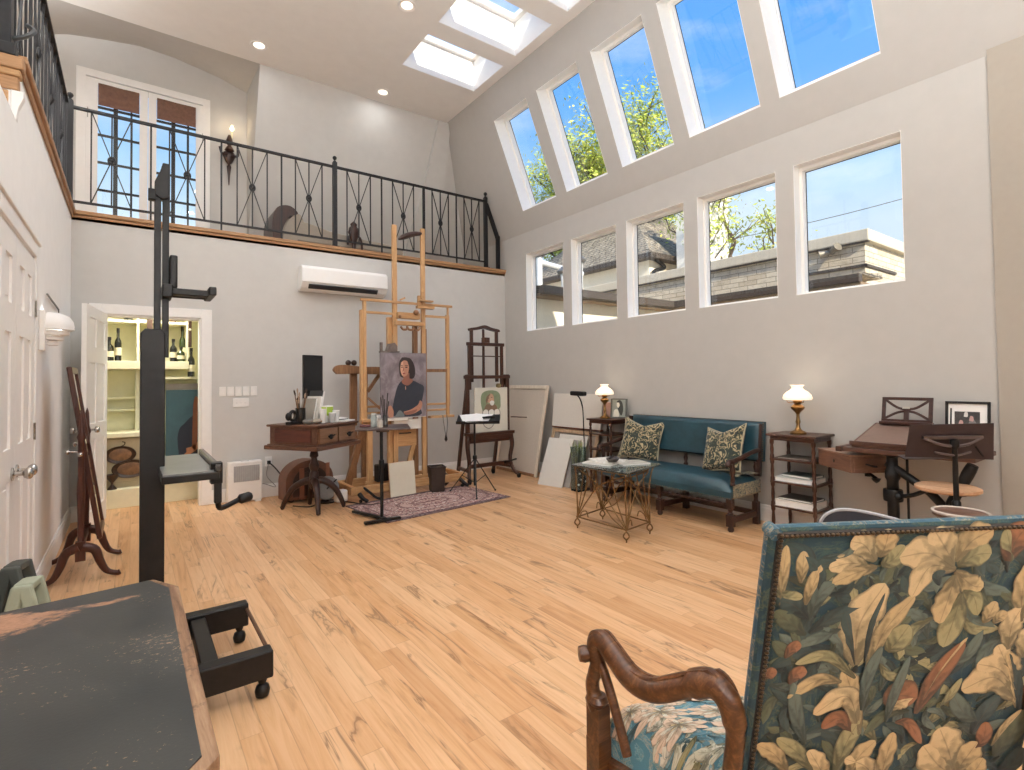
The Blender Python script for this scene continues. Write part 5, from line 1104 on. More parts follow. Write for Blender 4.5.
b = B(); b.ball((2.80, 5.79, 2.16), .035, 12); b.ball((2.59, 5.79, 2.10), .02, 10); wobj('wooden_knob', b, OAKD, oe, smooth=60)
b = B()
for x in (2.66, 2.74, 2.82): b.tube(bez([(x - .045, 5.83, 1.985), (x - .02, 5.82, 1.95), (x + .03, 5.82, 1.955), (x + .04, 5.83, 1.99)], 10), .014, 7)
wobj('scroll_ornament', b, OAKD, oe, smooth=50)
wb('canvas_holder', oe, OAKX, (2.83, 3.06, 5.80, 5.868, 2.22, 2.255), (2.86, 3.04, 5.79, 5.868, 2.305, 2.325), (2.85, 2.88, 5.83, 5.868, 2.255, 2.38), (2.905, 2.93, 5.83, 5.868, 2.255, 2.43))
b = B(); b.bar((2.66, 5.80, 2.33), (2.60, 5.81, 2.30), .02); wobj('peg', b, OAK, oe)
b = B(); b.tube(bez([(2.62, 5.885, 3.055), (2.70, 5.885, 3.10), (2.82, 5.885, 3.15), (2.925, 5.885, 3.17)], 10), [.012, .022, .03, .034, .036, .036, .034, .032, .03, .026, .02], 8); wobj('top_wedge', b, DARKW, oe)
wb('lower_panel', oe, OAKX, (2.54, 2.83, 5.87, 5.90, .54, .745)); wb('panel_slot', oe, BLACKP, (2.60, 2.76, 5.866, 5.872, .69, .705))
b = B(); b.bar((2.80, 5.89, .56), (2.70, 5.89, .20), .05, .03, (0, 1, 0)); wobj('leg', b, OAK, oe)
b = B(); b.bar((2.20, 5.95, .82), (2.05, 6.08, .12), .075, .045, (0, 1, 0)); wobj('leg', b, OAKD, oe)
wb('leg', oe, OAK, (2.215, 2.28, 5.88, 5.93, .12, .86)); 
b = B(); b.bar((3.30, 5.95, .55), (3.42, 6.12, .12), .05, .04, (0, 1, 0))
wb('base_beam', oe, OAKX, (1.95, 3.40, 5.66, 5.71, .075, .165)); wb('base_beam', oe, OAKX, (1.95, 3.40, 6.15, 6.20, .075, .165)); wb('base_beam', oe, OAKX, (2.2, 3.25, 5.87, 5.94, .10, .165))
for x in (1.95, 3.35): wb('base_side', oe, wood('oak_side', 'a9713f', 'c98f56', 'e0ab70', 'Y', .42), (x, x + .05, 5.71, 6.15, .075, .165))
for x, y in ((2.03, 5.60), (3.33, 5.63), (2.0, 6.18), (3.33, 6.18)):
    b = B(); b.tube(bez([(x, y + .04, .09), (x + .02, y - .02, .05), (x + .06, y - .06, .02)], 8), [.026 - .001 * k for k in range(9)], 8); b.lathe([(.02, -.012), (.02, .012)], (x, y, .02), 12, (1, 0, 0)); wobj('caster', b, BLACKP, oe, smooth=50)
b = B(); b.tube(bez([(2.08, 5.68, .16), (2.14, 5.62, .10), (2.20, 5.58, .04), (2.27, 5.57, .02)], 10), .014, 7); wobj('foot_lever', b, BLACKM, oe, smooth=50)
b = B(); b.tube(bez([(3.16, 5.77, .03), (3.2, 5.73, .10), (3.15, 5.76, .17), (3.05, 5.8, .18)], 14), .022, 8); wobj('curved_foot', b, DARKW, oe, smooth=50)
b = B(); b.box((2.36, 5.80, .27), (.17, .09, .2), Rz(.1)); wobj('motor', b, BLACKP, oe, bevel=.015)
b = B(); b.bar((2.19, 5.79, 1.14), (2.35, 5.78, .99), .03, .02); wobj('handle_lever', b, OAKD, oe)
# portrait on the big easel
cv = thing('portrait_painting', 'portrait canvas of a dark-haired woman in navy against mottled mauve grey, on the oak easel', 'painting', (2.615, 5.76, .9))
t_ = NT('mauve_ground'); n_ = t_.noise(t_.coord((6, 6, 4)), 1.2, 6, .62, .6); t_.base(t_.ramp(n_, [(.3, '5d545a'), (.5, '7a6f74'), (.62, '8d8488'), (.75, 'a39b9d')])); t_.set(rough=.55)
b = B(); b.bb(2.325, 2.905, 5.745, 5.775, .90, 1.662); wobj('canvas', b, [t_.m], cv)
SK_, SKD, SKL = plain('portrait_skin', 'b07f68', .55, var=.12, scale=60), plain('portrait_skin_shade', '8a5a49', .55), plain('portrait_skin_light', 'd0a187', .55)
b = B(); o = (2.325, 5.7445, .90); PX = lambda pts: [((x - 382) * .0126, (419 - y) * .0119) for x, y in pts]
def pl_(pts, k, lay_, n=44): lay(b, sm(PX(pts), n), o, X, Z, -Y, (k, lay_))
pl_([(392, 416.5), (393.5, 408), (396, 396), (399, 387), (404, 382), (409, 382), (415, 383), (421, 386), (425.5, 389), (425, 396), (423, 405), (421.5, 410), (422, 417.5), (400, 418)], 0, 1)
pl_([(403, 359.5), (408, 359.5), (412, 361), (415, 366), (416.5, 372), (416, 378), (413, 381), (405, 380), (401, 378), (400, 371), (400.3, 364)], 1, 2)
pl_([(404.5, 376), (410, 375), (411.5, 380), (414, 383), (409, 387.5), (404, 386), (402.5, 383), (404, 381)], 3, 3)
pl_([(402, 364.5), (405, 362.5), (408.5, 363.5), (410, 368), (409.6, 373), (408, 377), (405, 378.8), (402.6, 377), (401.2, 371)], 2, 4)
pl_([(402, 365), (404, 363.5), (404.2, 369), (404.6, 374), (403.6, 377.5), (402.4, 376), (401.4, 371)], 4, 5)
for q in ([(402, 369.0), (403.6, 368.7), (403.5, 369.6), (402.1, 369.8)], [(406.2, 368.8), (408.4, 369.0), (408.2, 369.9), (406.3, 369.8)]): pl_(q, 1, 6, 16)
for q in ([(401.8, 367.6), (403.7, 367.2), (403.6, 367.7), (401.9, 368.1)], [(406, 367.3), (408.7, 367.6), (408.6, 368.1), (406, 367.9)]): pl_(q, 1, 6, 16)
pl_([(404.2, 369), (404.9, 369.5), (404.3, 373.2), (403.2, 373.4), (403.8, 372)], 3, 6, 18); pl_([(403, 375.2), (404.6, 374.8), (406.4, 375.2), (404.8, 376.3)], 5, 6, 18)
pl_([(408.2, 363), (412, 366), (413.2, 373), (412, 380), (410.4, 380), (410.3, 373), (409.8, 368)], 1, 7)
pl_([(389, 408), (391.5, 407), (394, 412), (393.5, 418), (389.5, 418), (388.6, 413)], 2, 8); pl_([(404, 413.5), (412, 411.5), (419, 407), (421, 403), (423.5, 406), (421.5, 412), (414, 416), (406, 416.5)], 2, 9); pl_([(404, 414.6), (410, 413.4), (418, 411.8), (414, 415.6), (406, 416.3)], 3, 10)
pl_([(396, 416.8), (400, 412), (404.5, 416), (404, 418.4), (396, 418.4)], 6, 9); pl_([(406.1, 388.5), (406.6, 388.5), (406.7, 391.5), (406.1, 391.5)], 4, 6, 12)
wobj('painted_figure', b, [plain('portrait_navy', '262b36', .6, var=.15), plain('portrait_hair', '2a1e1b', .6), SK_, SKD, SKL, plain('portrait_lips', '8a4640', .6), plain('portrait_grey', '6d7677', .6)], cv)
wb('canvas_edge', cv, PAPER, (2.326, 2.904, 5.746, 5.774, .893, .8998))
b = B(); b.bb(2.40, 2.66, 5.745, 5.80, .865, .892); wobj('canvas_tray', b, GESSO, oe); wb('canvas_tray', oe, GESSO, (2.5, 2.85, 5.78, 5.86, .75, .865))
b = B(); b.bb(2.35, 2.56, 5.74, 5.86, 1.664, 1.68); b.prism([(0, 0), (.12, 0), (.12, .06), (.09, .1), (.03, .09)], (2.42, 5.76, 1.68), X, Z, (0, .09, 0)); b.bb(2.335, 2.355, 5.75, 5.80, 1.664, 1.78); tag(wobj('canvas_clip', b, plain('weathered_clip', '6d615b', .7, var=.3), oe), None)
t = thing('tool_cord', 'looped cord with dark pointed weight hanging from the right rail of the oak easel', 'cord', (3.2, 5.79, .86))
b = B(); b.tube(bez([(3.16, 5.80, .895), (3.165, 5.79, .8), (3.19, 5.79, .66), (3.205, 5.79, .655), (3.22, 5.79, .8), (3.215, 5.80, .895)], 24), .006, 6); wobj('loop', b, plain('grey_cord', '5b5752', .7), t, smooth=60)
b = B(); b.lathe([(.004, .1), (.012, .08), (.02, .03), (.001, 0)], (3.197, 5.79, .555), 10); wobj('weight', b, BLACKP, t, smooth=50)
t = thing('blank_canvas', 'small blank cream canvas leaning on the oak easel base at the rug edge', 'canvas', (2.53, 5.598, .009), radians(6))
R_ = Rx(radians(-6)); b = B(); b.box(R_ @ V((0, 0, .197)), (.325, .02, .38), R_); obj('face', b, plain('cream_canvas', 'd4cdbb', .85, var=.02), t)
b = B(); b.box(R_ @ V((0, .0105, .197)) , (.328, .014, .384), R_); obj('stretcher', b, PLYW, t)
t = thing('waste_bin', 'dark brown tapered square waste bin on the rug beside the oak easel', 'bin', (2.96, 5.60, .0085), radians(-14))
b = B(); A_ = [(-.075, -.075), (.075, -.075), (.075, .075), (-.075, .075)]
lo = b.vs([(x, y, 0) for x, y in A_]); hi = b.vs([(x * 1.22, y * 1.22, .29) for x, y in A_]); hi2 = b.vs([(x * 1.12, y * 1.12, .29) for x, y in A_]); lo2 = b.vs([(x * .92, y * .92, .02) for x, y in A_])
b.face(lo[::-1]); b.face(lo2)
for i in range(4):
    j = (i + 1) % 4; b.face([lo[i], lo[j], hi[j], hi[i]]); b.face([hi[i], hi[j], hi2[j], hi2[i]]); b.face([hi2[i], hi2[j], lo2[j], lo2[i]])
obj('body', b, plain('bin_brown', '33261f', .5, var=.15), t, bevel=.004)
b = B(); b.frame(-.097, .097, -.097, .097, .014, (0, 0, .285), X, Y, Z, .014); obj('rim', b, plain('bin_rim', '241a16', .45), t, bevel=.003)
b = B(); b.box((0, 0, .0042), (1.54, .92, .008)); rg = obj('rug', b, RUG); rg.location = (2.66, 5.18, 0); rg.rotation_euler = (0, 0, radians(5.5)); tag(rg, 'faded red and navy persian rug on the oak floor under the easel and stands', 'rug')
# wooden crank stand behind the oak easel
t = thing('crank_stand', 'brown wooden stand with rounded crank arm behind the left side of the oak easel', 'stand', (2.2, 6.3, 0))
b = B(); b.bar((2.20, 6.34, .0), (2.20, 6.30, 1.50), .085, .05, (0, 1, 0)); wobj('post', b, OAKD, t, bevel=.005)
b = B(); b.bar((2.34, 6.34, .0), (2.34, 6.30, 1.46), .07, .05, (0, 1, 0)); wobj('post', b, OAKD, t, bevel=.005)
b = B(); b.prism(sm([(-.1, 0), (-.14, .05), (-.1, .1), (.0, .11), (.2, .09), (.48, .08), (.48, .0), (.2, .0)], 40), (2.07, 6.20, 1.42), X, Z, (0, .06, 0)); wobj('arm', b, OAKD, t, bevel=.004)
b = B()
for x in (2.11, 2.18): b.ball((x, 6.22, 1.555), .035, 12)
wobj('roller', b, DARKW, t, smooth=50)
b = B(); b.bar((2.52, 6.26, 1.42), (2.36, 6.26, 1.2), .04, .03, (0, 1, 0)); wobj('brace', b, OAKD, t)
b = B(); b.bb(1.98, 2.60, 6.31, 6.37, 0, .06); wobj('foot', b, OAKD, t, bevel=.005)

# ================================================================ PALETTE STAND on black T base
t = thing('palette_stand', 'slim black pole stand with tilted palette shelf of paint jars before the oak easel', 'stand', (1.93, 4.76, 0))
b = B(); b.tube([(1.93, 4.76, .03), (1.93, 4.76, .86)], .016, 12); b.lathe([(.024, .5), (.026, .52), (.026, .56), (.024, .58)], (1.93, 4.76, 0), 12); wobj('pole', b, BLACKM, t, smooth=45)
b = B(); b.bar((1.93, 4.76, .03), (1.80, 5.18, .03), .04, .025); b.bar((1.74, 4.71, .022), (2.09, 4.70, .022), .045, .025); b.bar((1.93, 4.76, .03), (1.93, 4.70, .025), .06, .03); wobj('base', b, BLACKM, t, bevel=.004)
R_ = Rz(radians(-20)) @ Rx(radians(2)); b = B(); b.box((1.95, 4.78, .885), (.50, .34, .018), R_); b.box((1.95, 4.78, .862), (.12, .12, .03), R_); wobj('shelf', b, plain('palette_board', '463a38', .4, var=.2), t, bevel=.004)
for i, (x, y, h_, r_, c_, lb) in enumerate(((1.87, 4.80, .115, .028, '9aa09c', 'clear turpentine jar at the left of the palette shelf'), (1.93, 4.83, .09, .024, 'd6d3cc', 'small white jar at the back of the palette shelf'), (1.95, 4.72, .10, .026, '3d3a38', 'dark brush jar at the front middle of the palette shelf'), (1.89, 4.69, .075, .028, 'b3aaa0', 'squat grey jar at the front left of the palette shelf'))):
    j = thing('paint_jar', lb, 'jar', (x, y, .896), 0, 'paint jars on the palette shelf'); b = B(); b.lathe([(.001, 0), (r_, 0), (r_, h_ * .8), (r_ * .8, h_ * .9), (r_ * .8, h_)], (0, 0, 0), 16); obj('jar', b, plain('paint_jar_%d' % i, c_, .2), j, smooth=45)
    b = B(); b.lathe([(r_ * .86, h_), (r_ * .86, h_ + .012), (.001, h_ + .012)], (0, 0, 0), 16); obj('lid', b, plain('jar_lid_%d' % i, ('c9c7c2', 'eeeae4', '22201f', '8d8a86')[i], .4), j, smooth=45)
    if i == 2:
        for k in range(5): b = B(); b.tube([(.012 * cos(k * 1.3), .012 * sin(k * 1.3), h_), (.04 * cos(k * 1.3), .03 * sin(k * 1.3), h_ + .14 + .02 * k)], [.0035, .006], 6); obj('brush', b, plain('brush_dark', '2d2723', .5), j)
b = B(); b.box((1.80, 4.84, .905), (.10, .06, .02), Rz(-.3)); tag(obj('paint_box', b, plain('maroon_box', '6d3c3c', .5), bevel=.004), 'flat maroon paint box at the left end of the palette shelf', 'box')

# ================================================================ WALNUT EASEL with drawing
we = thing('walnut_easel', 'dark walnut easel with arched top and brass casters holding a pencil drawing in the corner', 'easel', (3.86, 5.85, 0))
for x0, x1, z0, z1, y0 in ((3.515, 3.57, .60, 1.40, 5.82), (4.155, 4.21, .60, 1.40, 5.82), (3.585, 3.625, 1.20, 1.83, 5.86), (4.105, 4.145, 1.20, 1.83, 5.86), (3.645, 3.685, 1.3, 2.0, 5.90), (4.05, 4.09, 1.3, 2.0, 5.90)):
    wb('upright', we, WAL, (x0, x1, y0, y0 + .035, z0, z1))
wb('centre_mast', we, WAL, (3.855, 3.885, 5.93, 5.955, 1.15, 2.02))
wb('crossbar', we, WALX, (3.50, 4.225, 5.815, 5.86, 1.345, 1.39)); wb('crossbar', we, WALX, (3.57, 4.16, 5.855, 5.90, 1.785, 1.83)); wb('crossbar', we, WALX, (3.62, 4.14, 5.87, 5.885, 1.64, 1.655))
b = B(); b.prism(sm([(-.235, 0), (-.235, .035), (-.12, .055), (0, .085), (.12, .055), (.235, .035), (.235, 0), (.1, .02), (0, .04), (-.1, .02)], 60), (3.868, 5.895, 1.985), X, Z, (0, .05, 0)); wobj('arched_crest', b, WALX, we)
wb('clamp_block', we, WAL, (3.83, 3.91, 5.84, 5.93, 1.83, 1.90)); b = B(); b.lathe([(.03, 0), (.03, .04), (.001, .045)], (4.0, 5.80, 1.25), 12, (0, -1, 0)); wobj('clamp_knob', b, plain('old_brass', '8d7c58', .4, .8), we, smooth=50)
wb('canvas_tray', we, WALX, (3.50, 4.22, 5.72, 5.86, .60, .64), (3.52, 4.20, 5.73, 5.75, .55, .60)); wb('apron', we, WALX, (3.53, 4.19, 5.80, 5.83, .50, .60))
for s, x in ((-1, 3.52), (1, 4.20)):
    b = B(); b.tube(bez([(x, 5.80, .60), (x + s * .015, 5.78, .45), (x - s * .015, 5.79, .25), (x + s * .02, 5.74, .09), (x + s * .05, 5.68, .05)], 18), [.034 - .0008 * k for k in range(19)], 8); wobj('front_leg', b, WAL, we, smooth=50)
    b = B(); b.bar((x - s * .05, 6.15, .04), (x - s * .05, 5.86, 1.40), .04, .03, (0, 1, 0)); wobj('rear_leg', b, WAL, we)
    for yy in (5.68, 6.15):
        b = B(); b.lathe([(.028, -.012), (.028, .012)], (x + s * (.05 if yy < 6 else -.05), yy, .028), 14, (1, 0, 0)); b.bb(x + s * (.05 if yy < 6 else -.05) - .02, x + s * (.05 if yy < 6 else -.05) + .02, yy - .02, yy + .02, .03, .06); wobj('caster', b, BLACKM, we, smooth=45)
    b = B(); b.bar((x, 5.79, .15), (x - s * .05, 6.13, .15), .035); wobj('side_stretcher', b, WAL, we)
wb('lower_rail', we, WALX, (3.52, 4.20, 5.78, 5.82, .18, .23)); b = B(); b.tube([(4.08, 5.70, .23), (4.24, 5.72, .25)], .012, 8); b.lathe([(.001, 0), (.02, .01), (.02, .03), (.001, .04)], (4.02, 5.70, .23), 10, (1, 0, 0)); wobj('crank_handle', b, BLACKM, we, smooth=45)
b = B(); b.tube([(4.2, 5.78, .82), (4.46, 5.76, .80)], .008, 6); wobj('side_peg', b, WAL, we)
dr = thing('pencil_drawing', 'pale sheet with drawn bearded head, green oval and two clasped hands on the walnut easel', 'drawing', (3.86, 5.78, .64))
wb('sheet', dr, plain('drawing_paper', 'd3d0c3', .8, var=.03), (3.62, 4.14, 5.775, 5.795, .642, 1.225), bv=0)
b = B(); o = (3.62, 5.7745, .642); DX = lambda pts: [((x - 60) * .0038, (480 - y) * .00307) for x, y in pts]
def dl(pts, k, l_, n=40): lay(b, sm(DX(pts), n), o, X, Z, -Y, (k, l_))
dl([(95, 400), (86, 370), (84, 335), (92, 312), (118, 302), (148, 305), (164, 320), (167, 350), (160, 385)], 0, 1)
dl([(112, 325), (124, 316), (135, 322), (139, 338), (138, 352), (130, 360), (116, 356), (109, 342)], 1, 2); dl([(104, 345), (110, 326), (124, 318), (116, 332), (112, 350), (108, 362)], 2, 3); dl([(120, 352), (130, 346), (140, 352), (136, 366), (126, 366)], 4, 3); dl([(96, 385), (108, 362), (126, 364), (145, 366), (152, 385), (130, 392), (108, 390)], 2, 2)
for cx in (103, 127, 150): dl([(cx - 11, 415), (cx - 10, 392), (cx, 384), (cx + 10, 390), (cx + 12, 412), (cx + 6, 435), (cx - 5, 436)], 4, 4)
for pts in ([(88, 430), (98, 455), (118, 466), (135, 452), (142, 430)], [(92, 385), (90, 420), (98, 438)], [(115, 385), (116, 430), (126, 440)], [(139, 385), (140, 438), (160, 440), (164, 400), (158, 384)]):
    c = [V(o) + X * p[0] + Z * p[1] - Y * .0035 for p in DX(pts)]; b.mi = 5; b.tube(bez(c, 24), .0035, 5)
b.mi = 3
for (x, y) in ((116, 335), (129, 333)): dl([(x - 3, y), (x, y - 2), (x + 3, y), (x, y + 2)], 3, 5, 10)
wobj('ink_drawing', b, [plain('drawing_green', '7d8a6d', .8, var=.15), plain('drawing_skin', 'b9957d', .8, var=.15), plain('drawing_brown', '77604d', .8, var=.2), BLACKP, plain('drawing_white', 'e4e2dc', .8), plain('ink_line', '4a4a48', .8)], dr)
# tripod music stand with papers
ts = thing('music_stand', 'black folding tripod stand with a tray of loose papers before the walnut easel', 'stand', (3.245, 5.19, 0))
c_ = V((3.245, 5.19, 0)); b = B(); b.tube([c_ + Z * .10, c_ + Z * .85], .012, 10); b.tube([c_ + Z * .10, c_ + Z * .42], .018, 10); b.lathe([(.02, .40), (.026, .41), (.026, .44), (.02, .45)], c_, 10); wobj('pole', b, BLACKM, ts, smooth=45)
for p in ((3.075, 5.475), (3.095, 4.92), (3.52, 5.18)):
    b = B(); q = V((*p, .012)); b.bar(c_ + Z * .40 + (q - c_).normalized() * .015, q, .014, .008); b.bar(c_ + Z * .13, c_ + (q - c_) * .5 + Z * .2, .01, .006); b.ball((p[0], p[1], .013), .012, 8); wobj('leg', b, BLACKM, ts)
R_ = Rz(radians(-36)) @ Rx(radians(15)); Tm = V((3.285, 5.165, .87)); b = B(); b.box(Tm, (.50, .30, .014), R_); b.box(Tm + R_ @ V((0, -.15, .012)), (.50, .012, .035), R_); wobj('desk_plate', b, BLACKM, ts, bevel=.004)
for i, (dx, dy, dz, w_, l_, a, lb) in enumerate(((-.10, .02, .0, .21, .26, .25, 'loose white sheet at the left of the tripod stand tray'), (.04, .0, .007, .21, .27, -.2, 'white sheet with printed text in the middle of the tripod stand tray'), (-.05, -.03, .014, .2, .26, .06, 'topmost white sheet with curling corner on the tripod stand tray'))):
    b = B(); b.grid(lambda u, v, w_=w_, l_=l_: V(((u - .5) * w_, (v - .5) * l_, .022 * max(0, abs(u - .5) * 2 - .6) ** 1.5 + .003)), 12, 4); b.grid(lambda u, v, w_=w_, l_=l_: V(((u - .5) * w_, (v - .5) * l_, .022 * max(0, abs(u - .5) * 2 - .6) ** 1.5 + .0005)), 12, 4)
    o = obj('paper_sheet', b, PAPER, smooth=60); o.location = Tm + R_ @ V((dx, dy, .008 + dz)); o.rotation_euler = (R_ @ Rz(a)).to_euler(); tag(o, lb, 'paper', 'papers on the tripod stand')
b = B(); b.box((0, 0, .006), (.14, .05, .012)); o = obj('pencil_case', b, BLACKP, bevel=.004); o.location = Tm + R_ @ V((.12, -.05, .036)); o.rotation_euler = (R_ @ Rz(.3)).to_euler(); tag(o, 'narrow black case lying on the papers of the tripod stand', 'case')
# canvases against the east wall corner
def leaning(name, lb, cat, y0, y1, xb, xt, h, mats, bars=True, group=None, th=.03, face='canvas'):
    """panel leaning on the east wall: foot at xb, head at xt"""
    t = thing(name, lb, cat, (xb, (y0 + y1) / 2, 0), 0, group); d = V((xt - xb, 0, (h * h - (xt - xb) ** 2) ** .5)).normalized(); n = V((-d.z, 0, d.x)); o = V((xb, 0, 0)) - n * 0
    b = B(); b.panel((y0, y1), (0, h), [], o + n * (th * .45) - n * .0 + X * 0, Y, d, -n, th * .4); wobj(face, b, mats[0], t)
    if bars:
        for q, (u0, u1, v0, v1) in enumerate(((y0, y0 + .05, 0, h), (y1 - .05, y1, 0, h), (y0 + .05, y1 - .05, h - .05, h), (y0 + .05, y1 - .05, 0, .04))):
            b = B(); b.panel((u0, u1), (v0, v1), [], o + n * th, Y, d, -n, th * .9); wobj('stretcher_bar', b, mats[1] if q < 3 else mats[2], t, bevel=.003)
    return t
STR = wood('pale_stretcher', 'b9aa97', 'd2c6b4', 'e2d8c8', 'Z', .6); STRX = wood('tan_stretcher', '9c8064', 'b59a7c', 'c9b193', 'Z', .6)
leaning('stretched_canvas', 'tall raw canvas seen from behind with pale stretcher bars, leaning beside the walnut easel', 'canvas', 5.50, 6.50, 4.43, 4.67, 1.26, (GESSO2, STR, OAKD))
leaning('stretched_canvas', 'grey-faced low canvas with tan stretcher and brown top edge under the white panel', 'canvas', 4.56, 5.44, 4.52, 4.685, .68, (plain('grey_canvas', '8f867c', .85), STRX, STRX))
t = leaning('gessoed_panel', 'wide white panel standing on the brown top edge of the low grey canvas', 'panel', 4.52, 5.43, 4.65, 4.70, .44, (GESSO, GESSO, GESSO), False, th=.025); t.location.z = .695
b = B(); b.panel((4.52, 5.43), (0, .016), [], V((4.64, 0, -.018)), Y, Z, X, .05); obj('ledge', b, wood('brown_ledge', '4d2e22', '6a4536', '82594a', 'Y', .5), t).location = (-4.65, -4.975, 0)
b = B()
def board(lb, p, q, h, lean, m, th=.012, name='art_board', edge=None):
    """thin board: foot from p to q on the floor, leaning by lean along its normal"""
    p, q = V((*p, 0)), V((*q, 0)); u = (q - p).normalized(); n = V((-u.y, u.x, 0)); 
    if n.x < 0: n = -n
    d = (n * lean + Z * (h * h - lean * lean) ** .5).normalized(); nn = u.cross(d).normalized(); nn = nn if nn.x < 0 else -nn
    t = thing(name, lb, 'board', tuple((p + q) / 2), 0, 'art boards leaning in the corner'); b = B(); b.panel((0, (q - p).length), (0, h), [], p + nn * .0, u, d, -nn, th); wobj('panel_face', b, m, t, bevel=.001)
    b = B(); b.panel((0, (q - p).length), (0, h), [], p - nn * (th + .0005), u, d, -nn, .003); wobj('backing', b, edge or PLYW, t); return t
PB = plain('white_board', 'cfccc5', .7, var=.02)
board('front pale grey art board leaning beside the glass vase of plants', (4.17, 5.18), (4.24, 4.80), .62, .25, PB)
board('narrow grey art board tucked behind the front pale one near the vase', (4.27, 5.10), (4.31, 4.74), .60, .22, plain('grey_board', '9d9a95', .7))
board('taller off-white art board behind the two front boards under the grey canvas', (4.36, 5.16), (4.40, 4.68), .64, .20, plain('offwhite_board', 'dcd8cf', .7))
# ================================================================ SETTEE
sf = thing('settee', 'dark oak settee upholstered in teal leather against the east wall', 'sofa', (4.38, 3.25, 0))
SX0, SX1, SY0, SY1 = 4.13, 4.60, 2.50, 4.02
def lf(n, p, m, *bs, bv=.004, sm_=None):
    b = B()
    for q in bs: b.bb(*q)
    return wobj(n, b, m, p, bevel=bv, smooth=sm_)
def cushion(x0, x1, y0, y1, z0, z1, rise=.03):
    b = B()
    def f(u, v):
        e = min(u, 1 - u, v, 1 - v); k = min(1, e / .09); k = (1 - (1 - k) ** 2) ** .5
        return V((x0 + (x1 - x0) * u, y0 + (y1 - y0) * v, z0 + .4 * (z1 - z0) + (z1 - z0) * .6 * k + rise * sin(pi * u) * sin(pi * v) ** .5 * k))
    b.grid(f, 24, 40); b.bb(x0, x1, y0, y1, z0, z0 + .4 * (z1 - z0)); return b
b = cushion(SX0 - .02, SX1, SY0, SY1, .285, .435); st = wobj('seat', b, TEAL, sf, smooth=60)
for y0 in (SY0 - .004, SY1 + .0005): b = B(); b.bb(SX0 + .02, SX1 - .005, y0, y0 + .0035, .285, .40); wobj('end_tapestry', b, SOFATAP, st)
b = B()
for k in range(75): b.ball((SX0 - .021, SY0 + .01 + k * .0203, .292), .0045, 6)
for k in range(22): b.ball((SX0 + .01 + k * .021, SY0 - .005, .292), .0045, 6)
wobj('nailhead_trim', b, BRASS, st, smooth=60)
# tilted back
tb_ = lambda z: .10 * (z - .5)
b = B()
def bf(u, v):
    e = min(u, 1 - u, v, 1 - v); k = min(1, e / .05); k = (1 - (1 - k) ** 2) ** .5; z = .555 + .36 * v
    return V((SX1 - .0 + tb_(z) - .045 * k, SY0 - .02 + (SY1 - SY0 + .0) * u, z))
b.grid(bf, 50, 16); bk = wobj('backrest', b, TEAL, sf, smooth=60)
b = B(); b.prism([(SX1 + tb_(.555), .555), (SX1 + tb_(.915), .915), (SX1 + .05 + tb_(.915), .915), (SX1 + .05 + tb_(.555), .555)], (0, SY0 - .02, 0), X, Z, (0, SY1 - SY0, 0)); wobj('back_panel', b, TEAL, bk, bevel=.006)
b = B()
for k in range(76): b.ball((SX1 + tb_(.91) - .006, SY0 - .012 + k * .0201, .9165), .0045, 6)
for k in range(18): z = .56 + k * .02; b.ball((SX1 + tb_(z) - .006, SY0 - .021, z), .0045, 6)
wobj('nailhead_trim', b, BRASS, bk, smooth=60)
TURN = [(.024, 0), (.026, .015), (.016, .03), (.022, .05), (.015, .075), (.021, .12), (.024, .17), (.018, .21), (.024, .23), (.016, .25)]
def turned(n, p, x, y, z0, h, k=1.0, m=DARKW):
    b = B(); b.lathe([(r * k, z0 + z / .25 * h) for r, z in TURN], (x, y, 0), 14); return wobj(n, b, m, p, smooth=45)
for y in (SY0 + .03, 3.27, SY1 - .03):
    b = B(); b.box((SX0 + .025, y, .245), (.05, .05, .09)); b.box((SX0 + .025, y, .095), (.056, .056, .10)); b.lathe([(.018, 0), (.026, .012), (.026, .03), (.016, .045)], (SX0 + .025, y, 0), 14); b.lathe([(.02, .145), (.026, .155), (.016, .168), (.023, .19), (.018, .2)], (SX0 + .025, y, 0), 14); wobj('front_leg', b, DARKW, sf, smooth=40)
for y in (SY0 + .03, 3.27, SY1 - .03):
    b = B(); b.box((SX1 - .03, y, .10), (.05, .05, .2)); b.lathe([(.024, .2), (.017, .22), (.023, .27), (.02, .29)], (SX1 - .03, y, 0), 14); wobj('rear_leg', b, DARKW, sf, smooth=40)
    b = B(); b.lathe([(.018, .43), (.024, .45), (.014, .47), (.022, .51), (.014, .54), (.02, .555)], (SX1 - .02, y, 0), 12); wobj('back_spindle', b, DARKW, sf, smooth=45)
    b = B(); b.bar((SX0 + .05, y, .095), (SX1 - .055, y, .095), .032, .05); wobj('side_stretcher', b, DARKW, sf, bevel=.004)
def turned_rail(x, z, y0, y1, n):
    b = B(); prof = []; L_ = y1 - y0
    for k in range(n):
        for r, q in ((.011, 0), (.017, .3), (.017, .6), (.011, .9)): prof.append((r, (k + q) / n * L_))
    b.lathe(prof, (x, y0, z), 12, (0, 1, 0)); return b
wobj('front_rail', turned_rail(SX0 + .03, .225, SY0 + .055, SY1 - .055, 26), DARKW, sf, smooth=45)
lf('back_stretcher', sf, DARKW, (SX1 - .045, SX1 - .015, SY0 + .05, SY1 - .05, .075, .12))
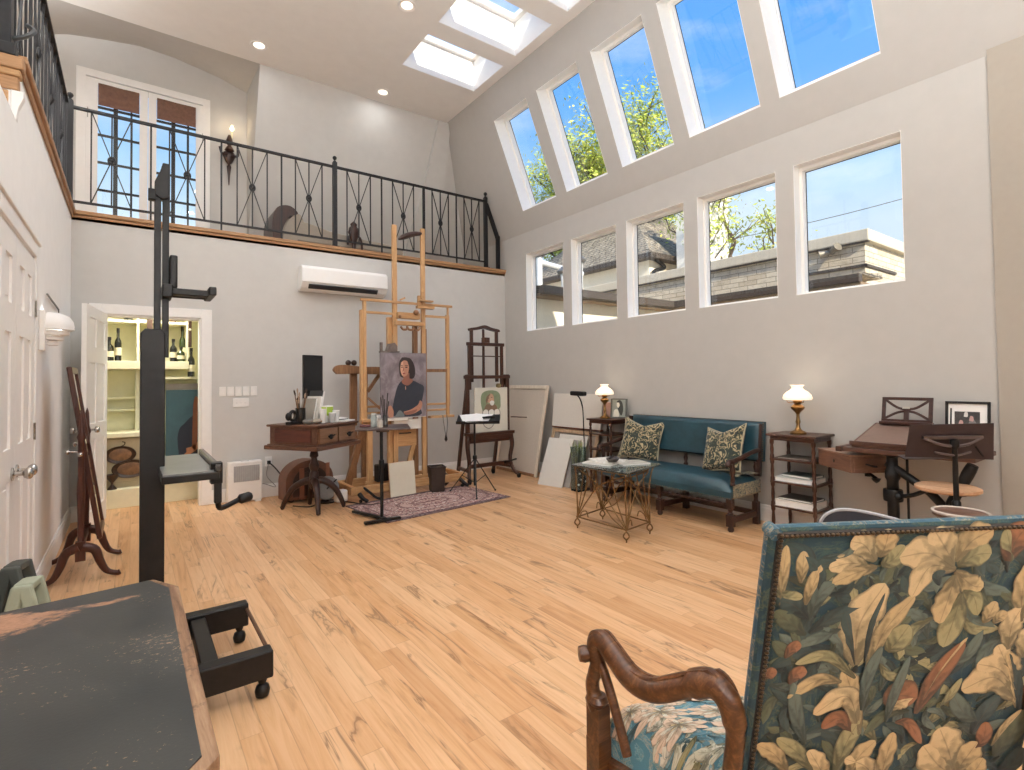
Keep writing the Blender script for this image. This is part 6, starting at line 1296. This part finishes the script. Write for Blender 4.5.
for y, s in ((SY0 + .005, -1), (SY1 - .005, 1)):
    b = B(); b.tube(bez([(SX1 + .01, y, .665), (SX1 - .12, y, .655), (SX1 - .28, y, .625), (SX0 + .06, y, .605), (SX0 - .01, y, .60), (SX0 - .035, y, .585), (SX0 - .03, y, .57)], 24), [.02] * 14 + [.023] * 6 + [.026, .027, .026, .022, .014], 10); a = wobj('armrest', b, DARKW, sf, smooth=50)
    turned('arm_post', sf, SX0 + .03, y, .40, .2, .95)
    b = B(); b.bar((SX1 - .02, y, .43), (SX1 + .025, y, .90), .04, .035); wobj('back_post', b, DARKW, sf, bevel=.004)
# cushions
def pillow(lb, loc, rot, s=.43, mat=PILLOW):
    t = thing('tapestry_cushion', lb, 'cushion', loc, 0, 'tapestry cushions on the settee'); b = B()
    def f(u, v, sg):
        x, y = 2 * u - 1, 2 * v - 1; k = max(0, (1 - x ** 4) * (1 - y ** 4)) ** .55
        pinch = 1 - .10 * (1 - abs(x) ** 3) * (abs(y) ** 2) - .0; px = x * (1 - .10 * (1 - y * y)) ; py = y * (1 - .10 * (1 - x * x))
        if sg > 0 and False: pass
        return V((px * s / 2, sg * .075 * k, py * s / 2 + (-.06 * (1 - abs(x)) * max(0, y) ** 3)))
    for sg in (1, -1): b.grid(lambda u, v: f(u, v, sg), 18, 18)
    o = obj('cover', b, mat, t, smooth=70, weld=True); b = B()
    pts = [f(i / 16, 0, 1) for i in range(16)] + [f(1, i / 16, 1) for i in range(16)] + [f(1 - i / 16, 1, 1) for i in range(16)] + [f(0, 1 - i / 16, 1) for i in range(16)]
    b.tube(pts, .007, 6, True); obj('fringe', b, plain('cream_fringe', 'a59a80', .9), t, smooth=60)
    t.rotation_euler = rot; return t
pillow('floral tapestry cushion at the left end of the teal settee, by the round-shade lamp', (4.46, 3.74, .665), (radians(-20), radians(5), radians(-72)), .45)
pillow('floral tapestry cushion with pinched top at the right end of the teal settee', (4.44, 2.76, .665), (radians(-22), radians(-9), radians(-100)), .45)
b = B(); b.grid(lambda u, v: V((4.30 + .26 * u, 2.51 + .20 * v + .05 * sin(u * 5), .452 + .012 * sin(u * 11) * sin(v * 7) + .02 * (1 - v) * u)), 14, 10); tag(obj('tapestry_throw', b, SOFATAP, smooth=70), 'folded tapestry throw on the seat below the right cushion of the settee', 'throw')

# ================================================================ WROUGHT IRON COFFEE TABLE
GILT = plain('rusty_gilt_iron', '7a5b36', .5, .6, var=.25, bump=.1, scale=60)
ct = thing('coffee_table', 'wrought-iron coffee table with twig-like braces and glass top before the settee', 'table', (3.41, 3.18, 0))
LG = [(3.215, 3.435), (3.235, 2.885), (3.575, 2.925), (3.60, 3.50)]; GT = [(3.115, 3.40), (3.155, 2.79), (3.73, 2.92), (3.655, 3.53)]
b = B(); b.prism(GT, (0, 0, .565), X, Y, (0, 0, .014)); wobj('glass_top', b, TGLASS, ct, bevel=.003)
for i, (x, y) in enumerate(LG):
    gx, gy = GT[i]; gx, gy = x + (gx - x) * .35, y + (gy - y) * .35; b = B()
    b.tube(bez([(x, y, 0), (x, y, .02), (x - .018, y + .015, .05), (x, y, .085), (x + .018, y - .015, .05), (x, y, .02)], 18), .0065, 7)
    b.tube(bez([(x, y, .085), (x + .004, y, .2), (x - .004, y, .36), ((x + gx) / 2, (y + gy) / 2, .5), (gx, gy, .553)], 14), .0065, 7); b.ball((x, y, .1), .011, 8); b.lathe([(.012, .553), (.012, .565)], (gx, gy, 0), 10); wobj('leg', b, GILT, ct, smooth=50)
for i in range(4):
    (x0, y0), (x1, y1) = LG[i], LG[(i + 1) % 4]; P_ = lambda t, z: V((x0 + (x1 - x0) * t, y0 + (y1 - y0) * t, z))
    b = B(); b.tube([P_(0, .10), P_(1, .10)], .0065, 7); wobj('lower_rail', b, GILT, ct, smooth=50); b = B(); b.tube([P_(0, .545), P_(1, .545)], .0065, 7); wobj('upper_rail', b, GILT, ct, smooth=50)
    b = B(); b.tube(bez([P_(0, .10), P_(.22, .26), P_(.5, .42), P_(.98, .53)], 10), .006, 6); b.tube(bez([P_(1, .10), P_(.75, .25), P_(.52, .40), P_(.03, .53)], 10), .006, 6)
    b.tube(bez([P_(0, .10), P_(.16, .30), P_(.24, .48), P_(.2, .545)], 10), .0055, 6); b.tube(bez([P_(1, .10), P_(.84, .30), P_(.76, .48), P_(.8, .545)], 10), .0055, 6); b.tube(bez([P_(.06, .10), P_(.1, .15), P_(.2, .17), P_(.24, .12)], 8), .005, 6); b.ball(P_(.5, .41), .011, 8)
    if i % 2 == 0:
        b.tube(bez([P_(.4, .545), P_(.45, .35), P_(.7, .18), P_(.94, .11)], 10), .0055, 6)
    wobj('twig_brace', b, GILT, ct, smooth=50)
b = B()
for k in range(0):
    a = k * .72; b.tube(bez([(3.41, 3.18, .12), (3.41 + .05 * cos(a), 3.18 + .08 * sin(a), .2), (3.41 + .11 * cos(a), 3.18 + .18 * sin(a), .26)], 6), .005, 6)
b.bm.free()
for i, (x, y, z, sx, sy, sz, a, c_, lb) in enumerate(((3.42, 3.28, .580, .36, .27, .012, .3, 'cfc9bd', 'large pale open magazine under the others on the glass coffee table'), (3.56, 3.10, .580, .26, .20, .010, -.35, 'b9b4a8', 'grey magazine at the settee side of the glass coffee table'), (3.44, 3.28, .5925, .22, .28, .009, -.25, 'e3dfd6', 'white brochure on top of the large magazine on the coffee table'))):
    t = thing('magazine', lb, 'magazine', (x, y, z), a, 'magazines on the coffee table'); b = B(); b.box((0, 0, sz / 2), (sx, sy, sz)); obj('pages', b, PAPER, t); b = B(); b.box((0, 0, sz + .0006), (sx + .002, sy + .002, .0012)); b.box((.02, -.03, sz + .0014), (sx * .5, sy * .5, .0006)); obj('cover', b, plain('magazine_cover_%d' % i, c_, .35, var=.25, scale=16), t)
t = thing('bowl', 'small dark oval dish resting on the magazines of the coffee table', 'bowl', (3.40, 3.17, .6035), .4)
b = B(); b.lathe([(.001, 0), (.06, 0), (.085, .02), (.09, .03), (.082, .03), (.06, .01), (.001, .008)], (0, 0, 0), 20, sy=.6); obj('dish', b, plain('pewter_dish', '5c5550', .4, .4), t, smooth=45)
b = B(); b.tube(bez([(-.08, 0, .03), (-.03, .0, .045), (.05, .01, .04)], 8), .008, 6); obj('pen', b, BLACKP, t)

# ================================================================ SIDE TABLES AND LAMPS
def side_table(name, lb, x0, x1, y0, y1, h, shelves, tk=.02):
    t = thing(name, lb, 'side table', ((x0 + x1) / 2, (y0 + y1) / 2, 0), 0)
    lf('top', t, WALX, (x0 - .02, x1 + .01, y0 - .02, y1 + .02, h - tk, h), bv=.005)
    lf('apron', t, WALX, (x0 + .005, x1 - .005, y0 + .005, y1 - .005, h - tk - .035, h - tk), bv=.003)
    for x in (x0 + .015, x1 - .015):
        for y in (y0 + .015, y1 - .015):
            b = B(); pr_ = []
            zs = [0] + [z for z in shelves] + [h - tk - .03]
            for z0, z1 in zip(zs, zs[1:]):
                d = z1 - z0; pr_ += [(.017, z0 + .001), (.017, z0 + .03), (.012, z0 + .045), (.015, z0 + d * .5), (.011, z1 - .045), (.017, z1 - .03), (.017, z1)]
            b.lathe(pr_, (x, y, 0), 12); wobj('leg', b, WAL, t, smooth=45)
    for z in shelves: lf('shelf', t, WALX, (x0, x1, y0, y1, z - .008, z + .008), bv=.003)
    return t
side_table('shelf_table', 'tall dark wood side table with three open shelves right of the settee', 4.385, 4.70, 1.935, 2.30, .845, (.235, .44, .63))
side_table('shelf_table', 'dark wood lamp table with open shelves left of the settee', 4.37, 4.69, 4.10, 4.45, .86, (.26, .50, .68))
def oil_lamp(lb, loc, sc__=1.0):
    t = thing('table_lamp', lb, 'lamp', loc, 0, None); k = sc__
    b = B(); b.lathe([(r * k, z * k) for r, z in ((.001, 0), (.062, 0), (.064, .012), (.05, .022), (.03, .03), (.018, .05), (.013, .08), (.02, .10), (.014, .12), (.012, .16), (.018, .175), (.03, .19), (.05, .21), (.054, .225), (.03, .245), (.02, .25))], (0, 0, 0), 22); obj('base', b, BRASS, t, smooth=45)
    b = B(); b.lathe([(r * k, z * k) for r, z in ((.02, .25), (.032, .256), (.036, .275), (.02, .285), (.02, .30))], (0, 0, 0), 18)
    for s in range(3): a = s * 2.09; b.tube(bez([(.03 * k * cos(a), .03 * k * sin(a), .26 * k), (.07 * k * cos(a), .07 * k * sin(a), .262 * k), (.085 * k * cos(a), .085 * k * sin(a), .292 * k)], 6), .003, 5)
    obj('burner', b, BRASS, t, smooth=45)
    b = B(); b.lathe([(r * k, z * k) for r, z in ((.106, .285), (.112, .30), (.104, .325), (.082, .35), (.055, .368), (.042, .382), (.042, .395), (.056, .408))], (0, 0, 0), 28, caps=False); b.lathe([(r * k, z * k) for r, z in ((.102, .285), (.108, .30), (.10, .323), (.078, .347), (.051, .366), (.038, .382), (.038, .395), (.053, .408))], (0, 0, 0), 28, caps=False); obj('lamp_shade', b, SHADE, t, smooth=70)
    b = B(); b.ball((0, 0, .315 * k), .022 * k, 12); obj('bulb', b, BULB, t, smooth=60)
    lamp('POINT', (0, 0, .27 * k), .8, (1, .82, .6), t, .03); lamp('POINT', (0, 0, .42 * k), .45, (1, .84, .64), t, .03)
    return t
oil_lamp('lit brass lamp with white milk-glass shade on the side table right of the settee', (4.52, 2.12, .845), 1.0)
oil_lamp('lit brass lamp with white milk-glass shade on the lamp table left of the settee', (4.50, 4.31, .86), .98)
for i, (x, y, z, sx, sy, sz, a, c_, c2, lb) in enumerate(((4.53, 2.12, .448, .24, .31, .035, .04, 'c9cdca', 'a4b0ac', 'pale grey-green book on the middle shelf of the right side table'), (4.55, 2.11, .4835, .20, .24, .022, -.1, '4a5450', '39403d', 'dark green book stacked on the pale one on the middle shelf'), (4.53, 2.12, .243, .25, .31, .05, .03, 'e3ded4', 'd8d2c6', 'thick cream book on the lowest shelf of the right side table'), (4.54, 2.12, .2935, .22, .27, .018, -.05, '47403a', '3a332e', 'thin dark book lying on the thick cream book'), (4.54, 2.13, .638, .22, .26, .01, .05, '5d544b', '4d443c', 'thin brown portfolio on the top shelf of the right side table'))):
    t = thing('book', lb, 'book', (x, y, z), a, 'books on the right side table'); b = B(); b.box((0, 0, sz / 2), (sx - .008, sy - .01, sz - .005)); obj('pages', b, PAPER, t); b = B(); b.box((0, 0, .0015), (sx, sy, .003)); b.box((0, 0, sz - .0015), (sx, sy, .003)); b.box((sx / 2 - .002, 0, sz / 2), (.004, sy, sz)); obj('cover', b, plain('book_%d' % i, c_, .6), t)
t = thing('framed_photo', 'grey framed drawing of a dark-haired figure leaning behind the left lamp', 'picture', (4.60, 4.19, .861), radians(-68))
R_ = Rx(radians(-9)); b = B()
for q, d in (((-.09, 0, .115), (.02, .018, .23)), ((.09, 0, .115), (.02, .018, .23)), ((0, 0, .225), (.16, .018, .012)), ((0, 0, .008), (.16, .018, .016))): b.box(R_ @ V(q), d, R_)
obj('frame', b, plain('grey_frame', '55554f', .5), t, bevel=.003)
b = B(); o = R_ @ V((-.085, -.004, .012)); u_, v_, n_ = X, R_ @ Z, R_ @ -Y; b.mi = 0; b.poly([o, o + u_ * .17, o + u_ * .17 + v_ * .21, o + v_ * .21])
b.mi = 1; lay(b, sm([(.06, .19), (.1, .2), (.13, .16), (.14, .08), (.12, .02), (.09, .06), (.07, .12)]), o, u_, v_, n_, (1, 2)); lay(b, sm([(.06, .17), (.085, .17), (.095, .14), (.08, .11), (.062, .13)]), o, u_, v_, n_, (2, 4)); lay(b, sm([(.02, .005), (.03, .08), (.07, .09), (.09, .04), (.085, .005)]), o, u_, v_, n_, (2, 3))
obj('picture', b, [plain('drawing_grey', '8d938a', .8), plain('drawing_dark', '3b3c38', .8), plain('drawing_pale', 'd3d1c4', .8)], t)
t = thing('book', 'dusty pink book standing upright behind the left brass lamp', 'book', (4.615, 4.37, .861), radians(-75)); R_ = Rx(radians(-6)); b = B(); b.box(R_ @ V((0, 0, .09)), (.13, .025, .18), R_); obj('cover', b, plain('pink_book', 'b08a7d', .7), t, bevel=.002); b = B(); b.box(R_ @ V((.003, 0, .091)), (.13, .018, .181), R_); obj('pages', b, PAPER, t)
# gooseneck floor lamp and vase
t = thing('gooseneck_lamp', 'slim black gooseneck lamp with small box head behind the glass vase', 'lamp', (4.38, 4.69, 0))
b = B(); b.lathe([(.07, 0), (.07, .012), (.012, .02), (.008, .03)], (4.40, 4.56, 0), 18); b.tube(bez([(4.40, 4.56, .02), (4.40, 4.56, .5), (4.40, 4.57, .86), (4.40, 4.585, 1.0), (4.395, 4.62, 1.09), (4.385, 4.655, 1.13)], 20), [.007] * 12 + [.009] * 9, 8); wobj('stem', b, BLACKM, t, smooth=50)
b = B(); b.box((4.38, 4.63, 1.15), (.09, .20, .055), Rz(radians(8)) @ Rx(radians(2))); wobj('lamp_head', b, BLACKM, t, bevel=.015)
t = thing('glass_vase', 'tall clear square vase of dark water and green stems beside the lamp table', 'vase', (4.30, 4.56, 0))
b = B(); b.frame(-.065, .065, -.065, .065, .008, (0, 0, .0), X, Y, Z, .52); b.box((0, 0, .01), (.13, .13, .02)); obj('glass', b, TGLASS, t)
b = B(); b.box((0, 0, .16), (.11, .11, .28)); obj('dark_water', b, plain('dark_water', '1c2420', .15), t)
r = random.Random(4); b = B()
for k in range(70):
    x, y = r.uniform(-.05, .05), r.uniform(-.05, .05); h = r.uniform(.38, .60); q = V((x * 1.5 + r.uniform(-.02, .02), y * 1.5, h)); b.mi = k % 2; b.bar((x, y, .28), q, .012, .002, w2=.002)
obj('green_stems', b, [plain('stem_green', '5b6b35', .6), plain('stem_pale', '8d9a5a', .6)], t)
b = B()
for k in range(10): b.ball((r.uniform(-.058, .058), -.0575, r.uniform(.08, .28)), .012, 8)
obj('white_pebbles', b, plain('pebble', 'b9bcb4', .6), t, smooth=60)

# ================================================================ CAST IRON DRAFTING TABLE
dt = thing('drafting_table', 'antique drafting table with dark wood top and black cast-iron crossed base by the pier', 'table', (4.40, 1.25, 0))
lf('table_top', dt, wood('drafting_top', '35221a', '4f3428', '6b4a3a', 'Y', .4), (4.14, 4.64, .905, 1.64, .785, .815), bv=.004)
lf('breadboard_end', dt, WALX, (4.13, 4.65, 1.64, 1.68, .782, .818), bv=.004)
b = B(); b.lathe([(.035, .02), (.035, .6), (.045, .62), (.045, .66), (.035, .68), (.032, .76), (.06, .775), (.06, .785)], (4.25, 1.37, 0), 18); b.lathe([(.055, .46), (.058, .47), (.058, .53), (.055, .54)], (4.25, 1.37, 0), 18); wobj('column', b, BLACKM, dt, smooth=45)
b = B(); b.tube([(4.25, 1.40, .72), (4.25, 1.16, .55), (4.25, .98, .34)], .028, 10); b.tube(bez([(4.25, .94, .76), (4.25, 1.0, .62), (4.25, 1.06, .48), (4.25, 1.10, .34), (4.25, 1.06, .2), (4.25, .98, .02)], 20), [.03, .034, .034, .032] + [.03] * 10 + [.036, .04, .036, .032, .03, .03, .03], 10); b.ball((4.25, 1.0, .6), .05, 10); b.ball((4.25, 1.08, .36), .055, 10); b.ball((4.25, .97, .33), .045, 10); wobj('iron_brace', b, BLACKM, dt, smooth=50)
b = B()
for s in (-1, 1):
    for y in (1.37, .98): b.tube(bez([(4.25, y, .12), (4.25 + s * .14, y, .09), (4.25 + s * .26, y, .02)], 8), [.035 - .002 * k for k in range(9)], 8)
b.tube([(4.25, 1.37, .1), (4.25, .98, .1)], .03, 10); wobj('iron_foot', b, BLACKM, dt, smooth=50)
b = B(); b.tube([(4.24, 1.28, .78), (4.24, 1.28, .03)], .008, 6); wobj('adjusting_rod', b, BLACKM, dt)
b = B(); b.tube(bez([(4.25, 1.37, .5), (4.2, 1.26, .52), (4.12, 1.12, .6)], 8), .014, 8); b.ball((4.22, 1.33, .5), .028, 10); ag = wobj('seat_arm', b, BLACKM, dt, smooth=50)
b = B(); b.lathe([(.001, .605), (.15, .605), (.165, .615), (.165, .63), (.15, .638), (.001, .64)], (4.09, 1.03, 0), 28); wobj('swing_seat', b, PLYW, dt, smooth=45)
# drawer unit swung out on the left
dd_ = thing('swing_drawer', 'small brown wooden drawer box swung out under the left end of the drafting table', 'drawer', (4.18, 1.60, -.02), radians(-36.2))
b = B(); b.bb(0, .275, 0, .40, .645, .765); bx_ = obj('case', b, wood('drawer_box', '553b2e', '735342', '8c6c59', 'Y', .4), dd_, bevel=.004)
b = B(); b.bb(-.004, .279, -.004, .404, .765, .775); obj('lid', b, wood('drawer_lid', '7a5c4b', '957461', 'ab8d7a', 'Y', .4), dd_, bevel=.003)
b = B(); b.bb(.02, .255, -.006, .0, .66, .75); f_ = obj('drawer_front', b, wood('drawer_front_small', '553b2e', '6d4d3c', '846451', 'X', .4), dd_, bevel=.003)
b = B(); b.tube(bez([(.10, -.008, .71), (.135, -.03, .70), (.18, -.008, .69)], 8), .006, 6); obj('pull', b, BLACKM, f_)
b = B(); b.lathe([(.012, -.02), (.012, 0), (.001, .004)], (0, .2, .705), 12, (-1, 0, 0)); obj('side_knob', b, BLACKM, dd_, smooth=50)
b = B(); b.tube([(.2, .12, .645), (.2, .12, .60)], .02, 8); b.lathe([(.03, .60), (.02, .58), (.001, .565)], (.2, .03, 0), 12); b.tube([(.2, .03, .60), (.2, .12, .63), (.10, .10, .64)], .012, 8); obj('swivel_bracket', b, BLACKM, dd_, smooth=50)
t = thing('drawing_knife', 'pale wooden straightedge lying between the swing drawer and the table top', 'ruler', (4.24, 1.45, .776), radians(20)); b = B(); b.box((0, 0, .005), (.05, .17, .008)); obj('blade', b, PLYW, t, bevel=.002)
# writing slope, book rest, framed photograph
ws = thing('writing_slope', 'tilted wooden drawing board with ledge on top of the drafting table', 'drawing board', (4.4, 1.37, .816))
b = B(); b.prism([(4.17, .818), (4.17, .848), (4.62, .965), (4.62, .818)], (0, 1.19, 0), X, Z, (0, .40, 0)); wobj('slope_box', b, wood('slope_wood', '3c271d', '5a3d30', '765646', 'Y', .4), ws, bevel=.003)
b = B(); b.prism([(4.175, .8505), (4.60, .961), (4.60, .964), (4.175, .8535)], (0, 1.21, 0), X, Z, (0, .36, 0)); wobj('leather_surface', b, plain('slope_leather', '7a6358', .4, var=.1), ws)
b = B(); b.bb(4.16, 4.18, 1.18, 1.60, .835, .862); wobj('pencil_ledge', b, WALX, ws, bevel=.003)
br = thing('book_rest', 'mahogany open-work book rest with crossed bars standing on the tilted board', 'book rest', (4.58, 1.35, .97))
MB_ = wood('book_rest_wood', '22120f', '3a211b', '52332a', 'Y', .35); R_ = Ry(radians(12)); o = V((4.575, 0, .975))
def brp(y, z, h=0): return o + R_ @ V((h, 0, z)) + Y * y
ys0, ys1, hz_ = 1.225, 1.535, .19
for n, p, q, w in (('stile', (ys0 + .012, 0), (ys0 + .012, hz_), .024), ('stile', (ys1 - .012, 0), (ys1 - .012, hz_), .024), ('rail', (ys0, hz_ - .01), (ys1, hz_ - .01), .022), ('rail', (ys0, .012), (ys1, .012), .03)):
    b = B(); b.bar(brp(*p), brp(*q), w, .016, tuple(R_ @ X) if False else (1, 0, 0)); wobj(n, b, MB_, br, bevel=.003)
ym = (ys0 + ys1) / 2; b = B()
for s in (-1, 1):
    b.tube(bez([brp(ym + s * .135, hz_ - .02), brp(ym + s * .06, .115), brp(ym, .10)], 10), .009, 7); b.tube(bez([brp(ym + s * .135, .03), brp(ym + s * .06, .075), brp(ym, .09)], 10), .009, 7)
b.bar(brp(ym, .02), brp(ym, .10), .03, .014, (1, 0, 0)); wobj('crossed_bars', b, MB_, br, smooth=50)
b = B(); b.bb(4.535, 4.60, ys0 - .005, ys1 + .005, .962, .985); wobj('ledge', b, MB_, br, bevel=.004)
b = B(); p = brp(ym, .112, -.014); b.box(p, (.004, .045, .014), R_); wobj('brass_plate', b, plain('silver_plate', 'c9c4b8', .3, .8), br)
fp = thing('framed_photo', 'black framed photograph with white mat on the drafting table, behind the music stand', 'picture', (4.62, 1.02, .816), 0)
R_ = Ry(radians(7)); o = V((4.595, 0, .818)); fy0, fy1, fh = .925, 1.165, .325
def fpp(y, z, h=0): return o + R_ @ V((h, 0, z)) + Y * y
b = B(); b.panel((fy0, fy1), (0, fh), [(fy0 + .016, fy1 - .016, .016, fh - .016)], fpp(0, 0, .0), Y, R_ @ Z, R_ @ X, .018); wobj('frame', b, BLACKP, fp, bevel=.002)
b = B(); q = lambda y0, y1, z0, z1, h: b.poly([fpp(y0, z0, h), fpp(y1, z0, h), fpp(y1, z1, h), fpp(y0, z1, h)])
b.mi = 0; q(fy0 + .01, fy1 - .01, .01, fh - .01, .012); b.mi = 1; q(fy0 + .055, fy1 - .05, .10, .255, .0112)
def ph(pts, k, l_): lay(b, sm(pts, 24), fpp(fy1 - .05, .10, .0112), -Y, R_ @ Z, R_ @ -X, (k, l_))
ph([(.01, .0), (.012, .05), (.03, .075), (.055, .06), (.06, .0)], 2, 1); ph([(.022, .07), (.03, .095), (.045, .09), (.045, .065)], 2, 2); ph([(.07, .0), (.075, .07), (.09, .11), (.115, .08), (.12, .0)], 3, 1); ph([(.078, .095), (.085, .125), (.1, .12), (.1, .09)], 2, 2); ph([(.05, .12), (.055, .15), (.07, .15), (.07, .12)], 4, 1)
wobj('photograph', b, [PAPER, plain('photo_dark', '34302f', .5, var=.5, scale=40), plain('photo_pink', 'b58f87', .5), plain('photo_grey', '6d6a68', .5), plain('photo_pale', 'cfcac4', .5)], fp)
# music stand, stool and tub chair in front
ms = thing('orchestra_stand', 'dark bronze orchestra music stand with solid desk, seen from behind, before the drafting table', 'stand', (3.66, .905, -.03), radians(-36))
MSM = plain('dark_bronze_desk', '3b2f30', .45, .4, var=.1)
R_ = Rx(radians(14)); b = B(); b.prism([(-.235, -.085), (.265, -.11), (.225, .105), (-.235, .10)], R_ @ V((0, 0, 0)) + V((0, 0, .985)), X, R_ @ Z, R_ @ Y * .004); obj('desk', b, MSM, ms)
b = B(); b.box(R_ @ V((.01, .03, -.10)) + V((0, 0, .985)), (.49, .06, .004), R_); obj('lip', b, MSM, ms)
b = B(); b.box(R_ @ V((0, -.012, .03)) + V((0, 0, .985)), (.33, .012, .018), R_); b.tube(bez([V((-.165, -.02, 1.01)), V((-.08, -.03, .975)), V((0, -.03, .965)), V((.08, -.03, .975)), V((.165, -.02, 1.01))], 16), .008, 6); b.tube(bez([V((-.10, -.016, .93)), V((0, -.035, .915)), V((.10, -.016, .93))], 10), .006, 6); obj('bracket', b, plain('steel_bracket', '6a5f5e', .35, .6), ms)
b = B(); b.lathe([(.013, .62), (.013, .95), (.022, .965), (.022, 1.0), (.012, 1.005)], (0, -.03, 0), 14); b.lathe([(.018, .05), (.018, .62), (.021, .63), (.021, .66), (.014, .67)], (0, -.03, 0), 14); obj('pole', b, BLACKM, ms, smooth=45)
for k in range(3): a = k * 2.094 + .5; b = B(); b.tube(bez([(0, -.03, .10), (.12 * cos(a), -.03 + .12 * sin(a), .07), (.27 * cos(a), -.03 + .27 * sin(a), .012)], 8), .012, 8); obj('leg', b, BLACKM, ms, smooth=50)
b = B(); b.tube([(.03, .03, .99), (.03, .02, 1.17)], .004, 6); b.tube([(.13, -.012, .96), (.17, -.014, .905)], .005, 6); obj('wire_clip', b, BLACKM, ms)
t = thing('wooden_stool', 'pale-rimmed round wooden stool just visible over the tapestry chair, under the music stand', 'stool', (3.31, .785, 0))
b = B(); b.lathe([(.001, .615), (.095, .615), (.112, .628), (.112, .642), (.104, .648), (.001, .648)], (0, 0, 0), 28); obj('seat', b, wood('stool_seat', '4c362b', '66493b', '7d5f4f', 'Y', .4), t, smooth=45)
b = B(); b.tube([(.110 * cos(a), .110 * sin(a), .646) for a in [2 * pi * k / 28 for k in range(28)]], .008, 6, True); obj('seat_rim', b, plain('pale_rim', 'b9aea3', .5), t, smooth=50)
for k in range(4): a = k * pi / 2 + .6; b = B(); b.tube([(.08 * cos(a), .08 * sin(a), .616), (.17 * cos(a), .17 * sin(a), 0)], [.016, .013], 10); obj('leg', b, WAL, t, smooth=50)
b = B(); b.tube([(.125 * cos(a), .125 * sin(a), .3) for a in [2 * pi * k / 20 for k in range(20)]], .007, 6, True); obj('foot_ring', b, BLACKM, t, smooth=50)
t = thing('tub_chair', 'low navy chair with rounded pale-piped back peeking over the tapestry chair', 'chair', (2.80, .985, 0), radians(-60))
NV = plain('navy_leather', '23262f', .4, var=.15)
b = B(); bp = [(-.2, .36), (-.21, .52), (-.17, .61), (-.08, .648), (.08, .63), (.2, .59), (.25, .5), (.25, .36)]
b.prism(sm(bp, 40), (0, .2, 0), X, Z, (0, .045, .0)); obj('backrest', b, NV, t, smooth=40)
b = B(); c_ = bez([(x, 0, z) for x, z in bp[1:-1]], 30); b.tube([(p.x, .2, p.z) for p in c_], .008, 6); obj('piping', b, plain('pale_piping', 'a9a9ad', .5), t, smooth=50)
b = B(); b.bb(-.22, .24, -.2, .22, .34, .42); obj('seat', b, NV, t, bevel=.03)
for x in (-.18, .2):
    for y in (-.16, .18): b = B(); b.bar((x, y, .35), (x * 1.1, y * 1.1, 0), .035, w2=.022); obj('leg', b, WAL, t)
# ================================================================ CAMERA
yw, pt, rl = radians(36.2031), radians(1.4492), radians(-.7135)
fw = V((sin(yw) * cos(pt), cos(yw) * cos(pt), sin(pt))); rt = V((cos(yw), -sin(yw), 0)); up = rt.cross(fw)
rt, up = rt * cos(rl) + up * sin(rl), -rt * sin(rl) + up * cos(rl)
cd = bpy.data.cameras.new('camera'); cam = bpy.data.objects.new('camera', cd); COL.objects.link(cam)
mw = M((rt, up, -fw)).transposed().to_4x4(); mw.translation = (0, 0, 1.33); cam.matrix_world = mw
cd.sensor_width = 36; cd.lens = 520.45 / 1024 * 36; cd.shift_y = -18.705 / 1024; cd.clip_start = .05; cd.clip_end = 500
sc.camera = cam
sc.view_settings.view_transform = 'Standard'; sc.view_settings.look = 'None'; sc.view_settings.gamma = 1; sc.view_settings.use_curve_mapping = False
sc.view_settings.exposure = -0.06
sc.cycles.use_denoising = True
try: sc.cycles.denoiser = 'OPENIMAGEDENOISE'
except Exception: pass
sc.cycles.max_bounces = 14; sc.cycles.diffuse_bounces = 8; sc.cycles.transparent_max_bounces = 24; sc.cycles.sample_clamp_indirect = 6; sc.cycles.caustics_reflective = False; sc.cycles.caustics_refractive = False
